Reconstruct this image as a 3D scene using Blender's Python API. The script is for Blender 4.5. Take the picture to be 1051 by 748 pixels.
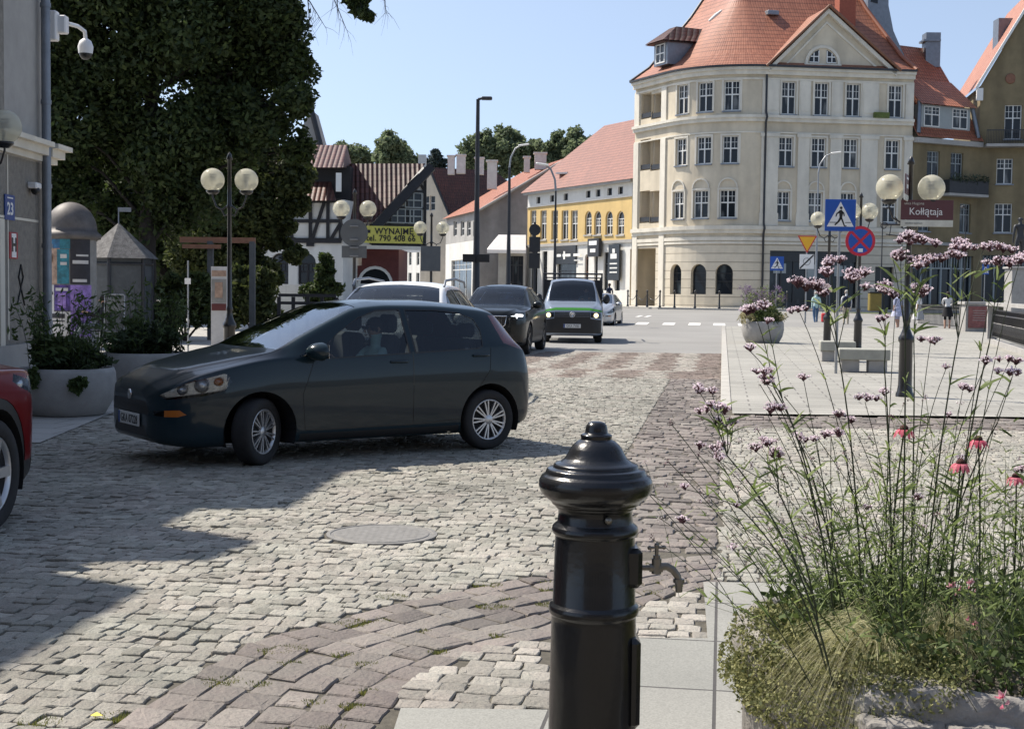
import bpy, bmesh, math, random
import numpy as np
from mathutils import Vector, Matrix
from math import radians as R, sin, cos, pi

random.seed(7); rng = np.random.default_rng(11)
scene = bpy.context.scene
for o in list(bpy.data.objects): bpy.data.objects.remove(o)
col = scene.collection

# ------------------------------------------------------------------ camera
FPX, CX, CY, CAMZ = 1400.0, 525.5, 374.0, 1.6
cam_d = bpy.data.cameras.new('camera'); cam = bpy.data.objects.new('camera', cam_d); col.objects.link(cam)
cam_d.sensor_width = 36; cam_d.lens = FPX/1051*36; cam_d.clip_end = 3000; cam_d.clip_start = .05
RM = Matrix.Rotation(R(90-3.15), 3, 'X') @ Matrix.Rotation(R(.7), 3, 'Z')
cam.matrix_world = Matrix.Translation((0, 0, CAMZ)) @ RM.to_4x4()
scene.camera = cam
scene.render.resolution_x, scene.render.resolution_y = 1024, 728

# ------------------------------------------------------------------ world, sun, exposure
SUN_EL, SUN_AZ = 52.0, 30.0            # elevation; azimuth measured from -X towards +Y
sdir = Vector((-cos(R(SUN_AZ))*cos(R(SUN_EL)), sin(R(SUN_AZ))*cos(R(SUN_EL)), sin(R(SUN_EL))))
world = bpy.data.worlds.new("World"); scene.world = world; world.use_nodes = True
wn = world.node_tree; bg = wn.nodes['Background']
sky = wn.nodes.new('ShaderNodeTexSky'); sky.sky_type = 'NISHITA'; sky.sun_disc = False
sky.sun_elevation = R(SUN_EL); sky.sun_rotation = math.atan2(sdir.x, sdir.y)
sky.air_density = 1.0; sky.dust_density = .8; sky.ozone_density = 1.0; sky.altitude = 0
tcw = wn.nodes.new('ShaderNodeTexCoord'); sx_ = wn.nodes.new('ShaderNodeSeparateXYZ'); cb_ = wn.nodes.new('ShaderNodeCombineXYZ'); ma_ = wn.nodes.new('ShaderNodeMath'); ma_.operation = 'MULTIPLY_ADD'
mx_ = wn.nodes.new('ShaderNodeMath'); mx_.operation = 'MAXIMUM'; mx_.inputs[1].default_value = 0
wn.links.new(tcw.outputs['Generated'], sx_.inputs[0]); wn.links.new(sx_.outputs[0], cb_.inputs[0]); wn.links.new(sx_.outputs[1], cb_.inputs[1]); wn.links.new(sx_.outputs[2], mx_.inputs[0])
ma_.inputs[1].default_value = .86; ma_.inputs[2].default_value = .16; wn.links.new(mx_.outputs[0], ma_.inputs[0]); wn.links.new(ma_.outputs[0], cb_.inputs[2]); wn.links.new(cb_.outputs[0], sky.inputs[0])
hs_ = wn.nodes.new('ShaderNodeHueSaturation'); hs_.inputs['Saturation'].default_value = .80; wn.links.new(sky.outputs[0], hs_.inputs['Color']); wn.links.new(hs_.outputs[0], bg.inputs[0]); bg.inputs[1].default_value = .135
sl = bpy.data.lights.new('sun', 'SUN'); sl.energy = 5.0; sl.angle = R(.5); sl.color = (1, .92, .81)
so = bpy.data.objects.new('sun', sl); col.objects.link(so)
so.rotation_euler = sdir.to_track_quat('Z', 'Y').to_euler()
scene.view_settings.view_transform = 'Standard'; scene.view_settings.look = 'None'
scene.view_settings.exposure = 0.50; scene.view_settings.gamma = 1
scene.cycles.max_bounces = 6; scene.cycles.transparent_max_bounces = 10

# ------------------------------------------------------------------ placing helpers
def gz(x, y):
    t = min(max((y-48)/40, 0), 1); return .35*t*t*(3-2*t)
def ray(px, py):
    return (RM @ Vector(((px-CX)/FPX, -(py-CY)/FPX, -1))).normalized()
def W(px, py, Y):
    d = ray(px, py); t = Y/d.y; return Vector((d.x*t, Y, CAMZ+d.z*t))
def G(px, py, z=0.0):
    d = ray(px, py); t = (z-CAMZ)/d.z; return Vector((d.x*t, d.y*t, z))
def GX(px, Y): return W(px, 300, Y).x
def proj(p):
    q = RM.transposed() @ (Vector(p)-Vector((0, 0, CAMZ))); return CX+FPX*q.x/-q.z, CY-FPX*q.y/-q.z

# ------------------------------------------------------------------ materials
MATS = {}
def nodes_of(name):
    m = bpy.data.materials.new(name); m.use_nodes = True; MATS[name] = m
    nt = m.node_tree; return m, nt, nt.nodes['Principled BSDF']
def M(name, c, rough=.7, metal=0, var=.18, scale=4, bump=0, bscale=None, spec=.5, coat=0, detail=5, var2=0, scale2=.6):
    if name in MATS: return MATS[name]
    m, nt, b = nodes_of(name); N, L = nt.nodes.new, nt.links.new
    b.inputs['Roughness'].default_value = rough; b.inputs['Metallic'].default_value = metal
    b.inputs['Specular IOR Level'].default_value = spec; b.inputs['Coat Weight'].default_value = coat
    b.inputs['Coat Roughness'].default_value = .06
    tc = N('ShaderNodeTexCoord')
    n = N('ShaderNodeTexNoise'); n.inputs['Scale'].default_value = scale; n.inputs['Detail'].default_value = detail; n.inputs['Roughness'].default_value = .65
    L(tc.outputs['Object'], n.inputs[0])
    r = N('ShaderNodeValToRGB'); e = r.color_ramp.elements
    e[0].position = .3; e[1].position = .7
    e[0].color = tuple(max(0, x*(1-var)) for x in c)+(1,); e[1].color = tuple(min(1, x*(1+var)) for x in c)+(1,)
    L(n.outputs[0], r.inputs[0]); out = r.outputs[0]
    if var2:
        n2 = N('ShaderNodeTexNoise'); n2.inputs['Scale'].default_value = scale2*(2.5 if name.startswith('stucco') else 1); n2.inputs['Detail'].default_value = 6
        mpp = N('ShaderNodeMapping'); mpp.inputs['Scale'].default_value = (1, 1, .22 if name.startswith('stucco') else 1); L(tc.outputs['Object'], mpp.inputs[0]); L(mpp.outputs[0], n2.inputs[0]); mr = N('ShaderNodeMapRange'); mr.inputs[1].default_value = .3; mr.inputs[2].default_value = .7
        mr.inputs[3].default_value = 1-var2; mr.inputs[4].default_value = 1+var2*.5; L(n2.outputs[0], mr.inputs[0])
        vm = N('ShaderNodeVectorMath'); vm.operation = 'SCALE'; L(out, vm.inputs[0]); L(mr.outputs[0], vm.inputs['Scale']); out = vm.outputs[0]
    L(out, b.inputs['Base Color'])
    if bump:
        n3 = N('ShaderNodeTexNoise'); n3.inputs['Scale'].default_value = bscale or scale*6; n3.inputs['Detail'].default_value = 4
        L(tc.outputs['Object'], n3.inputs[0]); bp = N('ShaderNodeBump'); bp.inputs['Strength'].default_value = 1; bp.inputs['Distance'].default_value = bump
        L(n3.outputs[0], bp.inputs['Height']); L(bp.outputs[0], b.inputs['Normal'])
    return m
def stone_mat(name, c1, c2, rough=.75, speck=.2, sc=160):
    """granite setts: colour of each stone from its own 'tint' attribute, fine speckle, dirt"""
    m, nt, b = nodes_of(name); N, L = nt.nodes.new, nt.links.new
    at = N('ShaderNodeAttribute'); at.attribute_name = 'tint'
    r = N('ShaderNodeMix'); r.data_type = 'RGBA'; r.inputs[6].default_value = c1+(1,); r.inputs[7].default_value = c2+(1,); L(at.outputs['Fac'], r.inputs[0])
    tc = N('ShaderNodeTexCoord'); n = N('ShaderNodeTexNoise'); n.inputs['Scale'].default_value = sc; n.inputs['Detail'].default_value = 3
    L(tc.outputs['Object'], n.inputs[0]); mr = N('ShaderNodeMapRange'); mr.inputs[1].default_value = .3; mr.inputs[2].default_value = .7
    mr.inputs[3].default_value = 1-speck; mr.inputs[4].default_value = 1+speck; L(n.outputs[0], mr.inputs[0])
    n2 = N('ShaderNodeTexNoise'); n2.inputs['Scale'].default_value = .8; n2.inputs['Detail'].default_value = 4; L(tc.outputs['Object'], n2.inputs[0])
    m2 = N('ShaderNodeMapRange'); m2.inputs[1].default_value = .3; m2.inputs[2].default_value = .7; m2.inputs[3].default_value = .76; m2.inputs[4].default_value = 1.1; L(n2.outputs[0], m2.inputs[0])
    mm = N('ShaderNodeMath'); mm.operation = 'MULTIPLY'; L(mr.outputs[0], mm.inputs[0]); L(m2.outputs[0], mm.inputs[1])
    n4 = N('ShaderNodeTexNoise'); n4.inputs['Scale'].default_value = 1.3; n4.inputs['Detail'].default_value = 6; n4.inputs['Roughness'].default_value = .8; L(tc.outputs['Object'], n4.inputs[0])
    rp_ = N('ShaderNodeValToRGB'); rp_.color_ramp.elements[0].position = .40; rp_.color_ramp.elements[1].position = .62; rp_.color_ramp.elements[0].color = (.975, 1.0, .955, 1); rp_.color_ramp.elements[1].color = (1.035, .99, .965, 1); L(n4.outputs[0], rp_.inputs[0])
    hm = N('ShaderNodeVectorMath'); hm.operation = 'MULTIPLY'; L(r.outputs[2], hm.inputs[0]); L(rp_.outputs[0], hm.inputs[1])
    vm = N('ShaderNodeVectorMath'); vm.operation = 'SCALE'; L(hm.outputs[0], vm.inputs[0]); L(mm.outputs[0], vm.inputs['Scale']); L(vm.outputs[0], b.inputs['Base Color'])
    b.inputs['Roughness'].default_value = rough
    n3 = N('ShaderNodeTexNoise'); n3.inputs['Scale'].default_value = 38; n3.inputs['Detail'].default_value = 5; L(tc.outputs['Object'], n3.inputs[0])
    bp = N('ShaderNodeBump'); bp.inputs['Distance'].default_value = .011; L(n3.outputs[0], bp.inputs['Height']); L(bp.outputs[0], b.inputs['Normal'])
    return m
def tile_mat(name, c1, c2, wave=.2, course=.33, depth=.05, roll=.6):
    """clay roof tiles from UVs in metres: courses up the slope, rolls across it"""
    m, nt, b = nodes_of(name); N, L = nt.nodes.new, nt.links.new
    uv = N('ShaderNodeUVMap'); sp = N('ShaderNodeSeparateXYZ'); L(uv.outputs[0], sp.inputs[0])
    def math_(op, a, bb=None):
        n = N('ShaderNodeMath'); n.operation = op
        for i, v in enumerate((a, bb)):
            if v is None: continue
            if isinstance(v, (int, float)): n.inputs[i].default_value = v
            else: L(v, n.inputs[i])
        return n.outputs[0]
    cv = math_('DIVIDE', sp.outputs[1], course); fr = math_('FRACT', cv)
    cu = math_('DIVIDE', sp.outputs[0], wave); ru = math_('ABSOLUTE', math_('SINE', math_('MULTIPLY', cu, pi)))
    h = math_('ADD', math_('MULTIPLY', math_('SUBTRACT', 1, fr), .7), math_('MULTIPLY', ru, roll))
    cell = N('ShaderNodeCombineXYZ'); L(math_('FLOOR', cu), cell.inputs[0]); L(math_('FLOOR', cv), cell.inputs[1])
    wh = N('ShaderNodeTexWhiteNoise'); wh.noise_dimensions = '2D'; L(cell.outputs[0], wh.inputs['Vector'])
    tc = N('ShaderNodeTexCoord'); n2 = N('ShaderNodeTexNoise'); n2.inputs['Scale'].default_value = .5; n2.inputs['Detail'].default_value = 6; L(tc.outputs['Object'], n2.inputs[0])
    f = math_('ADD', math_('MULTIPLY', wh.outputs[0], .45), math_('MULTIPLY', n2.outputs[0], .6))
    mx = N('ShaderNodeMix'); mx.data_type = 'RGBA'; mx.inputs[6].default_value = c1+(1,); mx.inputs[7].default_value = c2+(1,); L(f, mx.inputs[0])
    g1 = math_('GREATER_THAN', fr, .80); g2 = math_('LESS_THAN', ru, .28); gm_ = math_('SUBTRACT', 1, math_('MAXIMUM', math_('MULTIPLY', g1, .42), math_('MULTIPLY', g2, min(.4, roll*.6))))
    vs_ = N('ShaderNodeVectorMath'); vs_.operation = 'SCALE'; L(mx.outputs[2], vs_.inputs[0]); L(gm_, vs_.inputs['Scale'])
    L(vs_.outputs[0], b.inputs['Base Color']); b.inputs['Roughness'].default_value = .55
    bp = N('ShaderNodeBump'); bp.inputs['Distance'].default_value = depth; bp.inputs['Strength'].default_value = 1; L(h, bp.inputs['Height']); L(bp.outputs[0], b.inputs['Normal'])
    return m
def brick_mat(name, c1, c2, mortar, w=.8, h=.4, gap=.006, rough=.7, bump=.006, off=.5, noise=12, uvs=True, var=.12):
    m, nt, b = nodes_of(name); N, L = nt.nodes.new, nt.links.new
    tc = N('ShaderNodeTexCoord'); br = N('ShaderNodeTexBrick'); L(tc.outputs['UV' if uvs else 'Object'], br.inputs[0])
    br.inputs['Color1'].default_value = c1+(1,); br.inputs['Color2'].default_value = c2+(1,); br.inputs['Mortar'].default_value = mortar+(1,)
    br.inputs['Scale'].default_value = 1; br.inputs['Mortar Size'].default_value = gap; br.inputs['Mortar Smooth'].default_value = .1
    br.inputs['Brick Width'].default_value = w; br.inputs['Row Height'].default_value = h; br.offset = off
    n = N('ShaderNodeTexNoise'); n.inputs['Scale'].default_value = noise; n.inputs['Detail'].default_value = 8; L(tc.outputs['Object'], n.inputs[0])
    mr = N('ShaderNodeMapRange'); mr.inputs[1].default_value = .3; mr.inputs[2].default_value = .7; mr.inputs[3].default_value = 1-var; mr.inputs[4].default_value = 1+var; L(n.outputs[0], mr.inputs[0])
    n2 = N('ShaderNodeTexNoise'); n2.inputs['Scale'].default_value = .7; n2.inputs['Detail'].default_value = 5; L(tc.outputs['Object'], n2.inputs[0])
    m2 = N('ShaderNodeMapRange'); m2.inputs[1].default_value = .3; m2.inputs[2].default_value = .7; m2.inputs[3].default_value = 1-var; m2.inputs[4].default_value = 1+var*.6; L(n2.outputs[0], m2.inputs[0])
    mm = N('ShaderNodeMath'); mm.operation = 'MULTIPLY'; L(mr.outputs[0], mm.inputs[0]); L(m2.outputs[0], mm.inputs[1])
    vm = N('ShaderNodeVectorMath'); vm.operation = 'SCALE'; L(br.outputs[0], vm.inputs[0]); L(mm.outputs[0], vm.inputs['Scale']); L(vm.outputs[0], b.inputs['Base Color'])
    b.inputs['Roughness'].default_value = rough
    iv = N('ShaderNodeMath'); iv.operation = 'SUBTRACT'; iv.inputs[0].default_value = 1; L(br.outputs['Fac'], iv.inputs[1])
    bp = N('ShaderNodeBump'); bp.inputs['Distance'].default_value = bump; L(iv.outputs[0], bp.inputs['Height']); L(bp.outputs[0], b.inputs['Normal'])
    return m
def leaf_mat(name, c1, c2, trans=.25, rough=.72):
    m, nt, b = nodes_of(name); N, L = nt.nodes.new, nt.links.new
    at = N('ShaderNodeAttribute'); at.attribute_name = 'tint'
    mx = N('ShaderNodeMix'); mx.data_type = 'RGBA'; mx.inputs[6].default_value = c1+(1,); mx.inputs[7].default_value = c2+(1,); L(at.outputs['Fac'], mx.inputs[0])
    L(mx.outputs[2], b.inputs['Base Color']); b.inputs['Roughness'].default_value = rough
    tr = N('ShaderNodeBsdfTranslucent'); vm = N('ShaderNodeVectorMath'); vm.operation = 'SCALE'; vm.inputs['Scale'].default_value = 1.3; L(mx.outputs[2], vm.inputs[0]); L(vm.outputs[0], tr.inputs[0])
    ms = N('ShaderNodeMixShader'); ms.inputs[0].default_value = trans; L(b.outputs[0], ms.inputs[1]); L(tr.outputs[0], ms.inputs[2]); L(ms.outputs[0], nt.nodes['Material Output'].inputs[0])
    return m
def glass_mat(name, tint, fac=.35, rough=.02):
    """thin see-through glass"""
    m, nt, b = nodes_of(name); N, L = nt.nodes.new, nt.links.new
    nt.nodes.remove(b)
    t = N('ShaderNodeBsdfTransparent'); t.inputs[0].default_value = tint+(1,)
    g = N('ShaderNodeBsdfGlossy'); g.inputs['Roughness'].default_value = rough; g.inputs[0].default_value = (.9, .95, 1, 1)
    lw = N('ShaderNodeFresnel'); lw.inputs['IOR'].default_value = 1.6
    mr = N('ShaderNodeMapRange'); mr.inputs[3].default_value = fac*.02; mr.inputs[4].default_value = .85; L(lw.outputs[0], mr.inputs[0])
    ms = N('ShaderNodeMixShader'); L(mr.outputs[0], ms.inputs[0]); L(t.outputs[0], ms.inputs[1]); L(g.outputs[0], ms.inputs[2])
    L(ms.outputs[0], nt.nodes['Material Output'].inputs[0]); return m
def pane_mat(name, dark, curtain, amount=.5):
    """window pane of a far house: dark glossy glass with pale curtains behind in some of them"""
    m, nt, b = nodes_of(name); N, L = nt.nodes.new, nt.links.new
    tc = N('ShaderNodeTexCoord'); mp = N('ShaderNodeMapping'); mp.inputs['Scale'].default_value = (1.1, 1.1, .35); oi = N('ShaderNodeObjectInfo'); rs = N('ShaderNodeMath'); rs.operation = 'MULTIPLY'; rs.inputs[1].default_value = 60; L(oi.outputs['Random'], rs.inputs[0]); av = N('ShaderNodeVectorMath'); av.operation = 'ADD'; L(tc.outputs['Object'], av.inputs[0]); L(rs.outputs[0], av.inputs[1]); L(av.outputs[0], mp.inputs[0])
    n = N('ShaderNodeTexNoise'); n.inputs['Scale'].default_value = 1.1; n.inputs['Detail'].default_value = 2; L(mp.outputs[0], n.inputs[0])
    r = N('ShaderNodeValToRGB'); e = r.color_ramp.elements; e[0].position = amount; e[1].position = amount+.1; e[0].color = dark+(1,); e[1].color = curtain+(1,)
    L(n.outputs[0], r.inputs[0]); L(r.outputs[0], b.inputs['Base Color']); b.inputs['Roughness'].default_value = .12; b.inputs['Specular IOR Level'].default_value = .35
    return m
def emit_mat(name, c, s):
    m, nt, b = nodes_of(name); b.inputs['Base Color'].default_value = c+(1,); b.inputs['Emission Color'].default_value = c+(1,); b.inputs['Emission Strength'].default_value = s; return m

# ------------------------------------------------------------------ mesh builder
class MB:
    def __init__(s): s.v = []; s.f = []; s.uv = []; s.m = []; s.sm = []
    def add(s, vs, fs, mi=0, smooth=False, uvs=None):
        b = len(s.v); s.v.extend([tuple(p) for p in vs])
        for k, f in enumerate(fs):
            s.f.append(tuple(b+i for i in f)); s.m.append(mi); s.sm.append(smooth); s.uv.append(uvs[k] if uvs else None)
    def quad(s, a, b, c, d, mi=0, uv=None, smooth=False):
        s.add([a, b, c, d], [(0, 1, 2, 3)], mi, smooth, [uv] if uv else None)
    def poly(s, pts, mi=0, uv=None): s.add(pts, [tuple(range(len(pts)))], mi, False, [uv] if uv else None)
    def box(s, c, size, mi=0, rz=0, mat=None, bev=0):
        x, y, z = (k/2 for k in size)
        if bev:
            x2, y2, z2 = x-bev, y-bev, z-bev
            vs = []
            for sx in (-1, 1):
                for sy in (-1, 1):
                    for sz in (-1, 1): vs += [(sx*x, sy*y2, sz*z2), (sx*x2, sy*y, sz*z2), (sx*x2, sy*y2, sz*z)]
            idx = lambda a, b, c, k: ((a*2+b)*2+c)*3+k
            fs = []
            for a in (0, 1): fs.append([idx(a, 0, 0, 0), idx(a, 1, 0, 0), idx(a, 1, 1, 0), idx(a, 0, 1, 0)][::(1 if a else -1)])
            for b in (0, 1): fs.append([idx(0, b, 0, 1), idx(1, b, 0, 1), idx(1, b, 1, 1), idx(0, b, 1, 1)][::(-1 if b else 1)])
            for c_ in (0, 1): fs.append([idx(0, 0, c_, 2), idx(1, 0, c_, 2), idx(1, 1, c_, 2), idx(0, 1, c_, 2)][::(1 if c_ else -1)])
            for a in (0, 1):
                for b in (0, 1): fs.append([idx(a, b, 0, 0), idx(a, b, 1, 0), idx(a, b, 1, 1), idx(a, b, 0, 1)])
            for a in (0, 1):
                for c_ in (0, 1): fs.append([idx(a, 0, c_, 0), idx(a, 1, c_, 0), idx(a, 1, c_, 2), idx(a, 0, c_, 2)])
            for b in (0, 1):
                for c_ in (0, 1): fs.append([idx(0, b, c_, 1), idx(1, b, c_, 1), idx(1, b, c_, 2), idx(0, b, c_, 2)])
            for a in (0, 1):
                for b in (0, 1):
                    for c_ in (0, 1): fs.append([idx(a, b, c_, 0), idx(a, b, c_, 1), idx(a, b, c_, 2)])
        else:
            vs = [(sx*x, sy*y, sz*z) for sx in (-1, 1) for sy in (-1, 1) for sz in (-1, 1)]
            fs = [(0, 1, 3, 2), (4, 6, 7, 5), (0, 4, 5, 1), (2, 3, 7, 6), (0, 2, 6, 4), (1, 5, 7, 3)]
        T = mat if mat else Matrix.Translation(c) @ Matrix.Rotation(rz, 4, 'Z')
        s.add([T @ Vector(v) for v in vs], fs, mi)
    def tube(s, pts, r, n=10, mi=0, cap=True, smooth=True):
        pts = [Vector(p) for p in pts]; k = len(pts); rs = r if isinstance(r, (list, tuple)) else [r]*k
        ref = None; vs = []
        for i, p in enumerate(pts):
            t = (pts[min(i+1, k-1)]-pts[max(i-1, 0)]).normalized()
            if ref is None: ref = t.orthogonal().normalized()
            ref = (ref-t*ref.dot(t)).normalized() if (ref-t*ref.dot(t)).length > 1e-6 else t.orthogonal().normalized(); b = t.cross(ref)
            for j in range(n):
                a = 2*pi*j/n; vs.append(p+(ref*cos(a)+b*sin(a))*rs[i])
        fs = [(i*n+j, i*n+(j+1) % n, (i+1)*n+(j+1) % n, (i+1)*n+j) for i in range(k-1) for j in range(n)]
        s.add(vs, fs, mi, smooth)
        if cap: s.add(vs[:n], [tuple(range(n))[::-1]], mi); s.add(vs[-n:], [tuple(range(n))], mi)
    def lathe(s, prof, c=(0, 0, 0), n=32, mi=0, smooth=True, mat=None, sx=1):
        """prof: (radius, height) list from bottom up"""
        T = mat or Matrix.Translation(c); vs = []
        for r, z in prof:
            for j in range(n): a = 2*pi*j/n; vs.append(T @ Vector((r*cos(a)*sx, r*sin(a), z)))
        fs = [(i*n+j, i*n+(j+1) % n, (i+1)*n+(j+1) % n, (i+1)*n+j) for i in range(len(prof)-1) for j in range(n)]
        s.add(vs, fs, mi, smooth)
    def sphere(s, c, r, n=24, m=14, mi=0, sc=(1, 1, 1)):
        T = Matrix.Translation(c) @ Matrix.Diagonal((sc[0], sc[1], sc[2], 1))
        s.lathe([(max(r*sin(pi*i/m), 1e-4), -r*cos(pi*i/m)) for i in range(m+1)], n=n, mi=mi, mat=T)
    def prism(s, poly, h0, h1, T=None, mi=0):
        """extrude 2-D polygon (x,y) from h0 to h1 along z, then transform"""
        T = T or Matrix(); n = len(poly)
        vs = [T @ Vector((x, y, h0)) for x, y in poly]+[T @ Vector((x, y, h1)) for x, y in poly]
        s.add(vs, [tuple(range(n))[::-1], tuple(range(n, 2*n))]+[(i, (i+1) % n, n+(i+1) % n, n+i) for i in range(n)], mi)
    def build(s, name, mats, parent=None, loc=None):
        me = bpy.data.meshes.new(name); me.from_pydata([tuple(v) for v in s.v], [], s.f)
        if not isinstance(mats, (list, tuple)): mats = [mats]
        for m in mats: me.materials.append(MATS[m] if isinstance(m, str) else m)
        me.polygons.foreach_set('material_index', s.m); me.polygons.foreach_set('use_smooth', s.sm)
        if any(u is not None for u in s.uv):
            ul = me.uv_layers.new(name='UVMap'); flat = []
            for f, u in zip(s.f, s.uv): flat += [c for p in (u or [(0, 0)]*len(f)) for c in p]
            ul.data.foreach_set('uv', flat)
        me.update(); o = bpy.data.objects.new(name, me); col.objects.link(o)
        if parent: o.parent = parent
        if loc: o.location = loc
        return o
def tag(o, label=None, cat=None, group=None, kind=None):
    if label: o['label'] = label
    if cat: o['category'] = cat
    if group: o['group'] = group
    if kind: o['kind'] = kind
    return o
def empty(name, loc=(0, 0, 0), rz=0, label=None, cat=None, group=None):
    o = bpy.data.objects.new(name, None); col.objects.link(o); o.location = loc; o.rotation_euler = (0, 0, rz); o.empty_display_size = .2
    return tag(o, label, cat, group)
def copy_tree(o, parent=None, label=None):
    c = o.copy(); col.objects.link(c)
    if parent: c.parent = parent
    if label: c['label'] = label
    for ch in list(o.children): copy_tree(ch, c)
    return c
def np_mesh(name, V, F, mats, tint=None, smooth=False, parent=None):
    """V (n,3); F (m,4) int; tint (n,)"""
    me = bpy.data.meshes.new(name); k = F.shape[1]
    me.vertices.add(len(V)); me.vertices.foreach_set('co', V.astype(np.float32).ravel())
    me.loops.add(F.size); me.loops.foreach_set('vertex_index', F.astype(np.int32).ravel())
    me.polygons.add(len(F)); me.polygons.foreach_set('loop_start', np.arange(0, F.size, k, dtype=np.int32))
    me.update(calc_edges=True); me.validate()
    me.polygons.foreach_set('use_smooth', [smooth]*len(me.polygons))
    for m in (mats if isinstance(mats, (list, tuple)) else [mats]): me.materials.append(MATS[m] if isinstance(m, str) else m)
    if tint is not None:
        a = me.attributes.new('tint', 'FLOAT', 'POINT'); a.data.foreach_set('value', tint.astype(np.float32))
    o = bpy.data.objects.new(name, me); col.objects.link(o)
    if parent: o.parent = parent
    return o
def text_mesh(body, size, mat, parent, T, name='lettering', depth=.003, bold=0, align='CENTER', sx=1):
    cu = bpy.data.curves.new(name, 'FONT'); cu.body = body; cu.size = size; cu.extrude = depth; cu.offset = bold; cu.align_x = align; cu.align_y = 'CENTER'; cu.resolution_u = 3; cu.space_character = 1+bold*8
    t = bpy.data.objects.new(name, cu); col.objects.link(t); bpy.context.view_layer.update()
    me = bpy.data.meshes.new_from_object(t.evaluated_get(bpy.context.evaluated_depsgraph_get())); bpy.data.objects.remove(t)
    me.transform(T @ Matrix.Diagonal((sx, 1, 1, 1))); me.materials.clear(); me.materials.append(MATS[mat])
    o = bpy.data.objects.new(name, me); col.objects.link(o)
    if parent: o.parent = parent
    return o
FACECAM = Matrix.Rotation(pi/2, 4, 'X')        # text lying in XY -> standing, facing -Y
def inpoly(x, y, P):
    c = np.zeros(np.shape(x), bool); n = len(P)
    for i in range(n):
        x1, y1 = P[i]; x2, y2 = P[(i+1) % n]
        if y1 == y2: continue
        c ^= ((y1 > y) != (y2 > y)) & (x < (x2-x1)*(y-y1)/(y2-y1)+x1)
    return c
# =================================================================== GROUND
AX = math.atan(.1537)                                     # the street runs 8.7 degrees right of straight ahead
def kerbX(Y): return .1537*Y
M('earth', (.16, .145, .12), .95, var=.3, scale=3, bump=.01)
M('joint_sand', (.095, .086, .068), .95, var=.35, scale=25, bump=.004, bscale=200)
M('asphalt', (.25, .245, .232), .85, var=.1, scale=60, bump=.004, bscale=300, var2=.16, scale2=.25)
M('road_paint', (.72, .71, .68), .7, var=.18, scale=6)
M('kerbstone', (.40, .385, .35), .8, var=.15, scale=8, bump=.003, bscale=90)
M('far_paving', (.46, .43, .37), .85, var=.12, scale=3, var2=.1)
M('grass_verge', (.10, .13, .035), .9, var=.4, scale=3, bump=.03, bscale=40)
M('cast_iron_cover', (.20, .195, .185), .7, metal=.1, var=.2, scale=20, bump=.002, bscale=120)
stone_mat('granite_grey', (.20, .192, .168), (.37, .355, .318), speck=.3)
stone_mat('granite_pale', (.22, .208, .185), (.38, .36, .325))
stone_mat('sett_mauve', (.13, .112, .104), (.25, .222, .205), speck=.12)
stone_mat('sett_brown', (.17, .125, .105), (.36, .335, .30), speck=.1)
brick_mat('plaza_slabs', (.29, .282, .25), (.34, .33, .295), (.17, .16, .145), w=.8, h=.4, gap=.012, noise=70, var=.17)
brick_mat('near_slabs', (.26, .26, .235), (.31, .302, .272), (.07, .065, .06), w=.62, h=.78, gap=.007, noise=130, var=.2, bump=.01, off=.0)
brick_mat('pavement_slabs', (.36, .35, .33), (.41, .40, .375), (.14, .13, .12), w=.5, h=.5, gap=.008, noise=60, var=.1)

def sheet(name, outline, mat, z=0.0, kind='structure', step=4.0, uvrot=True, follow=True):
    """flat sheet from a convex-ish outline [(x,y)], cut into strips along y so that it follows the ground"""
    bm = bmesh.new(); vs = [bm.verts.new((x, y, 0)) for x, y in outline]; bm.faces.new(vs)
    ys = [p[1] for p in outline]; y = math.floor(min(ys)/step)*step+step
    while y < max(ys) and follow:
        if 44 < y < 92: bmesh.ops.bisect_plane(bm, geom=bm.verts[:]+bm.edges[:]+bm.faces[:], plane_co=(0, y, 0), plane_no=(0, 1, 0))
        y += step
    uvl = bm.loops.layers.uv.new('UVMap'); c, s_ = cos(AX), sin(AX)
    for f in bm.faces:
        for l in f.loops:
            x, yy = l.vert.co.x, l.vert.co.y; l[uvl].uv = (x*c-yy*s_, x*s_+yy*c) if uvrot else (x, yy)
    for v in bm.verts: v.co.z = z+gz(v.co.x, v.co.y)
    bmesh.ops.recalc_face_normals(bm, faces=bm.faces)
    for f in bm.faces:
        if f.normal.z < 0: f.normal_flip()
    me = bpy.data.meshes.new(name); bm.to_mesh(me); bm.free(); me.materials.append(MATS[mat])
    o = bpy.data.objects.new(name, me); col.objects.link(o); o['kind'] = kind; return o
sheet('ground', [(-900, -60), (900, -60), (1600, 2500), (-1600, 2500)], 'earth', -.075)
sheet('sett_bed', [(-16, 2.2), (10, 2.2), (12, 36), (-22, 36)], 'joint_sand', -.011, follow=False)

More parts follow.
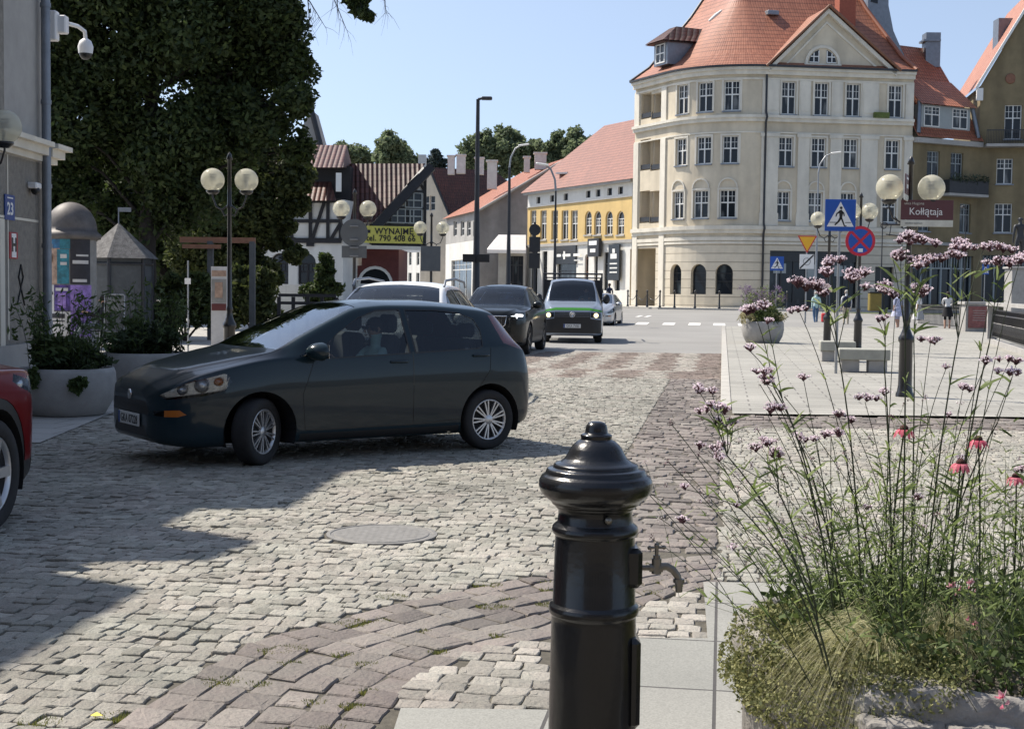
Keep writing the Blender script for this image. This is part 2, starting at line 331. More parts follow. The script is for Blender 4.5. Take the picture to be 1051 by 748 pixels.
def stones(name, mat, pu, pv, accept, ub, vb, gap=.011, jit=.012, hvar=.006, tilt=.05, tintf=None, z0=0.0, ang=AX, rnd=1.0, tall=.03, clip=None):
    """every sett a block of its own shape inside one paved surface (far too many to count)"""
    us = np.arange(ub[0], ub[1], pu); vsn = np.arange(vb[0], vb[1], pv)
    nu, nv = len(us), len(vsn)
    U = us[None, :]+rng.uniform(0, pu, (nv, 1)); V = np.repeat(vsn[:, None], nu, 1)
    V = V+.012*np.sin(U*1.7+V*.6)+.01*np.sin(U*3.9)
    wl = rng.uniform(-.14, .14, (nv, nu))*pu; wl[:, 0] = 0
    u0 = U+wl; u1 = np.concatenate([u0[:, 1:], U[:, -1:]+pu], 1)
    C = np.stack([(u0+u1)/2, V+pv/2], -1).reshape(-1, 2); u0 = u0.ravel(); u1 = u1.ravel(); v0 = V.ravel(); v1 = v0+pv
    if clip:
        lo_, hi_ = clip; u0 = np.clip(u0, lo_, hi_); u1 = np.clip(u1, lo_, hi_); k_ = (u1-u0) > .035; u0, u1, v0, v1, C = u0[k_], u1[k_], v0[k_], v1[k_], C[k_]; C[:, 0] = (u0+u1)/2
    c, s_ = cos(ang), sin(ang)
    cx = C[:, 0]*c+C[:, 1]*s_; cy = -C[:, 0]*s_+C[:, 1]*c
    ok = accept(cx, cy); u0, u1, v0, v1, cx, cy, C = u0[ok], u1[ok], v0[ok], v1[ok], cx[ok], cy[ok], C[ok]; n = len(u0)
    q = np.stack([np.stack([u0+gap/2, v0+gap/2], -1), np.stack([u1-gap/2, v0+gap/2], -1), np.stack([u1-gap/2, v1-gap/2], -1), np.stack([u0+gap/2, v1-gap/2], -1)], 1)
    q = q+rng.normal(0, jit*.5, (n, 4, 2))
    return stone_blocks(name, mat, q, C, c, s_, n, hvar, tilt, tintf(cx, cy, C) if tintf else rng.random(n), z0, rnd, tall)
def stone_blocks(name, mat, q, C, c, s_, n, hvar, tilt, tint, z0, rnd, tall):
    # eight-point outline: corners knocked off, edges a little crooked
    cen = q.mean(1, keepdims=True); w = np.linalg.norm(q-np.roll(q, 1, 1), axis=2).mean(1)[:, None, None]
    nx = np.roll(q, -1, 1); pts = []
    for t in (.06, .5, .94):
        pts.append(q*(1-t)+nx*t+rng.normal(0, .03 if t == .5 else .02, q.shape)*w)
    Q = np.stack(pts, 2).reshape(n, 12, 2); k = 12
    h = rng.normal(0, hvar, (n, 1)); tx = rng.normal(0, tilt, (n, 1)); ty = rng.normal(0, tilt, (n, 1))
    d = Q-cen; zt = z0+h+tx*d[:, :, 0]+ty*d[:, :, 1]; rings = []
    for kk, (ins, dz) in enumerate(((1.0, -tall), (1.0, -.005*rnd), (.93, -.0008), (.55, .0012*rnd))):
        p = cen+d*ins; zz_ = zt+dz+(rng.normal(0, .0008, zt.shape) if kk > 1 else 0); rings.append(np.concatenate([p, zz_[:, :, None]], -1))
    Vv = np.concatenate(rings, 1); x = Vv[:, :, 0]*c+Vv[:, :, 1]*s_; y = -Vv[:, :, 0]*s_+Vv[:, :, 1]*c
    P = np.stack([x, y, Vv[:, :, 2]], -1).reshape(-1, 3); fl = []
    for r in range(3):
        for j in range(k): fl.append([r*k+j, r*k+(j+1) % k, (r+1)*k+(j+1) % k, (r+1)*k+j])
    b = 3*k
    for a_ in ((0, 1, 2, 3), (0, 3, 4, 5), (0, 5, 6, 7), (0, 7, 8, 9), (0, 9, 10, 11)): fl.append([b+i for i in a_])
    fl = np.array(fl); F = (fl[None]+(np.arange(n)*4*k)[:, None, None]).reshape(-1, 4)
    o = np_mesh(name, P, F, mat, np.repeat(tint, 4*k)); o['kind'] = 'structure'; return o

# curved band of large mauve setts: upper and lower edge read off and laid on the ground
up = [G(*p).to_2d() for p in ((742, 568), (690, 571), (640, 577), (570, 586), (480, 603), (400, 620), (340, 637), (262, 655), (205, 688), (150, 722), (104, 752), (50, 800))]
lo = [G(*p).to_2d() for p in ((742, 597), (700, 606), (640, 627), (575, 650), (480, 672), (445, 690), (415, 706), (396, 730), (380, 752), (350, 800))]
def resample(P, n):
    P = [Vector(p) for p in P]; L = [0]
    for a, b in zip(P, P[1:]): L.append(L[-1]+(b-a).length)
    out = []
    for k in range(n):
        t = L[-1]*k/(n-1); i = max(j for j in range(len(P)) if L[j] <= t+1e-9); i = min(i, len(P)-2)
        out.append(P[i].lerp(P[i+1], (t-L[i])/max(L[i+1]-L[i], 1e-9)))
    return out
NB = 60
upr, lor = resample(up, NB), resample(lo, NB)
band_poly = [tuple(p) for p in upr]+[tuple(p) for p in lor[::-1]]
mh = G(392, 548); mhx, mhy = mh.x, mh.y
yb0 = G(740, 568).y
def in_band(x, y): return inpoly(x, y, band_poly)
def vband(x, y): return (x < .1537*y+.0) & (x > .1537*y-.93) & (y > yb0+.02) & (y < 25)
_A = G(722, 600); _B = G(733, 748)
def sxl(y): return _A.x+(_B.x-_A.x)*(y-_A.y)/(_B.y-_A.y)
slabY = G(690, 655).y; sX = G(725, 655).x; slabY2 = G(500, 728).y
def below(x, y):      # inside the corner cut off by the curved band
    P = [tuple(p) for p in lor]+[(-3, 2), (6, 2), (6, lor[0].y)]
    return inpoly(x, y, P)
def acc_main(x, y):
    k = (x < .1537*y-.90) & (y > 3.4) & (y < 25) & (x > -.46*y-1.4) & ~in_band(x, y) & ~vband(x, y) & ~below(x, y)
    k &= ((x-mhx)**2+(y-mhy)**2 > .37**2) & ~((x < -4.95) & (y > 13.9))
    return k
def tint_main(x, y, C):
    t = .45+rng.normal(0, .26, len(x)); t += .12*np.sin(x*1.1+y*.3)+.08*np.sin(y*.9); return np.clip(t, 0, 1)
stones('sett_paving', 'granite_grey', .094, .104, acc_main, (-22, 12), (0, 32), clip=(-30, -.915), tintf=tint_main, hvar=.0036, tilt=.028, gap=.002)
stones('sett_paving_corner', 'granite_pale', .125, .12, lambda x, y: below(x, y) & (((x < sxl(y)+.0) & (y > slabY-.03)) | ((x < G(572, 700).x) & (y > slabY2))) & (x > -1.2), (-8, 8), (2, 10), hvar=.002, tilt=.02, gap=.004)
stones('sett_paving_plaza_edge', 'granite_grey', .105, .115, lambda x, y: (x > .1537*y-.02) & (x < 9) & (y > G(740, 597).y+.02) & (y < 16.15), (-2, 12), (2, 20), clip=(.0, 30), tintf=lambda x, y, C: np.clip(rng.normal(.7, .2, len(x)), 0, 1), hvar=.002, tilt=.018, gap=.009)
stones('sett_band_street', 'sett_mauve', .184, .155, lambda x, y: (y > yb0+.02) & (y < 25), (-2, 2), (5, 27), clip=(-.91, 0), hvar=.004, tilt=.025, gap=.012, jit=.02, rnd=2)
stones('sett_band_cross', 'sett_mauve', .2, .16, lambda x, y: (x > .1537*y-.0) & (x < 12) & (y > 16.15) & (y < 17.7), (-4, 16), (10, 22), hvar=.005, tilt=.03, gap=.014)
def tint_zebra(x, y, C):
    u = C[:, 0]+np.where(C[:, 1] < 27.6, .5, 0)+.04*np.sin(C[:, 1]*5); st = ((u % 1.02) < .5)
    edge = (x > .1537*y-.55); st = st & ~edge
    return np.clip(np.where(st, .95, .2)+rng.normal(0, .07, len(x)), 0, 1)
stones('sett_crossing', 'sett_brown', .2, .1, lambda x, y: (x < .1537*y) & (y >= 25) & (y < 35.4) & (x > -.42*y-1), (-24, 12), (18, 40), tintf=tint_zebra, hvar=.003, tilt=.02, gap=.01, jit=.008)
# lanes of the curved band
qs = []; cs = []
lanes = 6
for ln in range(lanes):
    t0, t1 = ln/lanes, (ln+1)/lanes
    pts0 = [a.lerp(b, t0) for a, b in zip(upr, lor)]; pts1 = [a.lerp(b, t1) for a, b in zip(upr, lor)]
    Lt = sum((b-a).length for a, b in zip(pts0, pts0[1:])); k = int(Lt/.205)
    off = random.random(); NS = 400; f0, f1 = resample(pts0, NS), resample(pts1, NS)
    def atp(F, i): t = min(max((i+off-1)/k, 0), 1)*(NS-1); a_ = int(min(t, NS-2)); return F[a_].lerp(F[a_+1], t-a_)
    cuts = [0]+[i+rng.uniform(-.13, .13) for i in range(1, k+1)]+[k+1]
    for i in range(k+1):
        sh = [(random.uniform(-.010, .010), random.uniform(-.008, .008)) for _ in range(4)]
        a, b, c_, d_ = atp(f1, cuts[i+1]), atp(f1, cuts[i]), atp(f0, cuts[i]), atp(f0, cuts[i+1])
        if (a-b).length < .05: continue
        Q = [Vector(p)+Vector(s_) for p, s_ in zip((a, b, c_, d_), sh)]
        ce = sum(Q, Vector((0, 0)))/4; Q = [ce+(p-ce)*.955 for p in Q]
        qs.append([tuple(p) for p in Q[::1]])
q = np.array(qs); n = len(q)
area = .5*np.sum(q[:, :, 0]*np.roll(q[:, :, 1], -1, 1)-np.roll(q[:, :, 0], -1, 1)*q[:, :, 1], 1)
q[area < 0] = q[area < 0][:, ::-1]
stone_blocks('sett_band_curve', 'sett_mauve', q, None, 1.0, 0.0, n, .0035, .018, rng.random(n), 0.0, 1.5, .03)
# slabs
yt = G(740, 597).y-.02
sheet('paving_slabs', [(sxl(3.0), 3.0), (3.2, 3.0), (3.2, yt), (sxl(yt), yt)], 'near_slabs', .004, follow=False)
xs_ = G(572, 700).x
sheet('paving_slabs', [(-.45, 2.6), (sxl(2.6), 2.6), (sxl(slabY), slabY), (xs_+.02, slabY-.01), (xs_, slabY2), (lor[-3].x+.12, slabY2)], 'near_slabs', .004, follow=False)
sheet('plaza', [(kerbX(17.7)+.16, 17.72), (34, 17.72), (42, 60), (kerbX(60)+.16, 60)], 'plaza_slabs', .022)
kb = MB()
for i in range(52):
    y0 = 7.4+i*1.02; c = Vector((kerbX(y0+.5)+.075, y0+.5, .01+gz(0, y0)))
    if y0 > 17.6: kb.box(c, (.15, .99, .05), rz=-AX, bev=.006)
tag(kb.build('kerb', 'kerbstone'), kind='structure')
sheet('pavement', [(-60, 13.6), (-4.72, 13.6), (-6.2, 34), (-11, 62), (-60, 62)], 'pavement_slabs', .012)
# asphalt beyond the crossing, its far junction, zebra stripes
sheet('road', [(-28, 35.42), (kerbX(35.42), 35.42), (kerbX(60), 60), (60, 60), (60, 92), (-30, 200), (-60, 200)], 'asphalt', -.004)
def stripes(rects, name='road_marking'):
    m = MB()
    for x0, x1, y0, y1, sk in rects:
        m.quad((x0+sk*0, y0, gz(0, y0)+.004), (x1, y0, gz(0, y0)+.004), (x1+sk, y1, gz(0, y1)+.004), (x0+sk, y1, gz(0, y1)+.004))
    o = m.build(name, 'road_paint'); o['kind'] = 'structure'; return o
zy0, zy1 = 61.2, 64.0
rc = []
for px in (624, 658, 686, 713, 739, 765, 790): x = GX(px, zy0); rc.append((x-.27, x+.27, zy0, zy1, .42))
rc += [(GX(652, 72), GX(656, 72), 72, 74.5, .5), (GX(661, 72), GX(665, 72), 72, 74.5, .5)]
stripes(rc)
# far pavement round the corner house, with its kerb
fp = [(60, 90.5), (28, 94.2), (17.7, 92.6), (10.2, 95.2), (6.6, 101), (-3, 124), (-14, 160), (8, 190), (60, 190)]
o = sheet('pavement', fp, 'far_paving', .125)
kb = MB()
for a, b in zip(fp[:7], fp[1:7]):
    A = Vector((a[0], a[1], 0)); B = Vector((b[0], b[1], 0)); n_ = max(1, int((B-A).length/1.0)); ang = math.atan2(B.y-A.y, B.x-A.x)
    for i in range(n_):
        p = A.lerp(B, (i+.5)/n_); kb.box((p.x, p.y, gz(p.x, p.y)+.06), ((B-A).length/n_-.01, .16, .14), rz=ang, bev=.01)
tag(kb.build('kerb', 'kerbstone'), kind='structure')
tag(sheet('grass', [(GX(875, 88), 86.5), (GX(985, 88), 85.5), (GX(990, 88), 88.5), (GX(872, 88), 89.5)], 'grass_verge', .02), kind='stuff')
# manhole cover
m = MB(); m.lathe([(.36, -.02), (.36, .004), (.335, .006), (.33, .001), (.31, .001), (.305, .006), (0.001, .006)], n=48, smooth=False)
for i in range(-6, 7):
    for j in range(-6, 7):
        if (i*i+j*j)*.045**2 < .27**2: m.box((i*.045, j*.045, .0055), (.022, .022, .003), bev=.002)
tag(m.build('manhole_cover', 'cast_iron_cover', loc=(mhx, mhy, 0)), 'round iron manhole cover set in the grey setts', 'manhole cover')
# small litter: yellow fallen leaf
m = MB(); p = G(98, 737); m.add([(p.x-.02, p.y, .012), (p.x, p.y-.02, .016), (p.x+.028, p.y, .012), (p.x, p.y+.018, .02)], [(0, 1, 2, 3)])
M('yellow_leaf', (.75, .6, .06), .6); tag(m.build('fallen_leaf', 'yellow_leaf'), 'yellow fallen leaf on the sunlit grey setts', 'leaf')
# weeds in the joints
def tufts(pts, name):
    V = []; F = []; k = 0; T = []
    for (x, y, r, n_) in pts:
        for _ in range(n_):
            a = rng.uniform(0, 2*pi); d = r*math.sqrt(rng.random()); cx, cy = x+d*cos(a)*1.6, y+d*sin(a); h = rng.uniform(-.004, .010); b = rng.uniform(0, 2*pi); w = .003
            V += [(cx-w*cos(b), cy-w*sin(b), -.012), (cx+w*cos(b), cy+w*sin(b), -.012), (cx+w*.4*cos(b)+.008*cos(a), cy+.008*sin(a), h), (cx-w*.4*cos(b)+.008*cos(a), cy+.008*sin(a), h)]
            F.append((k, k+1, k+2, k+3)); k += 4; T.append(rng.random())
    o = np_mesh(name, np.array(V), np.array(F), 'moss', np.repeat(T, 4)); o['kind'] = 'stuff'; return o
leaf_mat('moss', (.10, .13, .03), (.28, .27, .08))
tp = [G(a, b).to_2d()[:]+(.05, 260) for a, b in ((282, 668), (300, 665), (360, 640), (385, 636), (228, 698), (402, 612), (120, 735), (565, 620), (500, 600), (505, 622), (40, 740))]
for i in range(26):
    a = random.randrange(6, NB-2); p = upr[a].lerp(lor[a], random.choice((.17, .34, .5, .67, .84))); tp.append((p.x, p.y, .03, 90))
tag(tufts(tp, 'weeds'), kind='stuff')
# =================================================================== BUILDINGS
M('stucco_cream', (.58, .51, .39), .85, var=.07, scale=1.5, bump=.004, bscale=40, var2=.22, scale2=.35)
M('stucco_trim', (.66, .62, .53), .8, var=.06, scale=2, var2=.16, scale2=.5)
M('stucco_white', (.66, .65, .61), .85, var=.06, scale=2, var2=.12, scale2=.4)
M('stucco_yellow', (.60, .43, .18), .85, var=.07, scale=1.2, var2=.1, scale2=.4)
M('stucco_beige', (.56, .50, .40), .85, var=.08, scale=1.5, var2=.15)
M('stucco_ochre', (.21, .168, .095), .88, var=.12, scale=1.6, bump=.004, bscale=30, var2=.3, scale2=.3)
M('stucco_grey', (.27, .26, .255), .9, var=.14, scale=.9, var2=.35, scale2=.18)
M('rough_render', (.23, .215, .19), .95, var=.2, scale=9, bump=.012, bscale=45, var2=.2)
M('smooth_render', (.37, .36, .34), .9, var=.08, scale=3, var2=.18)
M('maroon_wall', (.11, .03, .028), .8, var=.15, scale=3)
M('black_timber', (.016, .016, .019), .7, var=.3, scale=8)
M('metal_dark', (.035, .037, .042), .5, metal=.3, var=.2)
M('zinc', (.20, .22, .25), .45, metal=.6, var=.15, scale=4)
M('window_white', (.72, .72, .69), .5, var=.04)
M('window_grey', (.30, .33, .33), .5, var=.06)
M('chimney_brick', (.30, .085, .05), .8, var=.2, scale=10)
M('chimney_white', (.62, .61, .57), .85, var=.12, scale=2)
M('shop_black', (.012, .014, .018), .3, var=.2)
M('awning_cloth', (.78, .75, .72), .8, var=.05)
M('wood_brown', (.20, .09, .05), .6, var=.2, scale=6)
M('room_dark', (.02, .02, .022), .9)
brick_mat('rusticated', (.58, .52, .41), (.60, .54, .43), (.36, .32, .25), w=40, h=.62, gap=.03, bump=.04, noise=2, var=.06)
tile_mat('tiles_pink', (.20, .070, .040), (.36, .145, .085), wave=.19, course=.42, depth=.07, roll=.12)
tile_mat('tiles_red', (.15, .052, .034), (.28, .105, .068), wave=.19, course=.42, depth=.07, roll=.12)
tile_mat('tiles_orange', (.28, .085, .042), (.42, .15, .08), wave=.25, course=.36, depth=.10)
tile_mat('tiles_dark', (.05, .020, .016), (.13, .048, .036), wave=.25, course=.36, depth=.12)
pane_mat('pane', (.014, .017, .022), (.15, .155, .155), .60)
pane_mat('pane_shop', (.012, .016, .022), (.06, .075, .085), .56)
glass_mat('clear_glass', (.85, .9, .9), .5)

class Path:
    """a wall line: pieces of straight line and arc in plan; u runs along it, off is measured outwards"""
    def __init__(s): s.p = []; s.L = 0
    def line(s, a, b): a, b = Vector(a), Vector(b); l = (b-a).length; s.p.append(('l', s.L, l, a, (b-a)/l)); s.L += l; return s
    def arc(s, c, r, a0, a1): l = abs(a1-a0)*r; s.p.append(('a', s.L, l, Vector(c), r, a0, (a1-a0)/l)); s.L += l; return s
    def at(s, u, off=0):
        q = s.p[0]
        for k in s.p:
            if u >= k[1]-1e-6: q = k
        t = u-q[1]
        if q[0] == 'l': d = q[4]; n = Vector((d.y, -d.x)); b = q[3]+d*t; return b+n*off
        a = q[5]+q[6]*t; return q[3]+Vector((cos(a), sin(a)))*(q[4]+off)
    def breaks(s, u0, u1, step=.7):
        out = {u0, u1}
        for k in s.p:
            a, b = k[1], k[1]+k[2]
            for e in (a, b):
                if u0 < e < u1: out.add(e)
            if k[0] == 'a':
                n = int(k[2]/step)+1
                for i in range(n+1):
                    e = a+k[2]*i/n
                    if u0+.02 < e < u1-.02: out.add(e)
        return sorted(out)
    def u_px(s, px, z=6, u0=0, u1=None):
        best = None
        for i in range(801):
            u = u0+((u1 or s.L)-u0)*i/800; p = s.at(u); e = abs(proj((p.x, p.y, z))[0]-px)
            if best is None or e < best[0]: best = (e, u)
        return best[1]
    def z_py(s, py, u):
        p = s.at(u); z = 0
        for _ in range(4):
            q = proj((p.x, p.y, z)); z += (q[1]-py)*p.y/FPX
        return z
def P3(path, u, z, off=0): q = path.at(u, off); return Vector((q.x, q.y, z))
def ubox(mb, path, u0, u1, z0, z1, o0, o1, mi=0):
    bs = path.breaks(u0, u1)
    for a, b in zip(bs, bs[1:]):
        p = [P3(path, u, z, o) for u in (a, b) for z in (z0, z1) for o in (o0, o1)]
        fs = [(1, 5, 7, 3), (0, 2, 6, 4), (2, 3, 7, 6), (0, 4, 5, 1)]
        if a == bs[0]: fs.append((0, 1, 3, 2))
        if b == bs[-1]: fs.append((4, 6, 7, 5))
        mb.add(p, fs, mi)
def wall(mb, path, u0, u1, z0, z1, ops, mi=0, mr=None, reveal=.22):
    mr = mi if mr is None else mr
    us = set(path.breaks(u0, u1)); zs = {z0, z1}
    for o in ops: us |= {o[0], o[1]}; zs |= {o[2], o[3]}
    us = sorted(u for u in us if u0-1e-6 <= u <= u1+1e-6); zs = sorted(z for z in zs if z0-1e-6 <= z <= z1+1e-6)
    for a, b in zip(us, us[1:]):
        if b-a < 1e-4: continue
        for c, d in zip(zs, zs[1:]):
            if d-c < 1e-4: continue
            mu, mz = (a+b)/2, (c+d)/2
            if any(o[0] < mu < o[1] and o[2] < mz < o[3] for o in ops): continue
            mb.quad(P3(path, a, c), P3(path, b, c), P3(path, b, d), P3(path, a, d), mi, uv=[(a, c), (b, c), (b, d), (a, d)])
    for o in ops:
        a, b, c, d = o[:4]; arch = len(o) > 4 and o[4]; r = (b-a)/2
        top = d-r*arch if arch else d
        mb.quad(P3(path, a, c), P3(path, a, c, -reveal), P3(path, a, top, -reveal), P3(path, a, top), mr)
        mb.quad(P3(path, b, c), P3(path, b, top), P3(path, b, top, -reveal), P3(path, b, c, -reveal), mr)
        mb.quad(P3(path, a, c), P3(path, b, c), P3(path, b, c, -reveal), P3(path, a, c, -reveal), mr)
        if arch:
            n = 10; m_ = (a+b)/2; A = [(m_-r*cos(pi*i/n), top+r*arch*sin(pi*i/n)) for i in range(n+1)]
            for i in range(n):
                (x0, y0), (x1, y1) = A[i], A[i+1]
                mb.quad(P3(path, x0, y0), P3(path, x1, y1), P3(path, x1, d), P3(path, x0, d), mi, uv=[(x0, y0), (x1, y1), (x1, d), (x0, d)])
                mb.quad(P3(path, x0, y0), P3(path, x0, y0, -reveal), P3(path, x1, y1, -reveal), P3(path, x1, y1), mr)
        else: mb.quad(P3(path, a, d), P3(path, a, d, -reveal), P3(path, b, d, -reveal), P3(path, b, d), mr)
def window(parent, path, a, b, c, d, arch=0, cols=2, rows=(.62,), fmat='window_white', pmat='pane', depth=.16, fw=.07, name='window', sill=None, bars=True):
    """frame with mullions in one opening, its pane a sub-part; the frame's origin sits in the opening"""
    q = P3(path, (a+b)/2, c, 0); loc = q
    m = MB(); r = (b-a)/2; top = d-r*arch if arch else d
    ubox(m, path, a, a+fw, c, top, -depth-.06, -depth); ubox(m, path, b-fw, b, c, top, -depth-.06, -depth)
    ubox(m, path, a+fw, b-fw, c, c+fw, -depth-.06, -depth-.001)
    ubox(m, path, a+fw, b-fw, top-fw*.8, top, -depth-.06, -depth-.001)
    for i in range(1, cols): u = a+(b-a)*i/cols; ubox(m, path, u-fw*.55, u+fw*.55, c+fw, top-fw*.8, -depth-.05, -depth+.012)
    for t in rows: z = c+(top-c)*t; ubox(m, path, a+fw, b-fw, z-fw*.5, z+fw*.5, -depth-.05, -depth+.02)
    # thin glazing bars above the transom
    if bars and rows and cols > 1 and rows[0] < .9:
        for i in range(cols*2):
            if i % 2: u = a+(b-a)*i/(cols*2); ubox(m, path, u-.014, u+.014, c+(top-c)*rows[0], top-fw*.8, -depth-.04, -depth-.008)
        z = c+(top-c)*(rows[0]+1)/2; ubox(m, path, a+fw, b-fw, z-.014, z+.014, -depth-.04, -depth-.01)
    if arch:
        n = 10; mm = (a+b)/2
        for i in range(n):
            t0, t1 = pi*i/n, pi*(i+1)/n
            pts = [(mm-k*cos(t), top+k*arch*sin(t)) for t in (t0, t1) for k in (r, r-fw)]
            for o_ in (-depth, -depth-.06): m.quad(P3(path, *pts[0], o_), P3(path, *pts[2], o_), P3(path, *pts[3], o_), P3(path, *pts[1], o_))
            m.quad(P3(path, *pts[1], -depth), P3(path, *pts[3], -depth), P3(path, *pts[3], -depth-.06), P3(path, *pts[1], -depth-.06))
    if sill: ubox(m, path, a-.08, b+.08, c-.09, c-.002, -depth, sill, 1)
    m.v = [Vector(v)-loc for v in m.v]
    f = m.build(name, [fmat, 'zinc'], parent, loc=loc)
    g = MB(); o_ = -depth-.035
    pts = [(a, c), (b, c), (b, top)]+([( (a+b)/2+r*cos(pi*i/10), top+r*arch*sin(pi*i/10)) for i in range(1, 10)] if arch else [])+[(a, top)]
    g.poly([P3(path, u, z, o_)-loc for u, z in pts]); g.build('pane', pmat, f)
    return f
def strip_roof(mb, lo_, hi_, mi=0):
    """tiled roof surface between an eave polyline and a top polyline (same number of points), UVs in metres"""
    u = 0
    for (a, b), (c, d) in zip(zip(lo_, lo_[1:]), zip(hi_, hi_[1:])):
        a, b, c, d = map(Vector, (a, b, c, d)); w = (b-a).length; e = (b-a)/w if w > 1e-6 else Vector((1, 0, 0))
        uc = u+(c-a).dot(e); ud = u+(d-a).dot(e); h1 = ((c-a)-e*(c-a).dot(e)).length; h2 = ((d-a)-e*(d-a).dot(e)).length
        if (c-d).length < 1e-3: mb.add([a, b, c], [(0, 1, 2)], mi, False, [[(u, 0), (u+w, 0), (uc, h1)]])
        else: mb.quad(a, b, d, c, mi, uv=[(u, 0), (u+w, 0), (ud, h2), (uc, h1)])
        u += w

# ---------- the cream corner house
th = R(8); thW = R(65); Rr = 6.0
B0 = Vector((17.7, 97.0)); O0 = B0-Vector((sin(th), -cos(th)))*Rr
fd = Vector((cos(th), -sin(th)))           # along the front, towards the curve start is -fd (front runs to the right and away)
fd = Vector((cos(th), sin(th)*-1)); fd = Vector((.9903, .1392))
nW = Vector((-sin(thW), -cos(thW))); E0 = O0+nW*Rr; wd = Vector((-cos(thW), sin(thW))); C0 = E0+wd*5.27
A0 = B0+fd*10.9
a_start = math.atan2(nW.y, nW.x); a_end = math.atan2((B0-O0).y, (B0-O0).x)
CP = Path().line(C0, E0).arc(O0, Rr, a_start, a_end).line(B0, A0)
uE, uB, uA = 5.27, 5.27+abs(a_end-a_start)*Rr, CP.L
um = (uB+uA)/2
house = empty('corner_house', (B0.x, B0.y, 0), label='tall cream corner house with curved facade, pediment and red tiled roof', cat='house')
house.location = (0, 0, 0)
zb = .45
def zz(py): return CP.z_py(py, uB)
z_g = zz(250); z_c1 = zz(236); z_c2 = zz(122); z_e = zz(71)
ops = []; wins = []
def add_win(pc, w, y0, y1, arch=0, rows=(.55,), mat='window_white', **k):
    u = CP.u_px(pc); z1, z0 = zz(y0), zz(y1); ops.append((u-w/2, u+w/2, z0, z1, arch)); wins.append((u-w/2, u+w/2, z0, z1, arch, rows, mat, k))
for pc in (806, 839.5, 872, 915):
    add_win(pc+.5, 1.05, 83, 117); add_win(pc-1, 1.05, 140, 170.5)
    add_win(pc-3, 1.05, 196, 226)
for i, pc in enumerate((748.5, 721, 698)):
    add_win(pc, 1.15, 83, 114, mat='window_white'); add_win(pc-.5, 1.15, 139.5, 168); add_win(pc-2.5, 1.2, 195, 224)
log = []
for pc in (661, 671.5):
    for y0, y1 in ((96, 122), (143, 175), (196, 229)):
        u = CP.u_px(pc, u1=uE); z1, z0 = CP.z_py(y0, u), CP.z_py(y1, u); ops.append((u-.75, u+.75, z0, z1, 0)); log.append((u-.75, u+.75, z0, z1))
gops = []; gw = []
for pc, w in ((744, 1.25), (717.5, 1.25), (694, 1.25)):
    u = CP.u_px(pc); z1, z0 = CP.z_py(271, u), CP.z_py(302, u); gops.append((u-w/2, u+w/2, z0, z1, 1)); gw.append((u-w/2, u+w/2, z0, z1))
u = CP.u_px(660, u1=uE); ent = (u-1.9, u+1.9, zb, CP.z_py(255, u), 0); gops.append(ent)
us0, us1 = CP.u_px(791, u0=uB), CP.u_px(881, u0=uB); shop = (us0, us1, zb+.1, zz(257), 0); gops.append(shop)
ud = CP.u_px(909, u0=uB); gops.append((ud-.7, ud+.7, zb, zz(272), 0)); ud2 = CP.u_px(925, u0=uB)
w_ = MB()
wall(w_, CP, 0, CP.L, z_g+.45, z_e, ops, 0, 0)
wall(w_, CP, 0, CP.L, 0, z_g+.45, gops, 1, 0, reveal=.45)
# side walls and back so that the house is closed
bk = [C0-nW*13, B0+Vector((sin(th), -cos(th)))*-18, A0-Vector((sin(th), -cos(th)))*14]
pts = [C0]+bk+[A0]
for a, b in zip(pts, pts[1:]): w_.quad((a.x, a.y, 0), (b.x, b.y, 0), (b.x, b.y, z_e), (a.x, a.y, z_e), 0)
w_.build('wall', ['stucco_cream', 'rusticated'], house)
t = MB()
def band(z0, z1, o, u0=0, u1=None): ubox(t, CP, u0, u1 or CP.L, z0, z1, 0, o)
band(z_c1, z_c1+.28, .28); band(z_c1-.25, z_c1, .16); band(z_c1-1.0, z_c1-.85, .08); band(z_g+.2, z_g+.45, .1)
band(z_c2+.05, z_c2+.25, .32); band(z_c2-.2, z_c2+.05, .2); band(z_c2-1.0, z_c2-.9, .07)
band(z_e-.1, z_e+.12, .42); band(z_e-.4, z_e-.1, .25); band(z_e-.75, z_e-.62, .08)
zt0, zt1 = z_c1+.3, z_c2-1.0
for px, hw in ((788, .62), (822.5, .42), (855.5, .42), (889.5, .62), (930, .3)):
    u = min(CP.u_px(px, u0=uB), uA-hw-.01)
    ubox(t, CP, u-hw, u+hw, zt0, zt1, 0, .12); ubox(t, CP, u-hw-.08, u+hw+.08, zt1-.25, zt1-.002, .0, .18); ubox(t, CP, u-hw-.06, u+hw+.06, zt0, zt0+.9, 0, .15)
    ubox(t, CP, u-hw, u+hw, z_c2+.26, z_e-.76, 0, .1); ubox(t, CP, u-hw+.1, u+hw-.1, z_c2+.6, z_e-1.1, .1, .13)
for px in (680, 650):
    u = max(CP.u_px(px, u1=uE+.3), .36)
    ubox(t, CP, u-.35, u+.35, .5, zt1, 0, .12); ubox(t, CP, u-.35, u+.35, z_c2+.26, z_e-.76, 0, .1)
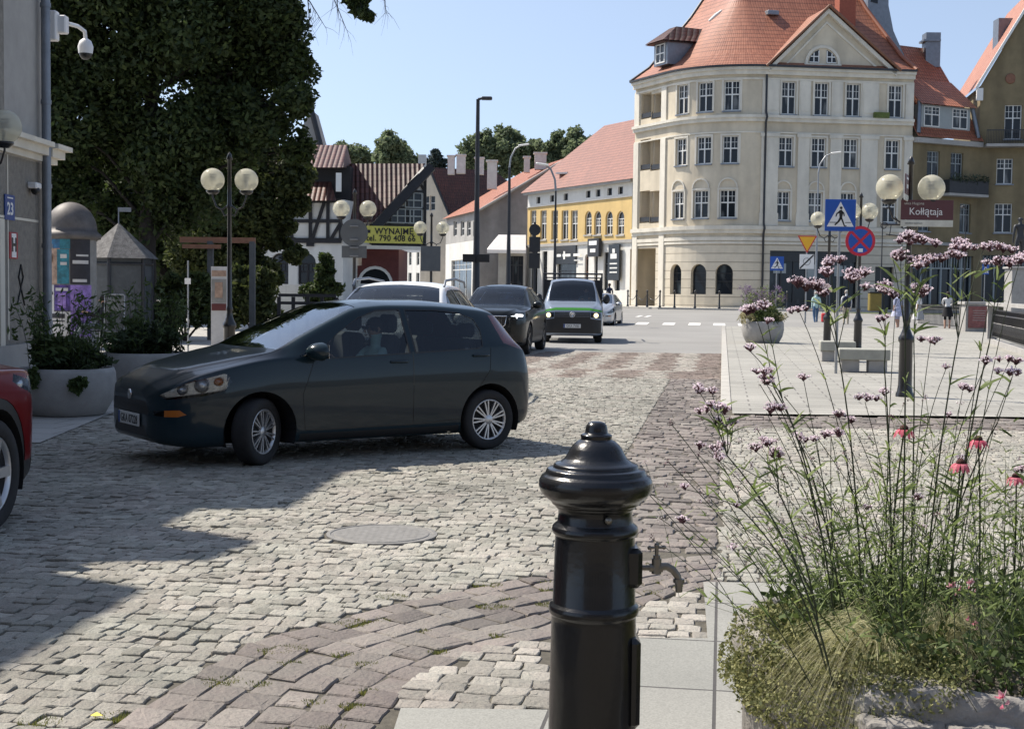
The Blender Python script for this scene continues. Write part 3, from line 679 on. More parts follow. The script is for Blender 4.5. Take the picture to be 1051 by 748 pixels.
for a, b, c, d, arch, rows, mat, k in wins:                    # surrounds, arched hoods over the lower row
    ubox(t, CP, a-.14, a, c, d, 0, .05); ubox(t, CP, b, b+.14, c, d, 0, .05); ubox(t, CP, a-.14, b+.14, d, d+.14, 0, .06)
    if abs(d-zz(196)) < .15 or abs(d-zz(195)) < .15:
        n = 8; r = (b-a)/2+.1; mu = (a+b)/2
        for i in range(n):
            t0, t1 = pi*i/n, pi*(i+1)/n
            p = [(mu-k_*cos(q), d+.16+k_*sin(q)) for q in (t0, t1) for k_ in (r, r-.1)]
            t.quad(P3(CP, *p[0], .09), P3(CP, *p[2], .09), P3(CP, *p[3], .09), P3(CP, *p[1], .09))
            t.quad(P3(CP, *p[0], .09), P3(CP, *p[0], 0), P3(CP, *p[2], 0), P3(CP, *p[2], .09))
            t.quad(P3(CP, *p[1], .09), P3(CP, *p[3], .09), P3(CP, *p[3], 0), P3(CP, *p[1], 0))
t.build('cornice', 'stucco_trim', house)
for a, b, c, d, arch, rows, mat, k in wins: window(house, CP, a, b, c, d, arch, 2, rows, mat, 'pane', sill=.12, fw=.085)
for a, b, c, d in gw: window(house, CP, a, b, c, d, 1, 1, (.6,), 'shop_black', 'pane_shop', depth=.3)
for a, b, c, d in log:                                         # loggias: dim recess, parapet rail
    m = MB(); ubox(m, CP, a-.05, b+.05, c-.05, d+.05, -1.5, -1.4, 0); ubox(m, CP, a-.05, b+.05, c-.1, c, -1.4, -.23, 0); ubox(m, CP, a-.05, b+.05, d, d+.1, -1.4, -.23, 0)
    ubox(m, CP, a-.15, a-.05, c, d, -1.4, -.23); ubox(m, CP, b+.05, b+.15, c, d, -1.4, -.23)
    ubox(m, CP, a, b, c+.1, c+.45, -.12, -.06, 1); o = m.build('loggia', ['stucco_beige', 'metal_dark'], house)
m = MB(); a, b, c, d = ent[:4]                                 # tall passage on the narrow side
ubox(m, CP, a-.05, b+.05, c, d+.1, -2.6, -2.5, 0); ubox(m, CP, a-.15, a-.05, c, d, -2.5, -.46, 0); ubox(m, CP, b+.05, b+.15, c, d, -2.5, -.46, 0); ubox(m, CP, a-.05, b+.05, d, d+.1, -2.5, -.46, 0)
ubox(m, CP, a+1.6, b-.2, c, c+2.1, -2.5, -2.42, 1); ubox(m, CP, a+.5, a+1.2, c+1.1, c+2.0, -2.5, -2.4, 2)
m.build('passage', ['stucco_beige', 'smooth_render', 'metal_dark'], house)
# shop front
m = MB(); a, b, c, d = shop[:4]; fr = -.3
ubox(m, CP, a, b, d-.75, d, -.34, -.2, 0)
nb = 7
for i in range(nb+1): u = a+(b-a)*i/nb; ubox(m, CP, max(a, u-.05), min(b, u+.05), c, d-.75, -.38, -.28, 0)
ubox(m, CP, a+.05, b-.05, c, c+.35, -.37, -.3, 0)
f = m.build('shop_front', ['shop_black'], house)
g = MB(); g.quad(P3(CP, a, c, -.36), P3(CP, b, c, -.36), P3(CP, b, d-.7, -.36), P3(CP, a, d-.7, -.36)); g.build('pane', 'pane_shop', f)
for q_ in ((.35, 1.3, 1.6, .9), (2.9, 3.6, 1.9, .95), (4.9, 5.8, 1.75, 1.0)): g = MB(); ubox(g, CP, a+q_[0], a+q_[1], d-q_[2], d-q_[3], -.3, -.29); g.build('poster', 'window_grey', f)
m = MB(); ubox(m, CP, ud-.7, ud+.7, zb, zz(272), -.42, -.36); m.build('door', 'shop_black', house)
m = MB(); m.tube([P3(CP, uB-.05, .5, .14), P3(CP, uB-.05, z_c1-.3, .14), P3(CP, uB-.05, z_c1+.1, .38), P3(CP, uB-.05, z_c1+.5, .14), P3(CP, uB-.05, z_c2-.3, .14), P3(CP, uB-.05, z_c2+.1, .4), P3(CP, uB-.05, z_c2+.5, .14), P3(CP, uB-.05, z_e-.2, .14)], .08); m.build('downpipe', 'metal_dark', house)
m = MB(); ubox(m, CP, 0, CP.L, z_e+.1, z_e+.24, .40, .58); m.build('gutter', 'metal_dark', house)
m = MB(); u = CP.u_px(782.5, u0=uB); ubox(m, CP, uB+.5, uB+1.4, zz(267), zz(264), .13, .15); m.build('name_plate', 'metal_dark', house)
m = MB(); u = CP.u_px(900, u0=uB); m.box(P3(CP, u, z_c2+.45, .25), (1.1, .3, .4), rz=R(8)); m.build('window_box', 'grass_verge', house)
# roof: bell-cast eave, conical over the curve
ez = z_e+.16
def inward(u, d): q = CP.at(u, -d); return q
ulist = CP.breaks(0, CP.L, .9)
def weld(o):
    b = bmesh.new(); b.from_mesh(o.data); bmesh.ops.remove_doubles(b, verts=b.verts, dist=1e-3)
    for f in b.faces: f.smooth = True
    b.to_mesh(o.data); b.free()
for _u in np.linspace(uE, uB, 34): ulist.append(float(_u))
ul_ = []
for u in sorted(ulist):
    if not ul_ or u-ul_[-1] > .12: ul_.append(u)
ul_[-1] = CP.L; ulist = ul_
prof = [(-.5, 0), (1.1, 1.15), (4.5, 5.2), (5.8, 7.1)]
hipR = lambda d, z: 0.0
def roofpt(u, d, z):
    q = CP.at(u, -d) if d > 0 else CP.at(u, -d)
    if u > uA-1e-3: q = q-fd*(max(d, 0)*.42)
    if u < 1e-3: q = CP.at(0, -d)-wd*(max(d, 0)*.12)
    return Vector((q.x, q.y, ez+z))
r_ = MB(); acc = 0
for (d0, h0), (d1, h1) in zip(prof, prof[1:]):
    strip_roof(r_, [roofpt(u, d0, h0) for u in ulist], [roofpt(u, d1, h1) for u in ulist])
top = [roofpt(u, *prof[-1]) for u in ulist]
# hip/gable end on the right and back slopes
ridge = [p+Vector((.3, 1.5, 2.4)) for p in top]
strip_roof(r_, top, ridge)
pr = [roofpt(uA, *p) for p in prof]
cen = ridge[-1]
for p, q in zip(pr, pr[1:]): r_.add([p, p+Vector((1.5, 13, 0)), q+Vector((0, 8, 0)), q], [(0, 1, 2, 3)], 0, False, [[(0, 0), (13, 0), (9, 4), (0, 4)]])
pl = [roofpt(0, *p) for p in prof]
for p, q in zip(pl, pl[1:]): r_.add([p+Vector((8, 9, 0)), p, q, q+Vector((5, 6, 0))], [(0, 1, 2, 3)], 0, False, [[(0, 0), (13, 0), (9, 4), (0, 4)]])
roof = r_.build('roof', 'tiles_pink', house); weld(roof)
m = MB(); m.tube([p+Vector((0, 0, .06)) for p in pr], .16, 6); m.build('hip_ridge', 'tiles_orange', roof)
m = MB(); m.tube([p+Vector((0, 0, .02)) for p in pl], .14, 6); m.build('verge', 'metal_dark', roof)
from mathutils.bvhtree import BVHTree
_bt = BVHTree.FromPolygons([v.co.copy() for v in roof.data.vertices], [tuple(p.vertices) for p in roof.data.polygons])
def on_roof(px, py, lift=0.0): h = _bt.ray_cast(Vector((0, 0, CAMZ)), ray(px, py)); return (h[0] if h[0] else W(px, py, 101))-ray(px, py)*lift
# pediment over the front
ga, gb = CP.u_px(787, u0=uB-.5), CP.u_px(911, u0=uB); gc = CP.u_px(843, u0=uB); zap = zz(9)
m = MB(); r0 = P3(CP, ga, z_e+.2, .05); r1 = P3(CP, gb, z_e+.2, .05); ap = P3(CP, gc, zap, .05)
lu0, lu1, lz0 = CP.u_px(824.5, u0=uB), CP.u_px(855, u0=uB), zz(64); lr = (lu1-lu0)/2; lm = (lu0+lu1)/2
def hline(u): return z_e+.2+(zap-z_e-.2)*((u-ga)/(gc-ga) if u < gc else (gb-u)/(gb-gc))
m.poly([P3(CP, ga, z_e+.2, .05), P3(CP, gb, z_e+.2, .05), P3(CP, gc, zap, .05)])
ped = m.build('pediment', 'stucco_cream', house)
m = MB()
def rake(ua, za, ub, zb_, o0, o1, th_, mi=0):
    a, b = P3(CP, ua, za, o0), P3(CP, ub, zb_, o0); c, d = P3(CP, ua, za, o1), P3(CP, ub, zb_, o1); dz = Vector((0, 0, -th_))
    m.add([a, b, b+dz, a+dz, c, d, d+dz, c+dz], [(0, 1, 2, 3), (4, 7, 6, 5), (0, 4, 5, 1), (3, 2, 6, 7), (0, 3, 7, 4), (1, 5, 6, 2)], mi)
rake(ga-.2, z_e+.1, gc, zap+.1, .06, .42, .34); rake(gc, zap+.1, gb+.2, z_e+.1, .06, .42, .34)
rake(ga+.9, z_e+.2, gc, zap-.75, .05, .12, .16); rake(gc, zap-.75, gb-.9, z_e+.2, .05, .12, .16)
ubox(m, CP, lu0-.25, lu1+.25, lz0-.15, lz0, .05, .2)
n = 14
for i in range(n):
    t0, t1 = pi*i/n, pi*(i+1)/n
    p = [(lm-k_*cos(q), lz0+k_*sin(q)) for q in (t0, t1) for k_ in (lr+.2, lr)]
    m.quad(P3(CP, *p[0], .14), P3(CP, *p[2], .14), P3(CP, *p[3], .14), P3(CP, *p[1], .14)); m.quad(P3(CP, *p[0], .14), P3(CP, *p[0], .05), P3(CP, *p[2], .05), P3(CP, *p[2], .14)); m.quad(P3(CP, *p[1], .14), P3(CP, *p[3], .14), P3(CP, *p[3], .05), P3(CP, *p[1], .05))
m.build('rake_cornice', 'stucco_trim', ped)
m = MB()
for s_ in (-1, 1):                                              # two quarter lunettes
    pts = [(lm+s_*.3, lz0+.1)]+[(lm+s_*max(.3, (lr-.12)*cos(q)), lz0+.1+(lr-.2)*sin(q)) for q in [pi/2*i/8 for i in range(9)]]
    m.poly([P3(CP, u, z, .075) for u, z in pts])
lw = m.build('lunette_window', 'pane', ped)
m = MB()
for s_ in (-1, 1):
    u = lm+s_*.6*lr; ubox(m, CP, u-.035, u+.035, lz0+.1, lz0+.68*lr, .08, .12); ubox(m, CP, *sorted((lm+s_*.3, lm+s_*.82*lr)), lz0+.42*lr, lz0+.42*lr+.07, .08, .11)
    ubox(m, CP, *sorted((lm+s_*.3, lm+s_*.9*lr)), lz0+.06, lz0+.13, .08, .13); ubox(m, CP, *sorted((lm+s_*.27, lm+s_*.34)), lz0+.1, lz0+.82*lr, .08, .13)
m.build('window_frame', 'window_white', lw)
m = MB()                                                        # gable roof running back
inn = Vector((sin(th), -cos(th), 0))*-7; f_ = Vector((0, 0, .12))
def rp(u, z, o): return P3(CP, u, z, o)
strip_roof(m, [rp(ga-.45, z_e+.1, .55), rp(ga-.45, z_e+.1, .55)+inn], [rp(gc, zap+.25, .55), rp(gc, zap+.25, .55)+inn])
strip_roof(m, [rp(gb+.45, z_e+.1, .55)+inn, rp(gb+.45, z_e+.1, .55)], [rp(gc, zap+.25, .55)+inn, rp(gc, zap+.25, .55)])
m.build('gable_roof', 'tiles_pink', house)
m = MB()
for ua, ub in ((ga-.45, gc), (gc, gb+.45)):
    za, zb2 = (z_e+.1, zap+.25) if ua < gc else (zap+.25, z_e+.1)
    a, b = rp(ua, za, .56), rp(ub, zb2, .56); m.tube([a+Vector((0, 0, .02)), b+Vector((0, 0, .02))], .1, 6)
m.build('barge_board', 'wood_brown', ped)
# chimney, rooflight, dormers, top dormer
pc = W(867, 30, 101.5); m = MB(); m.box((pc.x, pc.y, pc.z+2.2), (1.25, .95, 6), mi=0, rz=R(8)); m.box((pc.x, pc.y, pc.z+5.3), (1.45, 1.15, .3), rz=R(8)); m.build('chimney', 'chimney_brick', house)
m = MB(); pa, pb = W(727, 19, 101.4), W(742, 13, 101.4); m.tube([on_roof(728, 22, .05), on_roof(735, 16, .08), on_roof(741, 11, .05)], [.10, .15, .08], 8); m.build('roof_vent', 'window_white', house)
m = MB(); pc = on_roof(792, 14, .05); m.box(pc, (.9, .7, .35), rz=.3, bev=.05); m.build('skylight', 'zinc', house)
def dormer(px0, px1, py_t, py_b, Y, name='dormer'):
    d = MB(); l = W(px0, py_b, Y); r = W(px1, py_b, Y); h = (py_b-py_t)/FPX*Y; return l, r, h
l, r, h = dormer(674, 682, 46, 66, 101.8)
dd = (Vector((nW.x, nW.y, 0))); ww = Vector((wd.x, wd.y, 0)); c = (l+r)/2
m = MB(); T = Matrix.Translation(c+Vector((0, 0, .75))) @ Matrix.Rotation(math.atan2(nW.y, nW.x), 4, 'Z')
m.box(None, (.01, .01, .01), mat=T)
m.box(None, (4.2, 1.9, 1.7), mat=T @ Matrix.Translation((-2.1, 0, 0)))
dm = m.build('dormer', 'zinc', house)
m = MB()
for y in (-.62, -.03, .56): m.box(None, (.08, .09, 1.4), mat=T @ Matrix.Translation((.03, y+.03, 0)))
for z in (-.66, 0, .66): m.box(None, (.08, 1.3, .09), mat=T @ Matrix.Translation((.025, 0, z)))
f = m.build('window_frame', 'window_white', dm)
m = MB(); m.box(None, (.03, 1.25, 1.35), mat=T @ Matrix.Translation((.01, 0, 0))); m.build('pane', 'pane', f)
m = MB(); a = [T @ Vector(v) for v in ((.6, -1.3, .8), (.6, 1.3, .8), (-5, 1.3, .95), (-5, -1.3, .95), (-1.0, -.5, 2.0), (-1.0, .5, 2.0), (-5, .5, 2.0), (-5, -.5, 2.0))]
for q in ((0, 1, 5, 4), (1, 2, 6, 5), (3, 0, 4, 7), (4, 5, 6, 7)): m.quad(*[a[i] for i in q], uv=[(0, 0), (3, 0), (2.5, 1.5), (.5, 1.5)])
m.quad(*[a[i]-Vector((0, 0, .08)) for i in (3, 2, 1, 0)]); m.build('dormer_roof', 'tiles_dark', dm)
Ps = [(891, -14), (912, -14), (912, 6), (917, 32), (934, 71), (924, 71), (905, 30), (891, 12)]; Yd = 104.0
m = MB(); m.add([W(a, b, Yd) for a, b in Ps]+[W(a, b, Yd)+Vector((.4, 3, 0)) for a, b in Ps], [tuple(range(8))[::-1], tuple(range(8, 16))]+[(i_, (i_+1) % 8, 8+(i_+1) % 8, 8+i_) for i_ in range(8)]); dm = m.build('dormer', 'zinc', house)
m = MB(); m.quad(W(894, -12, Yd-.05), W(901, -12, Yd-.05), W(901, 4, Yd-.05), W(894, 2, Yd-.05)); m.build('pane', 'pane', dm)

# ---------- ochre house with a big dormer, and its gabled neighbour
A1 = A0+fd*.05; dO = Vector((.985, .17)).normalized(); B1 = Vector((GX(1000, 101.5), 101.5)); OP = Path().line(A1, B1)
oh = empty('ochre_house', (0, 0, 0), label='dark ochre house with wide dormer and balcony, next to the cream corner house', cat='house')
def zo(py, u=3): return OP.z_py(py, u)
ops = []; ww_ = []
for px in (956, 980):
    u = OP.u_px(px); ops.append((u-.62, u+.62, zo(185), zo(156))); ww_.append(ops[-1])
for px in (948, 990):
    u = OP.u_px(px); ops.append((u-.55, u+.55, zo(238), zo(208))); ww_.append(ops[-1])
gz0 = zo(250)
sf = (.3, OP.L-.2, .9, zo(262), 0)
m = MB(); wall(m, OP, 0, OP.L, gz0, zo(143), ops); wall(m, OP, 0, OP.L, 0, gz0, [sf], 1, reveal=.35)
m.quad(P3(OP, 0, 0), P3(OP, 0, 0, -11), P3(OP, 0, zo(143), -11), P3(OP, 0, zo(143))); m.quad(P3(OP, OP.L, 0, -11), P3(OP, OP.L, 0), P3(OP, OP.L, zo(143)), P3(OP, OP.L, zo(143), -11))
m.build('wall', ['stucco_ochre', 'stucco_ochre'], oh)
m = MB(); ubox(m, OP, -.0, OP.L, zo(149), zo(144), 0, .45); m.build('cornice', 'smooth_render', oh); m = MB(); ubox(m, OP, 0, OP.L, zo(252), zo(249), 0, .2); m.build('string_course', 'smooth_render', oh)
for a, b, c, d in ww_: window(oh, OP, a, b, c, d, 0, 2, (.62,), 'window_grey', 'pane', sill=.1)
m = MB(); a, b, c, d = sf[:4]
for i in range(7): u = a+(b-a)*i/6; ubox(m, OP, max(a, u-.07), min(b, u+.07), c, d, -.33, -.2)
ubox(m, OP, a, b, d-1.0, d-.9, -.32, -.21)
for i in range(22): u = a+.1+(b-a-.2)*i/22; ubox(m, OP, u, u+.05, d-.9, d-.02, -.31, -.24)
f = m.build('shop_front', 'window_grey', oh); g = MB(); g.quad(P3(OP, a, c, -.34), P3(OP, b, c, -.34), P3(OP, b, d, -.34), P3(OP, a, d, -.34)); g.build('pane', 'pane_shop', f)
er = zo(143); rh = zo(35)-er
m = MB(); Lq = [P3(OP, -.0, er, .5), P3(OP, OP.L, er, .5)]; Hq = [P3(OP, -.0, er+rh, -5.2), P3(OP, OP.L, er+rh, -5.2)]; strip_roof(m, Lq, Hq)
strip_roof(m, [P3(OP, OP.L, er, -11), P3(OP, 0, er, -11)], Hq[::-1]); m.build('roof', 'tiles_orange', oh)
def zro(off): return er+rh*(.5-off)/5.7
d0, d1 = OP.u_px(942), OP.u_px(993); zt, zbm = zo(109), zo(134)
m = MB(); o_f = .5-(zbm-er)/rh*5.7
ubox(m, OP, d0, d1, zbm-.2, zt, -5.0, o_f-.1); dm = m.build('dormer', 'window_grey', oh)
dp = Path().line(OP.at(d0, o_f-.08), OP.at(d1, o_f-.08))
for a, b in ((.25, 1.45), (2.45, 3.65)): window(dm, dp, a*dp.L/3.9, b*dp.L/3.9, zbm+.2, zt-.12, 0, 2, (.6,), 'window_white', 'pane', depth=-.03)
m = MB(); strip_roof(m, [P3(OP, d0-.3, zt, o_f+.3), P3(OP, d1+.3, zt, o_f+.3)], [P3(OP, d0-.3, zt+2.2, o_f-2.4), P3(OP, d1+.3, zt+2.2, o_f-2.4)]); m.build('dormer_roof', 'tiles_orange', dm)
for s_, uu in ((-1, d0), (1, d1)):
    m = MB(); m.tube([P3(OP, uu+.5*s_, er+.25, .3), P3(OP, uu+.12*s_, zt+.2, o_f-.1)], .16, 6); m.build('verge', 'zinc', dm)
m = MB(); a, b = OP.u_px(962), OP.u_px(1007); zf = zo(199); ubox(m, OP, a, b, zf-.18, zf, 0, 1.1); bal = m.build('balcony', 'smooth_render', oh)
m = MB(); ubox(m, OP, a, b, zf, zf+.95, 1.02, 1.08); ubox(m, OP, a, a+.06, zf, zf+.95, 0, 1.02); m.build('balcony_rail', 'metal_dark', bal)
V = rng.uniform(0, 1, (500, 3)); pts = [P3(OP, a+(b-a)*v[0], zf+.9+.45*v[2]*v[2], .85+.35*v[1]) for v in V]
m = MB()
for p in pts: q = Vector(rng.normal(0, .09, 3)); k = Vector(rng.normal(0, .09, 3)); m.add([p, p+q, p+q+k], [(0, 1, 2)])
M('balcony_plants', (.035, .05, .03), .8, var=.4, scale=3); m.build('balcony_flowers', 'balcony_plants', bal)
m = MB(); m.box(P3(OP, OP.u_px(1000.5, 15), zo(39), -4.6), (1.1, 1.1, 2.6)); m.box(P3(OP, OP.u_px(1000, 15)-.1, zo(29), -4.6), (1.3, 1.3, .15)); m.build('chimney', 'zinc', oh)

GP = Path().line(B1, Vector((GX(1120, 100.2), 100.2)))
gh = empty('gabled_house', (0, 0, 0), label='dark ochre gable-fronted house with iron balcony, at the far right', cat='house')
def zg(py): return GP.z_py(py, 2)
ops = []; ww_ = []
for px, y0, y1, w in ((1029, 163, 189, 1.15), (1029, 209, 239, 1.25), (1036, 108, 143, 1.2), (1083, 163, 189, 1.15), (1083, 209, 239, 1.25)):
    u = GP.u_px(px); ops.append((u-w/2, u+w/2, zg(y1), zg(y0))); ww_.append(ops[-1])
sf = (.5, GP.L-.5, .8, zg(262), 0)
ze = zg(88); m = MB(); wall(m, GP, 0, GP.L, zg(250), ze, ops); wall(m, GP, 0, GP.L, 0, zg(250), [sf], reveal=.35)
zpk = zg(-18); um_ = GP.L/2
m.poly([P3(GP, 0, ze), P3(GP, GP.L, ze), P3(GP, um_, zpk)]); m.quad(P3(GP, 0, 0, -12), P3(GP, 0, 0), P3(GP, 0, ze), P3(GP, 0, ze, -12)); m.build('wall', 'stucco_ochre', gh)
for a, b, c, d in ww_: window(gh, GP, a, b, c, d, 0, 2, (.62,), 'window_white', 'pane', sill=.12)
m = MB(); a, b, c, d = sf[:4]
for i in range(9): u = a+(b-a)*i/8; ubox(m, GP, max(a, u-.06), min(b, u+.06), c, d, -.33, -.2)
for i in range(30): u = a+.1+(b-a-.2)*i/30; ubox(m, GP, u, u+.05, d-.85, d-.02, -.31, -.24)
f = m.build('shop_front', 'window_grey', gh); g = MB(); g.quad(P3(GP, a, c, -.34), P3(GP, b, c, -.34), P3(GP, b, d, -.34), P3(GP, a, d, -.34)); g.build('pane', 'pane_shop', f)
m = MB(); strip_roof(m, [P3(GP, -.35, ze-.1, -13), P3(GP, -.35, ze-.1, .35)], [P3(GP, um_, zpk+.25, -13), P3(GP, um_, zpk+.25, .35)]); strip_roof(m, [P3(GP, GP.L+.35, ze-.1, .35), P3(GP, GP.L+.35, ze-.1, -13)], [P3(GP, um_, zpk+.25, .35), P3(GP, um_, zpk+.25, -13)]); m.build('roof', 'tiles_orange', gh)
m = MB(); a, b = P3(GP, -.4, ze-.12, .36), P3(GP, um_, zpk+.25, .36); c = P3(GP, GP.L+.4, ze-.12, .36)
for p, q in ((a, b), (b, c)): m.add([p, q, q-Vector((0, 0, .35)), p-Vector((0, 0, .35)), p+Vector((0, .12, 0)), q+Vector((0, .12, 0))], [(0, 1, 2, 3), (0, 4, 5, 1)])
ubox(m, GP, -.3, .15, ze-1.1, ze-.2, 0, .3); m.build('barge_board', 'window_white', gh)
m = MB(); u = GP.u_px(1032); m.lathe([(.38, 0), (.38, .05), (.3, .06), (0.01, .06)], n=20, mat=Matrix.Translation(P3(GP, u, zg(81), .0)) @ Matrix.Rotation(pi/2, 4, 'X')); m.build('round_vent', 'wood_brown', gh)
m = MB(); a, b = GP.u_px(1007), GP.u_px(1075); zf = zg(149); ubox(m, GP, a, b, zf-.2, zf, 0, 1.1); bal = m.build('balcony', 'smooth_render', gh)
m = MB(); ubox(m, GP, a, b, zf+.95, zf+1.02, 1.02, 1.08)
for i in range(42): u = a+(b-a)*i/42; ubox(m, GP, u, u+.03, zf, zf+.95, 1.03, 1.06)
m.build('balcony_rail', 'metal_dark', bal)
m = MB(); m.box(P3(GP, um_*.62, ze+(zpk-ze)*.62, -5), (1.5, 1.2, 2.2)); m.build('chimney', 'zinc', gh)

# ---------- yellow house down the street
Y0, Y1 = Vector((9.6, 108.5)), Vector((GX(540.5, 126), 126)); YP = Path().line(Y1, Y0)
yh = empty('yellow_house', (0, 0, 0), label='long yellow house with white ground floor, arched windows and red roof', cat='house')
def zy(py, px): u = YP.u_px(px); return YP.z_py(py, u)
ze = zy(186, 645)+.0; zfl = zy(249, 645); ops = []; ww_ = []
for px in (547, 557.5, 569, 579.5, 589): u = YP.u_px(px); ops.append((u-.62, u+.62, zy(246, px), zy(216, px), 0))
for px in (603.5, 613, 624.8, 636.6): u = YP.u_px(px); ops.append((u-.6, u+.6, zy(241, px), zy(216.5, px), 1))
at = []
for px in (552, 566, 580, 603, 613, 625, 636): u = YP.u_px(px); at.append((u-.4, u+.4, ze-.95, ze-.35, 0))
sp_ = [(545, 552, 248, 0), (557, 562, 256, 0), (572, 592, 262, 0), (600.5, 604.5, 259, 1), (610.5, 614, 258, 0), (620, 625, 257, 0), (632, 637, 258, 0)]
go = []
for a, b, yt_, ar in sp_: ua, ub = YP.u_px(a), YP.u_px(b); zt_ = zy(yt_+2, (a+b)/2); go.append((ua, ub, .5 if b < 608 else 1.6, zt_, ar))
m = MB(); wall(m, YP, 0, YP.L, zfl+.2, ze-1.2, ops, 0); wall(m, YP, 0, YP.L, ze-1.2, ze, at, 1); wall(m, YP, 0, YP.L, 0, zfl+.2, go, 2, reveal=.3)
m.quad(P3(YP, 0, 0, -11), P3(YP, 0, 0), P3(YP, 0, ze), P3(YP, 0, ze, -11), 2); m.build('wall', ['stucco_yellow', 'stucco_white', 'stucco_white'], yh)
m = MB(); ubox(m, YP, 0, YP.L, zfl, zfl+.25, 0, .15); ubox(m, YP, 0, YP.L, ze-.1, ze+.15, 0, .5); ubox(m, YP, 0, YP.L, ze-1.25, ze-1.18, 0, .1)
for a, b, c, d, ar in ops: ubox(m, YP, a-.1, b+.1, c-.12, c, 0, .08)
m.build('cornice', 'smooth_render', yh)
for a, b, c, d, ar in ops: window(yh, YP, a, b, c, d, ar, 2, (.55,), 'window_white', 'pane')
for a, b, c, d, ar in at: window(yh, YP, a, b, c, d, 0, 1, (), 'metal_dark', 'pane_shop')
for a, b, c, d, ar in go: window(yh, YP, a, b, c, d, ar, 1, (.7,), 'wood_brown' if ar else 'shop_black', 'pane_shop', name='door' if c < 1 else 'window')
m = MB(); strip_roof(m, [P3(YP, -.3, ze+.1, .6), P3(YP, YP.L+2.5, ze+.1, .6)], [P3(YP, 2.5, ze+6.4, -6.5), P3(YP, YP.L+2.5, ze+6.4, -6.5)])
m.add([P3(YP, -.3, ze+.1, -13), P3(YP, -.3, ze+.1, .6), P3(YP, 2.5, ze+6.4, -6.5)], [(0, 1, 2)], 0, False, [[(0, 0), (12, 0), (6, 8)]])
strip_roof(m, [P3(YP, YP.L+2.5, ze+.1, -13.6), P3(YP, -.3, ze+.1, -13.6)], [P3(YP, YP.L+2.5, ze+6.4, -6.5), P3(YP, 2.5, ze+6.4, -6.5)]); m.build('roof', 'tiles_red', yh)
m = MB(); a = P3(YP, YP.L-.6, ze+6.6, -6.2); m.box(a, (.8, .8, 1.2)); m.box(a+Vector((0, 0, .9)), (1.4, 1.4, .12)); m.box(a+Vector((0, 0, 1.25)), (.9, .9, .1)); m.build('chimney', 'metal_dark', yh)
m = MB(); a = P3(YP, YP.u_px(566), ze+1.6, -1.2); m.box(a, (1.5, 1.1, .15), rz=1.2); m.build('skylight', 'window_white', yh)
m = MB(); m.tube([P3(YP, YP.L-.1, .5, .12), P3(YP, YP.L-.1, ze-.2, .12)], .09); m.build('downpipe', 'metal_dark', yh)
# signs on the yellow house
def board(name, path, u0, u1, z0, z1, o0, o1, mat, label, cat, group=None, parent=None):
    m = MB(); ubox(m, path, u0, u1, z0, z1, o0, o1); o = m.build(name, mat, parent)
    if label: tag(o, label, cat, group)
    return o
M('sign_text_white', (.75, .75, .72), .6)
def ptext(body, size, path, u, z, off, mat, parent, sx=1, bold=0):
    p = P3(path, u, z, off); q = path.at(u+.1)-path.at(u); a = math.atan2(q.y, q.x)
    return text_mesh(body, size, mat, parent, Matrix.Translation(p) @ Matrix.Rotation(a, 4, 'Z') @ FACECAM, sx=sx, depth=.01, bold=bold)
ua, ub = YP.u_px(571), YP.u_px(592.5); zs = zy(252, 582)
o = board('shop_sign', YP, ua, ub, zs-1.6, zs, .02, .14, 'shop_black', 'black shop fascia with white marks, over the dark door of the yellow house', 'sign')
m = MB(); zc = zs-.85; uc = (ua+ub)/2
for k, w in ((-1.1, .8), (-.1, .6), (.65, .8), (2.2, 1.2)): ubox(m, YP, uc+k-w/2, uc+k+w/2, zc-.12, zc+.12, .145, .17)
ubox(m, YP, uc-.25, uc+.05, zc-.35, zc+.35, .146, .175); ubox(m, YP, uc+1.7, uc+2.8, zc-.5, zc-.42, .145, .17); m.build('emblem', 'sign_text_white', o)
ua, ub = YP.u_px(608.5), YP.u_px(620); zs = zy(245, 614)
o = board('projecting_sign', YP, ua, ub, zs-1.5, zs, .2, .5, 'metal_dark', 'grey double sign panel projecting beside the arched brown door', 'sign'); m = MB(); ubox(m, YP, ua+.3, ub-.3, zs-.55, zs-.2, .5, .53); ubox(m, YP, ua+.5, ub-.5, zs-1.15, zs-.85, .5, .53); m.build('lettering', 'sign_text_white', o)
ua, ub = YP.u_px(628.5), YP.u_px(639.5); zs = zy(251, 634)
o = board('hanging_sign', YP, ua, ub, zs-2.9, zs, .2, .34, 'shop_black', 'tall black hanging sign near the corner of the yellow house', 'sign'); m = MB(); uc = (ua+ub)/2
ubox(m, YP, uc-.5, uc+.5, zs-1.15, zs-.75, .345, .36); ubox(m, YP, uc-.2, uc+.2, zs-.7, zs-.35, .345, .36)
for k in range(3): ubox(m, YP, uc-.6, uc+.6, zs-1.6-.35*k, zs-1.5-.35*k, .345, .36)
m.build('emblem', 'sign_text_white', o)

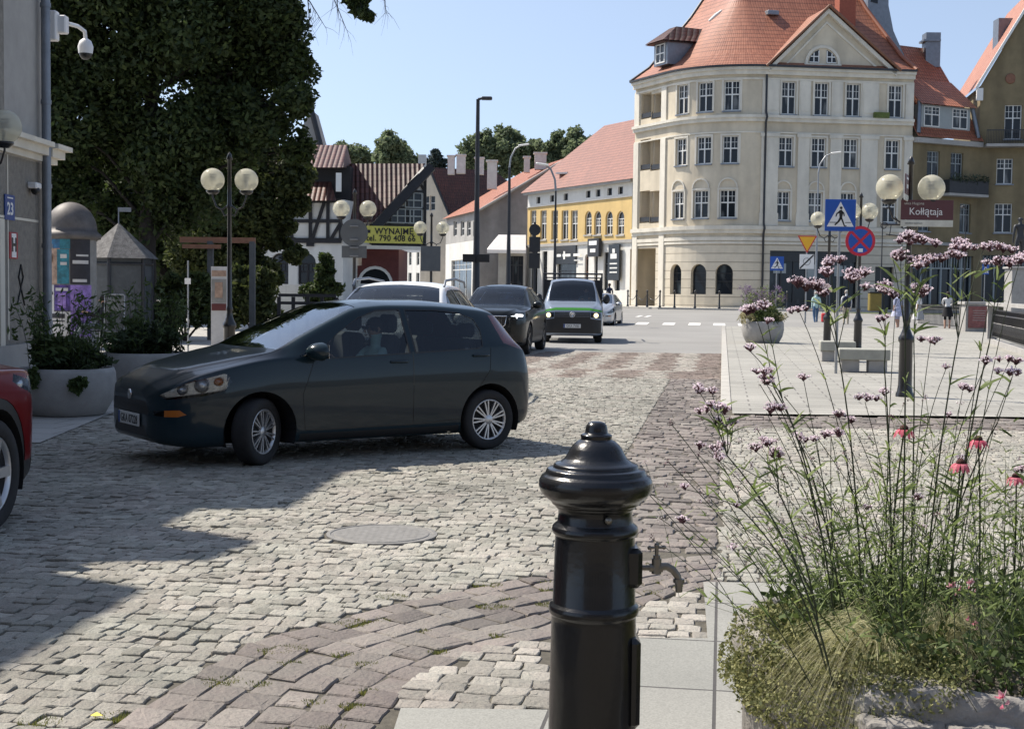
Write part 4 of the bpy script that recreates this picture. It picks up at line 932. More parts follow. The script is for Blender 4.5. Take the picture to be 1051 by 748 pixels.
# ---------- grey gabled house with orange roof and white awning
gh2 = empty('grey_gable_house', (0, 0, 0), label='house with bare grey gable wall and orange tiled roof, left of the yellow house', cat='house')
C1 = Vector((GX(491, 130), 130.0)); D1 = Vector((GX(457, 146), 146.0)); Gp = Path().line(D1, C1); E1 = Vector((C1.x+16, 134.5)); Gs = Path().line(C1, E1)
ze = Gp.z_py(214, Gp.L); zr = CAMZ+(298-166)/FPX*134
kr = 8.4
m = MB(); ops = []
for px in (467, 474.5, 481, 487.5): u = Gp.u_px(px); ops.append((u-.9, u+.9, Gp.z_py(242, u), Gp.z_py(227, u), 0))
zf1 = Gp.z_py(246, Gp.L)
wall(m, Gp, 0, Gp.L, zf1, ze, ops, 0); ua = Gp.u_px(463.5); gsf = (ua, Gp.L-3.2, .5, Gp.z_py(265, Gp.L), 0); wall(m, Gp, 0, Gp.L, 0, zf1, [gsf], 1)
p0, p1 = Gs.at(0), Gs.at(Gs.L); rk = Gs.at(kr)
m.poly([(p0.x, p0.y, 0), (p1.x, p1.y, 0), (p1.x, p1.y, ze), (rk.x, rk.y, zr), (p0.x, p0.y, ze)], 2); m.build('wall', ['smooth_render', 'stucco_white', 'stucco_grey'], gh2)
for a, b, c, d, _ in ops: window(gh2, Gp, a, b, c, d, 0, 1, (.5,), 'window_white', 'pane')
a, b, c, d = gsf[:4]; window(gh2, Gp, a, b, c, d, 0, 3, (.75,), 'window_white', 'pane', name='shop_window')
m = MB(); bd = (D1-C1); bd3 = Vector((bd.x, bd.y, 0)); pe = Vector((p0.x, p0.y, ze)); pr_ = Vector((rk.x, rk.y, zr)); pw = Vector((p1.x, p1.y, ze))
out = (pe-pr_).normalized()*.5; fo = Vector((.1, -.45, 0))
strip_roof(m, [pe+bd3+out, pe+out+fo], [pr_+bd3, pr_+fo]); strip_roof(m, [pw+fo, pw+bd3], [pr_+fo, pr_+bd3]); m.build('roof', 'tiles_orange', gh2)
m = MB(); m.tube([pe+out+fo*1.05-Vector((0, 0, .15)), pr_+fo*1.05-Vector((0, 0, .1))], .13, 6); m.tube([pr_+fo*1.05-Vector((0, 0, .1)), pw+fo*1.05-Vector((0, 0, .15))], .13, 6); m.build('verge', 'smooth_render', gh2)
for px, y0, y1, w in ((505, 165, 188, 10), (541, 160, 170, 6), (555, 156, 167, 12), (463, 160, 173, 7), (473, 159, 172, 9), (492, 162, 173, 9)):
    Yc = 132.0 if px > 500 else 150; a = W(px, y1+6, Yc); b = W(px, y0, Yc); w_m = w/FPX*Yc
    m = MB(); m.box(((a.x+b.x)/2, Yc+(1.5 if px > 510 else .5), (a.z+b.z)/2), (w_m, 1.0, b.z-a.z)); m.box((b.x, Yc+(1.5 if px > 510 else .5), b.z), (w_m+.2, 1.2, .15)); m.build('chimney', 'chimney_white', gh2)
# awning on the grey side (shop pavilion)
aw = empty('shop_kiosk', (0, 0, 0), label='small shop with white sloping awning against the grey gable wall', cat='shop')
KA, KB = W(511, 300, 124.5), W(539, 300, 124.5); KP = Path().line((KA.x, 124.5), (KB.x, 124.5)); zA = KP.z_py(257, 1)
m = MB(); wall(m, KP, -.0, KP.L, 0, zA+.7, [(.9, KP.L-.2, .45, zA-.5, 0)], 0, reveal=.2)
m.quad(P3(KP, 0, 0, -5), P3(KP, 0, 0), P3(KP, 0, zA+.7), P3(KP, 0, zA+.7, -5)); m.quad(P3(KP, KP.L, 0), P3(KP, KP.L, 0, -5), P3(KP, KP.L, zA+.7, -5), P3(KP, KP.L, zA+.7)); m.build('wall', 'smooth_render', aw)
window(aw, KP, .9, KP.L-.2, .45, zA-.5, 0, 3, (.8,), 'shop_black', 'pane_shop', name='shop_window')
m = MB(); z1 = KP.z_py(241, 1); a = P3(KP, -.0, z1, .02); b = P3(KP, KP.L, z1, .02); c = P3(KP, KP.L, zA, 1.6); d = P3(KP, -1.0, zA, 1.6)
m.add([a, b, c, d, c-Vector((0, 0, .3)), d-Vector((0, 0, .3)), P3(KP, -1.0, z1-1.2, -1.0)], [(3, 2, 1, 0), (5, 4, 2, 3), (3, 0, 6)]); m.build('awning', 'awning_cloth', aw)

# ---------- beige gable house with dark red roof
bh = empty('beige_gable_house', (0, 0, 0), label='narrow beige gable house with dark red roof, right of the half-timbered house', cat='house')
BA, BB = Vector((GX(431, 153), 153.0)), Vector((GX(459, 151), 151.0)); BP = Path().line(BA, BB)
def zbq(py): return BP.z_py(py, 1.5)
ops = []
for px in (437.5, 443.5): u = BP.u_px(px); ops.append((u-.35, u+.35, zbq(216), zbq(201), 0))
zE, zR_ = zbq(220), zbq(173); uc = BP.u_px(441)
m = MB(); wall(m, BP, 0, BP.L, 0, zE, ops[:0]); 
wall(m, BP, BP.u_px(434.5), BP.u_px(446.5), zE, zbq(200), ops)
m.poly([P3(BP, BP.u_px(446.5), zE), P3(BP, BP.L, zE), P3(BP, BP.u_px(446.5), zbq(190))]); m.poly([P3(BP, BP.u_px(434.5), zbq(200)), P3(BP, BP.u_px(446.5), zbq(200)), P3(BP, BP.u_px(446.5), zbq(190)), P3(BP, uc, zR_), P3(BP, BP.u_px(434.5), zbq(186))])
m.poly([P3(BP, 0, zE), P3(BP, BP.u_px(434.5), zE), P3(BP, BP.u_px(434.5), zbq(186)), P3(BP, 0, zbq(197))]); m.build('wall', 'stucco_beige', bh)
for a, b, c, d, _ in ops: window(bh, BP, a, b, c, d, 0, 1, (.5,), 'window_white', 'pane')
m = MB(); pR = P3(BP, uc, zR_+.1, .3); pE = P3(BP, BP.L+.4, zE-.2, .3); rr = Vector((7.6, 3.4, 0)); strip_roof(m, [pE, pE+rr*1.5], [pR, pR+rr*.96]); m.add([pR, pR+rr, P3(BP, -1.5, zE+1, -3)], [(0, 1, 2)]); m.build('roof', 'tiles_dark', bh)
m = MB(); m.tube([pR+Vector((0, -.1, .05)), pE+Vector((0, -.1, .0))], .14, 6); m.build('verge', 'metal_dark', bh)

fh = empty('distant_white_house', (0, 0, 0), label='small sunlit white house seen through the gap beside the maroon wall', cat='house')
FP = Path().line((GX(400, 172), 172.0), (GX(436, 160), 160.0)); ops = []
for px in (413, 421, 429): u = FP.u_px(px); ops += [(u-.5, u+.5, FP.z_py(272, u), FP.z_py(259, u), 0), (u-.6, u+.6, .6, FP.z_py(280, u), 0)]
ze = FP.z_py(249, FP.L); m = MB(); wall(m, FP, 0, FP.L, 0, ze, ops); m.build('wall', 'stucco_white', fh)
for o_ in ops: window(fh, FP, *o_[:4], 0, 1, (.6,), 'window_grey', 'pane')
m = MB(); strip_roof(m, [P3(FP, 0, ze, .5), P3(FP, FP.L, ze, .5)], [P3(FP, 0, ze+2.5, -4), P3(FP, FP.L, ze+2.5, -4)]); m.build('roof', 'tiles_orange', fh)

# ---------- half-timbered house: gabled wing with banner, long arcaded wing under the tree
ht = empty('half_timbered_house', (0, 0, 0), label='white and black half-timbered house with dark red roofs and maroon ground floor', cat='house')
HY = 72.0; HA = Vector((GX(381, HY), HY)); HB = Vector((GX(437, HY+1), HY+1)); HP = Path().line(HA, HB)
def zh(py): return HP.z_py(py, 1)
rise = (zh(168)-zh(227))
wl = []
for px, y0, y1, w in ((424, 197, 213, .48), (424, 214, 229, .48), (407.5, 214, 229, .72)): u = HP.u_px(px); wl.append((u-w, u+w, zh(y1), zh(y0)))
m = MB(); zwb = zh(252)
wall(m, HP, -1.9, HP.L, zwb, zh(227), []); m.poly([P3(HP, -.05, zh(227)), P3(HP, HP.L, zh(227)), P3(HP, HP.L, zh(169))]); m.quad(P3(HP, HP.L, zwb), P3(HP, HP.L, zwb, -9), P3(HP, HP.L, zh(169), -9), P3(HP, HP.L, zh(169)))
m.build('wall', 'stucco_white', ht)
m = MB()
def beam(p, q, w=.2, o=.03, th_=.07):
    """timber on the wall face between two (px,py) points"""
    a, b = HP.u_px(p[0], 4) if isinstance(p[0], int) and p[0] > 300 else p[0], HP.u_px(q[0], 4) if isinstance(q[0], int) and q[0] > 300 else q[0]
    A = P3(HP, a, zh(p[1]), 0); B_ = P3(HP, b, zh(q[1]), 0); dd_ = (B_-A).normalized(); n_ = Vector((dd_.z*1, 0, -dd_.x)).normalized()*w/2; f0 = Vector((0, -o, 0)); f1 = Vector((0, -o-th_, 0))
    m.add([A+n_+f0, B_+n_+f0, B_-n_+f0, A-n_+f0, A+n_+f1, B_+n_+f1, B_-n_+f1, A-n_+f1], [(0, 1, 2, 3), (4, 7, 6, 5), (0, 4, 5, 1), (3, 2, 6, 7), (0, 3, 7, 4), (1, 5, 6, 2)])
for p, q in (((436, 170), (436, 252)), ((417, 197), (417, 252)), ((400, 213), (400, 232)), ((398, 213), (436, 213)), ((415, 196), (436, 196)), ((384, 231), (437, 231)), ((432, 197), (432, 230)), ((366, 251), (437, 251)), ((366, 249), (437, 249)), ((366, 231), (366, 251)), ((428, 183), (435, 194)), ((418, 190), (430, 178))): beam(p, q, .2 if p[0] in (435, 366) or p[1] in (251,) else .15)
for cx in (372, 390, 410, 430): beam((cx, 250), (cx-6, 244), .2); beam((cx, 250), (cx+6, 244), .2)
m.build('timber', 'black_timber', ht)
for a, b, c, d in wl: window(ht, HP, a, b, c, d, 0, 2, (.5,), 'window_grey', 'pane', depth=-.12, fw=.06, bars=False)
m = MB(); ubox(m, HP, -1.2, HP.L, zh(256), zh(252.5), 0, .25); m.build('cornice', 'stucco_white', ht)
# ground floor (maroon) with arched door
MA = Path().line((GX(375, HY+.6), HY+.6), (GX(409, HY+.6), HY+.6)); da = MA.u_px(385.5)
m = MB(); wall(m, MA, -.2, MA.L, 0, zh(255), [(da-.95, da+.95, .15, zh(273), 1)]); m.quad(P3(MA, MA.L, 0), P3(MA, MA.L, 0, -6), P3(MA, MA.L, zh(255), -6), P3(MA, MA.L, zh(255))); m.build('ground_floor_wall', 'maroon_wall', ht)
window(ht, MA, da-.95, da+.95, .15, zh(273), 1, 2, (.45,), 'window_white', 'pane', depth=.04, fw=.16, name='door')
# roof of the wing: ridge runs left, slope faces the viewer
m = MB(); rL = P3(HP, HP.u_px(437), zh(167)+.05, -4.5); eL = W(383, 228, HY-.6); rLeft = W(350, 168, HY+4.5); eLeft = W(300, 232, HY-.6); rR = Vector((rL.x, HY+4.5, rLeft.z)); rR = W(437, 168, HY+1)
strip_roof(m, [eLeft, eL], [W(350, 168, HY+1), rR]); m.build('roof', 'tiles_dark', ht)
m = MB(); d_ = Vector((0, -.35, 0)); a, b = rR+d_+Vector((.1, 0, .15)), eL+d_+Vector((-.1, 0, -.05)); n_ = Vector((-.22, 0, .25)); a, b = a-n_*.5, b-n_*.3; m.add([a, b, b-n_*1.35, a-n_*1.35, a+Vector((0, .5, 0)), b+Vector((0, .5, 0)), b-n_*1.35+Vector((0, .5, 0)), a-n_*1.35+Vector((0, .5, 0))], [(0, 1, 2, 3), (0, 4, 5, 1), (3, 2, 6, 7), (4, 7, 6, 5), (1, 5, 6, 2), (0, 3, 7, 4)]); m.build('barge_board', 'black_timber', ht)
m = MB(); a = W(433.5, 163, HY+3); m.box((a.x, a.y, a.z-.4), (.42, .5, 1.2)); m.build('chimney', 'chimney_white', ht)
# long wing to the left
LY = 70.5; LA = Vector((GX(232, LY+1.5), LY+1.5)); LB = Vector((GX(352, LY), LY)); LP = Path().line(LA, LB)
def zl(py): return LP.z_py(py, 5)
ar = []
for px in (287, 315): u = LP.u_px(px); ar.append((u-.5, u+.5, zl(292), zl(260), 1))
ar.append((LP.u_px(338), LP.u_px(344), .2, zl(265), 0))
m = MB(); wall(m, LP, 0, LP.L, 0, zl(247), ar, 0); wall(m, LP, 0, LP.L, zl(247), zl(205), []); m.quad(P3(LP, LP.L, 0), P3(LP, LP.L, 0, -6), P3(LP, LP.L, zl(205), -6), P3(LP, LP.L, zl(205))); m.build('wall', 'stucco_white', ht)
for a in ar[:2]: window(ht, LP, *a, 2, (.6,), 'black_timber', 'pane', fw=.09)
a = ar[2]; window(ht, LP, *a[:4], 0, 1, (), 'window_white', 'pane', name='door')
m = MB()
def beam2(p, q, w=.17):
    a, b = LP.u_px(p[0]), LP.u_px(q[0]); A = P3(LP, a, zl(p[1]), .05); B_ = P3(LP, b, zl(q[1]), .05); dd_ = (B_-A).normalized(); n_ = Vector((dd_.z, 0, -dd_.x)).normalized()*w/2; f1 = Vector((0, -.07, 0))
    m.add([A+n_, B_+n_, B_-n_, A-n_, A+n_+f1, B_+n_+f1, B_-n_+f1, A-n_+f1], [(0, 1, 2, 3), (4, 7, 6, 5), (0, 4, 5, 1), (3, 2, 6, 7), (0, 3, 7, 4), (1, 5, 6, 2)])
beam2((233, 247), (351, 247), .26); beam2((233, 227), (351, 227), .18); beam2((233, 206), (351, 206), .24)
for x in (262, 281, 300, 319, 337, 350): beam2((x, 206), (x, 247))
beam2((333, 208), (321, 246)); beam2((350, 229), (340, 246)); beam2((262, 246), (250, 228))
for x in (300, 319): beam2((x, 247), (x, 253), .4)
m.build('timber', 'black_timber', ht)
m = MB(); strip_roof(m, [W(228, 206, LY-.5), W(345, 206, LY-.5)], [W(240, 150, LY+4), W(330, 150, LY+4)]); m.build('roof', 'tiles_dark', ht)
# tall dormer with its own little roof + steep gable behind
m = MB(); a = W(334, 196, LY+1.0); m.box((a.x, a.y+1.5, a.z), (2.6, 3, 2.6)); dm = m.build('dormer', 'black_timber', ht)
m = MB(); m.box((W(349, 190, LY).x, LY-.55, W(349, 188, LY).z), (.28, .06, .95)); m.build('window_frame', 'window_white', dm)
m = MB(); strip_roof(m, [W(306, 172, LY-.6), W(352, 172, LY-.6)], [W(314, 149, LY+2.2), W(356, 149, LY+2.2)]); m.add([W(352, 172, LY-.6), W(362, 173, LY+3.5), W(356, 149, LY+2.2)], [(0, 1, 2)]); m.build('dormer_roof', 'tiles_dark', dm)
m = MB(); a, b, c = W(300, 152, LY+5), W(330, 152, LY+5), W(319, 112, LY+5); m.add([a, b, c, a+Vector((0, 3, 0)), b+Vector((0, 3, 0)), c+Vector((0, 3, 0))], [(0, 1, 2), (3, 5, 4), (1, 4, 5, 2), (0, 2, 5, 3)]); m.build('turret', 'smooth_render', ht)
m = MB(); m.tube([W(330, 153, LY+4.7), W(319, 111, LY+4.7)], .16, 6); m.tube([W(324, 150, LY+4.7), W(337, 153, LY+4.7)], .12, 6); m.build('verge', 'metal_dark', ht)
# banner
M('banner_yellow', (.50, .47, .10), .7, var=.1, scale=3); M('banner_ink', (.01, .01, .012), .6)
BNp = Path().line((GX(364.5, HY-2.6), HY-2.6), (GX(433.5, HY-2.2), HY-2.2))
m = MB(); z0, z1 = BNp.z_py(249.5, 1), BNp.z_py(232, 1); ubox(m, BNp, 0, BNp.L, z0, z1, 0, .04)
bn = tag(m.build('banner', 'banner_yellow'), 'yellow banner with a black phone number on the half-timbered house', 'banner')
bn2 = MB()
for k in (.05, BNp.L-.05): bn2.tube([P3(BNp, k, z0-.3, -.05), P3(BNp, k, z1+.3, -.05)], .03)
bn2.build('mounting_rail', 'black_timber', bn)
ptext('WYNAJMĘ', .44, BNp, BNp.u_px(405), z1-.27, .05, 'banner_ink', bn, .92, .007); ptext('tel. 790 408 66', .42, BNp, BNp.u_px(401.5), z0+.24, .05, 'banner_ink', bn, .92, .007)
m = MB(); ubox(m, BNp, .3, .75, z1-.36, z1-.2, .045, .055); m.build('emblem', 'banner_ink', bn)

# ---------- the big house on the left whose parapet throws the stepped shadow
XW = -8.0; corner_y = XW/(GX(52, 10)/10)
lh = empty('render_house', (0, 0, 0), label='grey rendered house with drainpipe and security cameras, at the left edge', cat='house')
shadow_px = [(0, 690), (150, 604), (40, 600), (43, 597), (111, 576), (214, 576), (265, 555), (169, 539), (206, 522), (296, 522), (354, 485), (400, 474)]
prof_ = []
for p in shadow_px:
    g = G(*p); tt = (g.x-XW)/cos(R(SUN_AZ)); y = g.y+sin(R(SUN_AZ))*tt; z = tt*math.tan(R(SUN_EL)); prof_.append((y, z))
prof_ = [(prof_[0][0]-6, prof_[0][1])]+prof_
for i in range(1, len(prof_)):
    if prof_[i][0] <= prof_[i-1][0]: prof_[i] = (prof_[i-1][0]+.02, prof_[i][1])
prof_.append((corner_y, prof_[-1][1]))
ys0 = prof_[0][0]; LX = Path().line((XW, ys0), (XW, corner_y)); zc = 3.62
m = MB(); ubox(m, LX, 0, LX.L, 0, zc, -.4, 0, 1); ubox(m, LX, 0, LX.L, zc, 7.0, -.4, .0, 0)
P_ = [(y, z) for y, z in prof_]+[(corner_y, 7.0), (ys0, 7.0)]; n = len(P_)
m.add([(XW, y, z) for y, z in P_]+[(XW-.4, y, z) for y, z in P_], [tuple(range(n)), tuple(range(2*n-1, n-1, -1))]+[(i, n+i, n+(i+1) % n, (i+1) % n) for i in range(n)], 0)
m.box((XW-5.4, corner_y-.2, 3.5), (10, .4, 7.0), 0); m.box((XW-5.4, corner_y-.2, 8.1), (10, .4, 2.2), 0)
m.build('wall', ['smooth_render', 'rough_render'], lh)
m = MB(); yc = corner_y
for a, b, zz0, zz1, o_ in ((0, LX.L-.62, zc+.02, zc+.12, .1), (0, LX.L-.62, zc+.12, zc+.26, .2), (0, LX.L-.62, zc+.26, zc+.34, .3), (LX.L-.45, LX.L+.1, zc+.02, zc+.12, .1), (LX.L-.45, LX.L+.2, zc+.12, zc+.26, .2), (LX.L-.45, LX.L+.3, zc+.26, zc+.34, .3)): ubox(m, LX, a, b, zz0, zz1, 0, o_)
m.build('cornice', 'stucco_trim', lh)
m = MB(); ubox(m, LX, 0, LX.L-.62, 2.62, 2.66, 0, .012); ubox(m, LX, LX.L-.4, LX.L, 2.62, 2.66, 0, .012)
for yy in (-2.02, ): ubox(m, LX, LX.L+yy, LX.L+yy+.04, 0.7, zc, 0, .012)
ubox(m, LX, LX.L-2.45, LX.L-2.25, .5, 2.6, 0, .05); m.build('joint_strip', 'stucco_trim', lh)
m = MB(); ubox(m, LX, 0, LX.L, 0, .62, 0, .09); m.build('plinth', 'smooth_render', lh)
m = MB(); ubox(m, LX, LX.L-2.9, LX.L-2.2, zc+.6, 7.5, 0, .04); m.build('render_panel', 'rough_render', lh)
yp = corner_y-.58; m = MB(); m.tube([(XW+.14, yp, 0), (XW+.14, yp, 8.6)], .075, 14)
for z in (.9, 2.2, 3.2, 4.6, 6.2): m.tube([(XW+.14, yp, z), (XW+.14, yp, z+.07)], .088, 14)
m.tube([(XW+.12, yp+.16, .6), (XW+.12, yp+.16, 8)], .012, 6); m.build('downpipe', 'zinc', lh)
M('camera_white', (.70, .70, .70), .4, var=.03); M('dark_plastic', (.012, .012, .013), .35, var=.1); M('sign_blue', (.012, .05, .22), .4, var=.04); M('sign_red', (.33, .01, .02), .45, var=.05); M('sign_white', (.75, .75, .74), .4, var=.03)
c = empty('security_camera', (XW, yc-.12, 6.0), label='white dome security camera on a bracket high on the grey house', cat='camera')
m = MB(); m.box((.10, 0, -.02), (.18, .2, .5), bev=.02); m.box((.24, .1, .02), (.16, .2, .3), bev=.02); m.tube([(.3, .2, .06), (.36, .55, .08), (.4, .8, .04), (.4, .84, -.08)], .035); m.build('bracket', 'camera_white', c)
m = MB(); m.lathe([(.12, -.22), (.135, -.1), (.1, .0), (.03, .05), (.001, .05)], c=(.4, .84, -.12), n=20); m.build('housing', 'camera_white', c); m = MB(); m.sphere((.4, .84, -.34), .11, 16, 10); m.build('dome', 'dark_plastic', c)
c = empty('security_camera', (XW, yc-1.0, 3.15), label='small white security camera low on the grey wall by the drainpipe', cat='camera')
m = MB(); m.box((.08, 0, .06), (.16, .26, .1), bev=.02); m.build('housing', 'camera_white', c); m = MB(); m.sphere((.1, 0, -.02), .075, 14, 8); m.build('dome', 'dark_plastic', c)
XT = Matrix.Rotation(pi/2, 4, 'Z') @ FACECAM
def wall_plate(name, px, py, w, h, mat, label, cat):
    y = XW/(GX(px, 10)/10); z = W(px, py, y).z; m = MB(); m.box((0, 0, 0), (.02, w, h), bev=.004); o = m.build(name, mat, loc=(XW+.015, y, z)); return tag(o, label, cat)
o = wall_plate('house_number', 9.5, 213, .42, .40, 'sign_blue', 'blue enamel house number plate reading 23 on the grey wall', 'sign'); text_mesh('23', .27, 'sign_white', o, Matrix.Translation((.012, 0, -.03)) @ XT, bold=.006)
m = MB(); m.box((.012, 0, .15), (.004, .24, .02)); m.build('street_name', 'sign_white', o)
o = wall_plate('hydrant_sign', 13, 252, .36, .42, 'sign_red', 'red and white letter H plate on the grey wall, under the number', 'sign')
m = MB(); m.box((.012, 0, 0), (.006, .2, .38)); m.build('panel', 'sign_white', o); text_mesh('H', .3, 'dark_plastic', o, Matrix.Translation((.018, 0, 0)) @ XT, bold=.01)
y = XW/(GX(21, 10)/10); z = W(21, 292, y).z
m = MB(); m.tube([(XW+.012, y-.16, z-.3), (XW+.012, y+.1, z+.12), (XW+.012, y, z+.32), (XW+.012, y-.1, z+.12), (XW+.012, y+.16, z-.34)], .014, 5); m.build('ribbon_graffiti', 'dark_plastic', lh)
# =================================================================== VEHICLES
def paint(name, c, metal=.5, rough=.28): return M(name, c, rough, metal=metal, var=.02, coat=.55, spec=.1)
paint('paint_graphite', (.010, .022, .030), .0); paint('paint_darkgrey', (.010, .013, .014), .0); paint('paint_silver', (.50, .51, .52), .7); paint('paint_white', (.74, .75, .75), 0)
paint('paint_bluesilver', (.24, .28, .34), .4); paint('paint_blue', (.03, .08, .22), .3); paint('paint_red', (.15, .006, .008), .1); paint('paint_green', (.05, .22, .03), 0)
M('rubber', (.018, .018, .019), .85, var=.2, scale=20); M('rim_silver', (.50, .50, .51), .35, metal=.8, var=.05); M('rim_dark', (.05, .05, .055), .3, metal=.8)
M('trim_black', (.012, .012, .013), .45, var=.1); M('chrome', (.75, .75, .76), .12, metal=1, var=.02); M('seat_cloth', (.045, .045, .05), .9); M('under', (.008, .008, .009), .95)
M('lamp_silver', (.62, .62, .64), .12, metal=.7, var=.03); M('lamp_red', (.10, .018, .018), .2, coat=1); M('lamp_orange', (.40, .12, .02), .25, coat=1); M('plate_white', (.62, .62, .60), .4, var=.02); M('plate_ink', (.03, .03, .035), .5)
M('sign_back_metal', (.55, .57, .60), .22, metal=.85, var=.3, scale=12); emit_mat('lamp_lit_warm', (1, .78, .42), 2.2); emit_mat('lamp_lit_white', (.95, .98, 1), 2.0)
glass_mat('car_glass', (.62, .68, .68), .55); glass_mat('car_glass_dark', (.10, .11, .12), .6); glass_mat('lamp_glass', (.85, .88, .9), .35); glass_mat('windscreen', (.45, .52, .54), 12)

def pchip(x, y, xs):
    x = np.array(x, float); y = np.array(y, float); h = np.diff(x); d = np.diff(y)/h; m = np.zeros(len(x))
    for i in range(1, len(x)-1):
        if d[i-1]*d[i] > 0: w1, w2 = 2*h[i]+h[i-1], h[i]+2*h[i-1]; m[i] = (w1+w2)/(w1/d[i-1]+w2/d[i])
    m[0], m[-1] = d[0], d[-1]; k = np.clip(np.searchsorted(x, xs)-1, 0, len(h)-1); t = (xs-x[k])/h[k]
    return (2*t**3-3*t**2+1)*y[k]+(t**3-2*t**2+t)*h[k]*m[k]+(-2*t**3+3*t**2)*y[k+1]+(t**3-t**2)*h[k]*m[k+1]
def chaikin(P, n=2):
    for _ in range(n):
        a, b = P[:-1], P[1:]; Q = np.empty((2*len(a), 2)); Q[0::2] = a*.75+b*.25; Q[1::2] = a*.25+b*.75; P = np.vstack([P[:1], Q, P[-1:]])
    return P
def body_bm(tab, L):
    """tab rows: s, zb, w, zmid, wb, zbelt, wt, zte, zt  (s from the front)"""
    T = np.array(tab, float); ss = np.unique(np.concatenate([np.linspace(T[0, 0], L, 76), np.linspace(T[0, 0], .35, 14), np.linspace(L-.3, L, 10)]))
    C = [pchip(T[:, 0], T[:, j], ss) for j in range(1, 9)]; bm = bmesh.new(); rings = []
    for i, s in enumerate(ss):
        zb, w, zm, wb, zbe, wt, zte, zt = [c[i] for c in C]
        P = np.array([(0, zb), (w*.5, zb), (w*.9, zb), (w*.975, zb+.06), (w*.992, (zb+zm)/2), (w, zm), (w*.985+wb*.015, zm+(zbe-zm)*.5), (wb, zbe-.015), (wb-.012, zbe+.012), (wb*.55+wt*.45, zbe*.55+zte*.45), (wt+.012, zte-.012), (wt-.03, zte+.008), (wt*.6, zt-(zt-zte)*.18), (0, zt)])
        H = chaikin(P, 2); full = [(y, z) for y, z in H]+[(-y, z) for y, z in H[-2:0:-1]]
        rings.append([bm.verts.new((-s, y, z)) for y, z in full])
    n = len(rings[0])
    for a, b in zip(rings, rings[1:]):
        for j in range(n): bm.faces.new((a[j], a[(j+1) % n], b[(j+1) % n], b[j]))
    bm.faces.new(rings[0][::-1]); bm.faces.new(rings[-1])
    bmesh.ops.recalc_face_normals(bm, faces=bm.faces)
    for f in bm.faces: f.smooth = True
    return bm
def cut(bm, axis, poly, mi, cond, delete=False):
    """cut a polygon outline through part of the surface, then give the inside its own material (or remove it)"""
    ax = {'side': (0, 2), 'front': (1, 2), 'top': (0, 1)}[axis]
    if axis == 'side': poly = [(-x, y) for x, y in poly]
    if axis == 'top': poly = [(-x, y) for x, y in poly]
    xs = [p[0] for p in poly]; ys = [p[1] for p in poly]; e = .03
    X0, X1, Y0_, Y1_ = min(xs)-e, max(xs)+e, min(ys)-e, max(ys)+e; cand = set()
    for f in bm.faces:
        c = f.calc_center_median()
        if not cond(c): continue
        vx = [v.co[ax[0]] for v in f.verts]; vy = [v.co[ax[1]] for v in f.verts]
        if max(vx) < X0 or min(vx) > X1 or max(vy) < Y0_ or min(vy) > Y1_: continue
        cand.add(f)
    for k in range(len(poly)):
        a, b = poly[k], poly[(k+1) % len(poly)]; d = (b[0]-a[0], b[1]-a[1]); l = math.hypot(*d)
        if l < 1e-5: continue
        co = [0, 0, 0]; no = [0, 0, 0]; co[ax[0]], co[ax[1]] = a; no[ax[0]], no[ax[1]] = d[1]/l, -d[0]/l
        x0, x1 = min(a[0], b[0])-e, max(a[0], b[0])+e; y0, y1 = min(a[1], b[1])-e, max(a[1], b[1])+e
        fs = []
        for f in cand:
            vx = [v.co[ax[0]] for v in f.verts]; vy = [v.co[ax[1]] for v in f.verts]
            if max(vx) < x0 or min(vx) > x1 or max(vy) < y0 or min(vy) > y1: continue
            fs.append(f)
        if fs:
            g = set(fs)
            for f in fs: g.update(f.edges); g.update(f.verts)
            r = bmesh.ops.bisect_plane(bm, geom=list(g), plane_co=co, plane_no=no, dist=1e-5)
            for q in r['geom']+r['geom_cut']:
                if isinstance(q, bmesh.types.BMFace): cand.add(q)
                elif isinstance(q, bmesh.types.BMEdge): cand.update(q.link_faces)
            cand = {f for f in cand if f.is_valid}
    kill = []
    for f in cand:
        c = f.calc_center_median()
        if cond(c) and inpoly(np.array(c[ax[0]]), np.array(c[ax[1]]), poly): (kill.append(f) if delete else setattr(f, 'material_index', mi))
    if delete: bmesh.ops.delete(bm, geom=kill, context='FACES')
def seg(a, b, w=.008):
    d = (b[0]-a[0], b[1]-a[1]); l = math.hypot(*d); n = (-d[1]/l*w/2, d[0]/l*w/2)
    return [(a[0]+n[0], a[1]+n[1]), (b[0]+n[0], b[1]+n[1]), (b[0]-n[0], b[1]-n[1]), (a[0]-n[0], a[1]-n[1])]
def split_parts(bm, names, mats, parent, push=None):
    """each material slot of the body becomes a mesh of its own; lamps, window surrounds and side pieces one per side"""
    out = {}
    for mi, nm in names.items():
        for sd in ((1, -1) if mi in (2, 4, 5, 7) and nm != 'green_stripe' else (0,)):
            b2 = bm.copy(); bmesh.ops.delete(b2, geom=[f for f in b2.faces if f.material_index != mi or (sd and f.calc_center_median().y*sd < 0)], context='FACES')
            if not b2.faces: b2.free(); continue
            if push and mi in push:
                for v in b2.verts: v.co -= v.normal*push[mi]
            for f in b2.faces: f.material_index = 0
            me = bpy.data.meshes.new(nm); b2.to_mesh(me); b2.free(); me.materials.append(MATS[mats[mi]])
            o = bpy.data.objects.new(nm, me); col.objects.link(o); o.parent = parent; out[(mi, sd)] = o
    return out
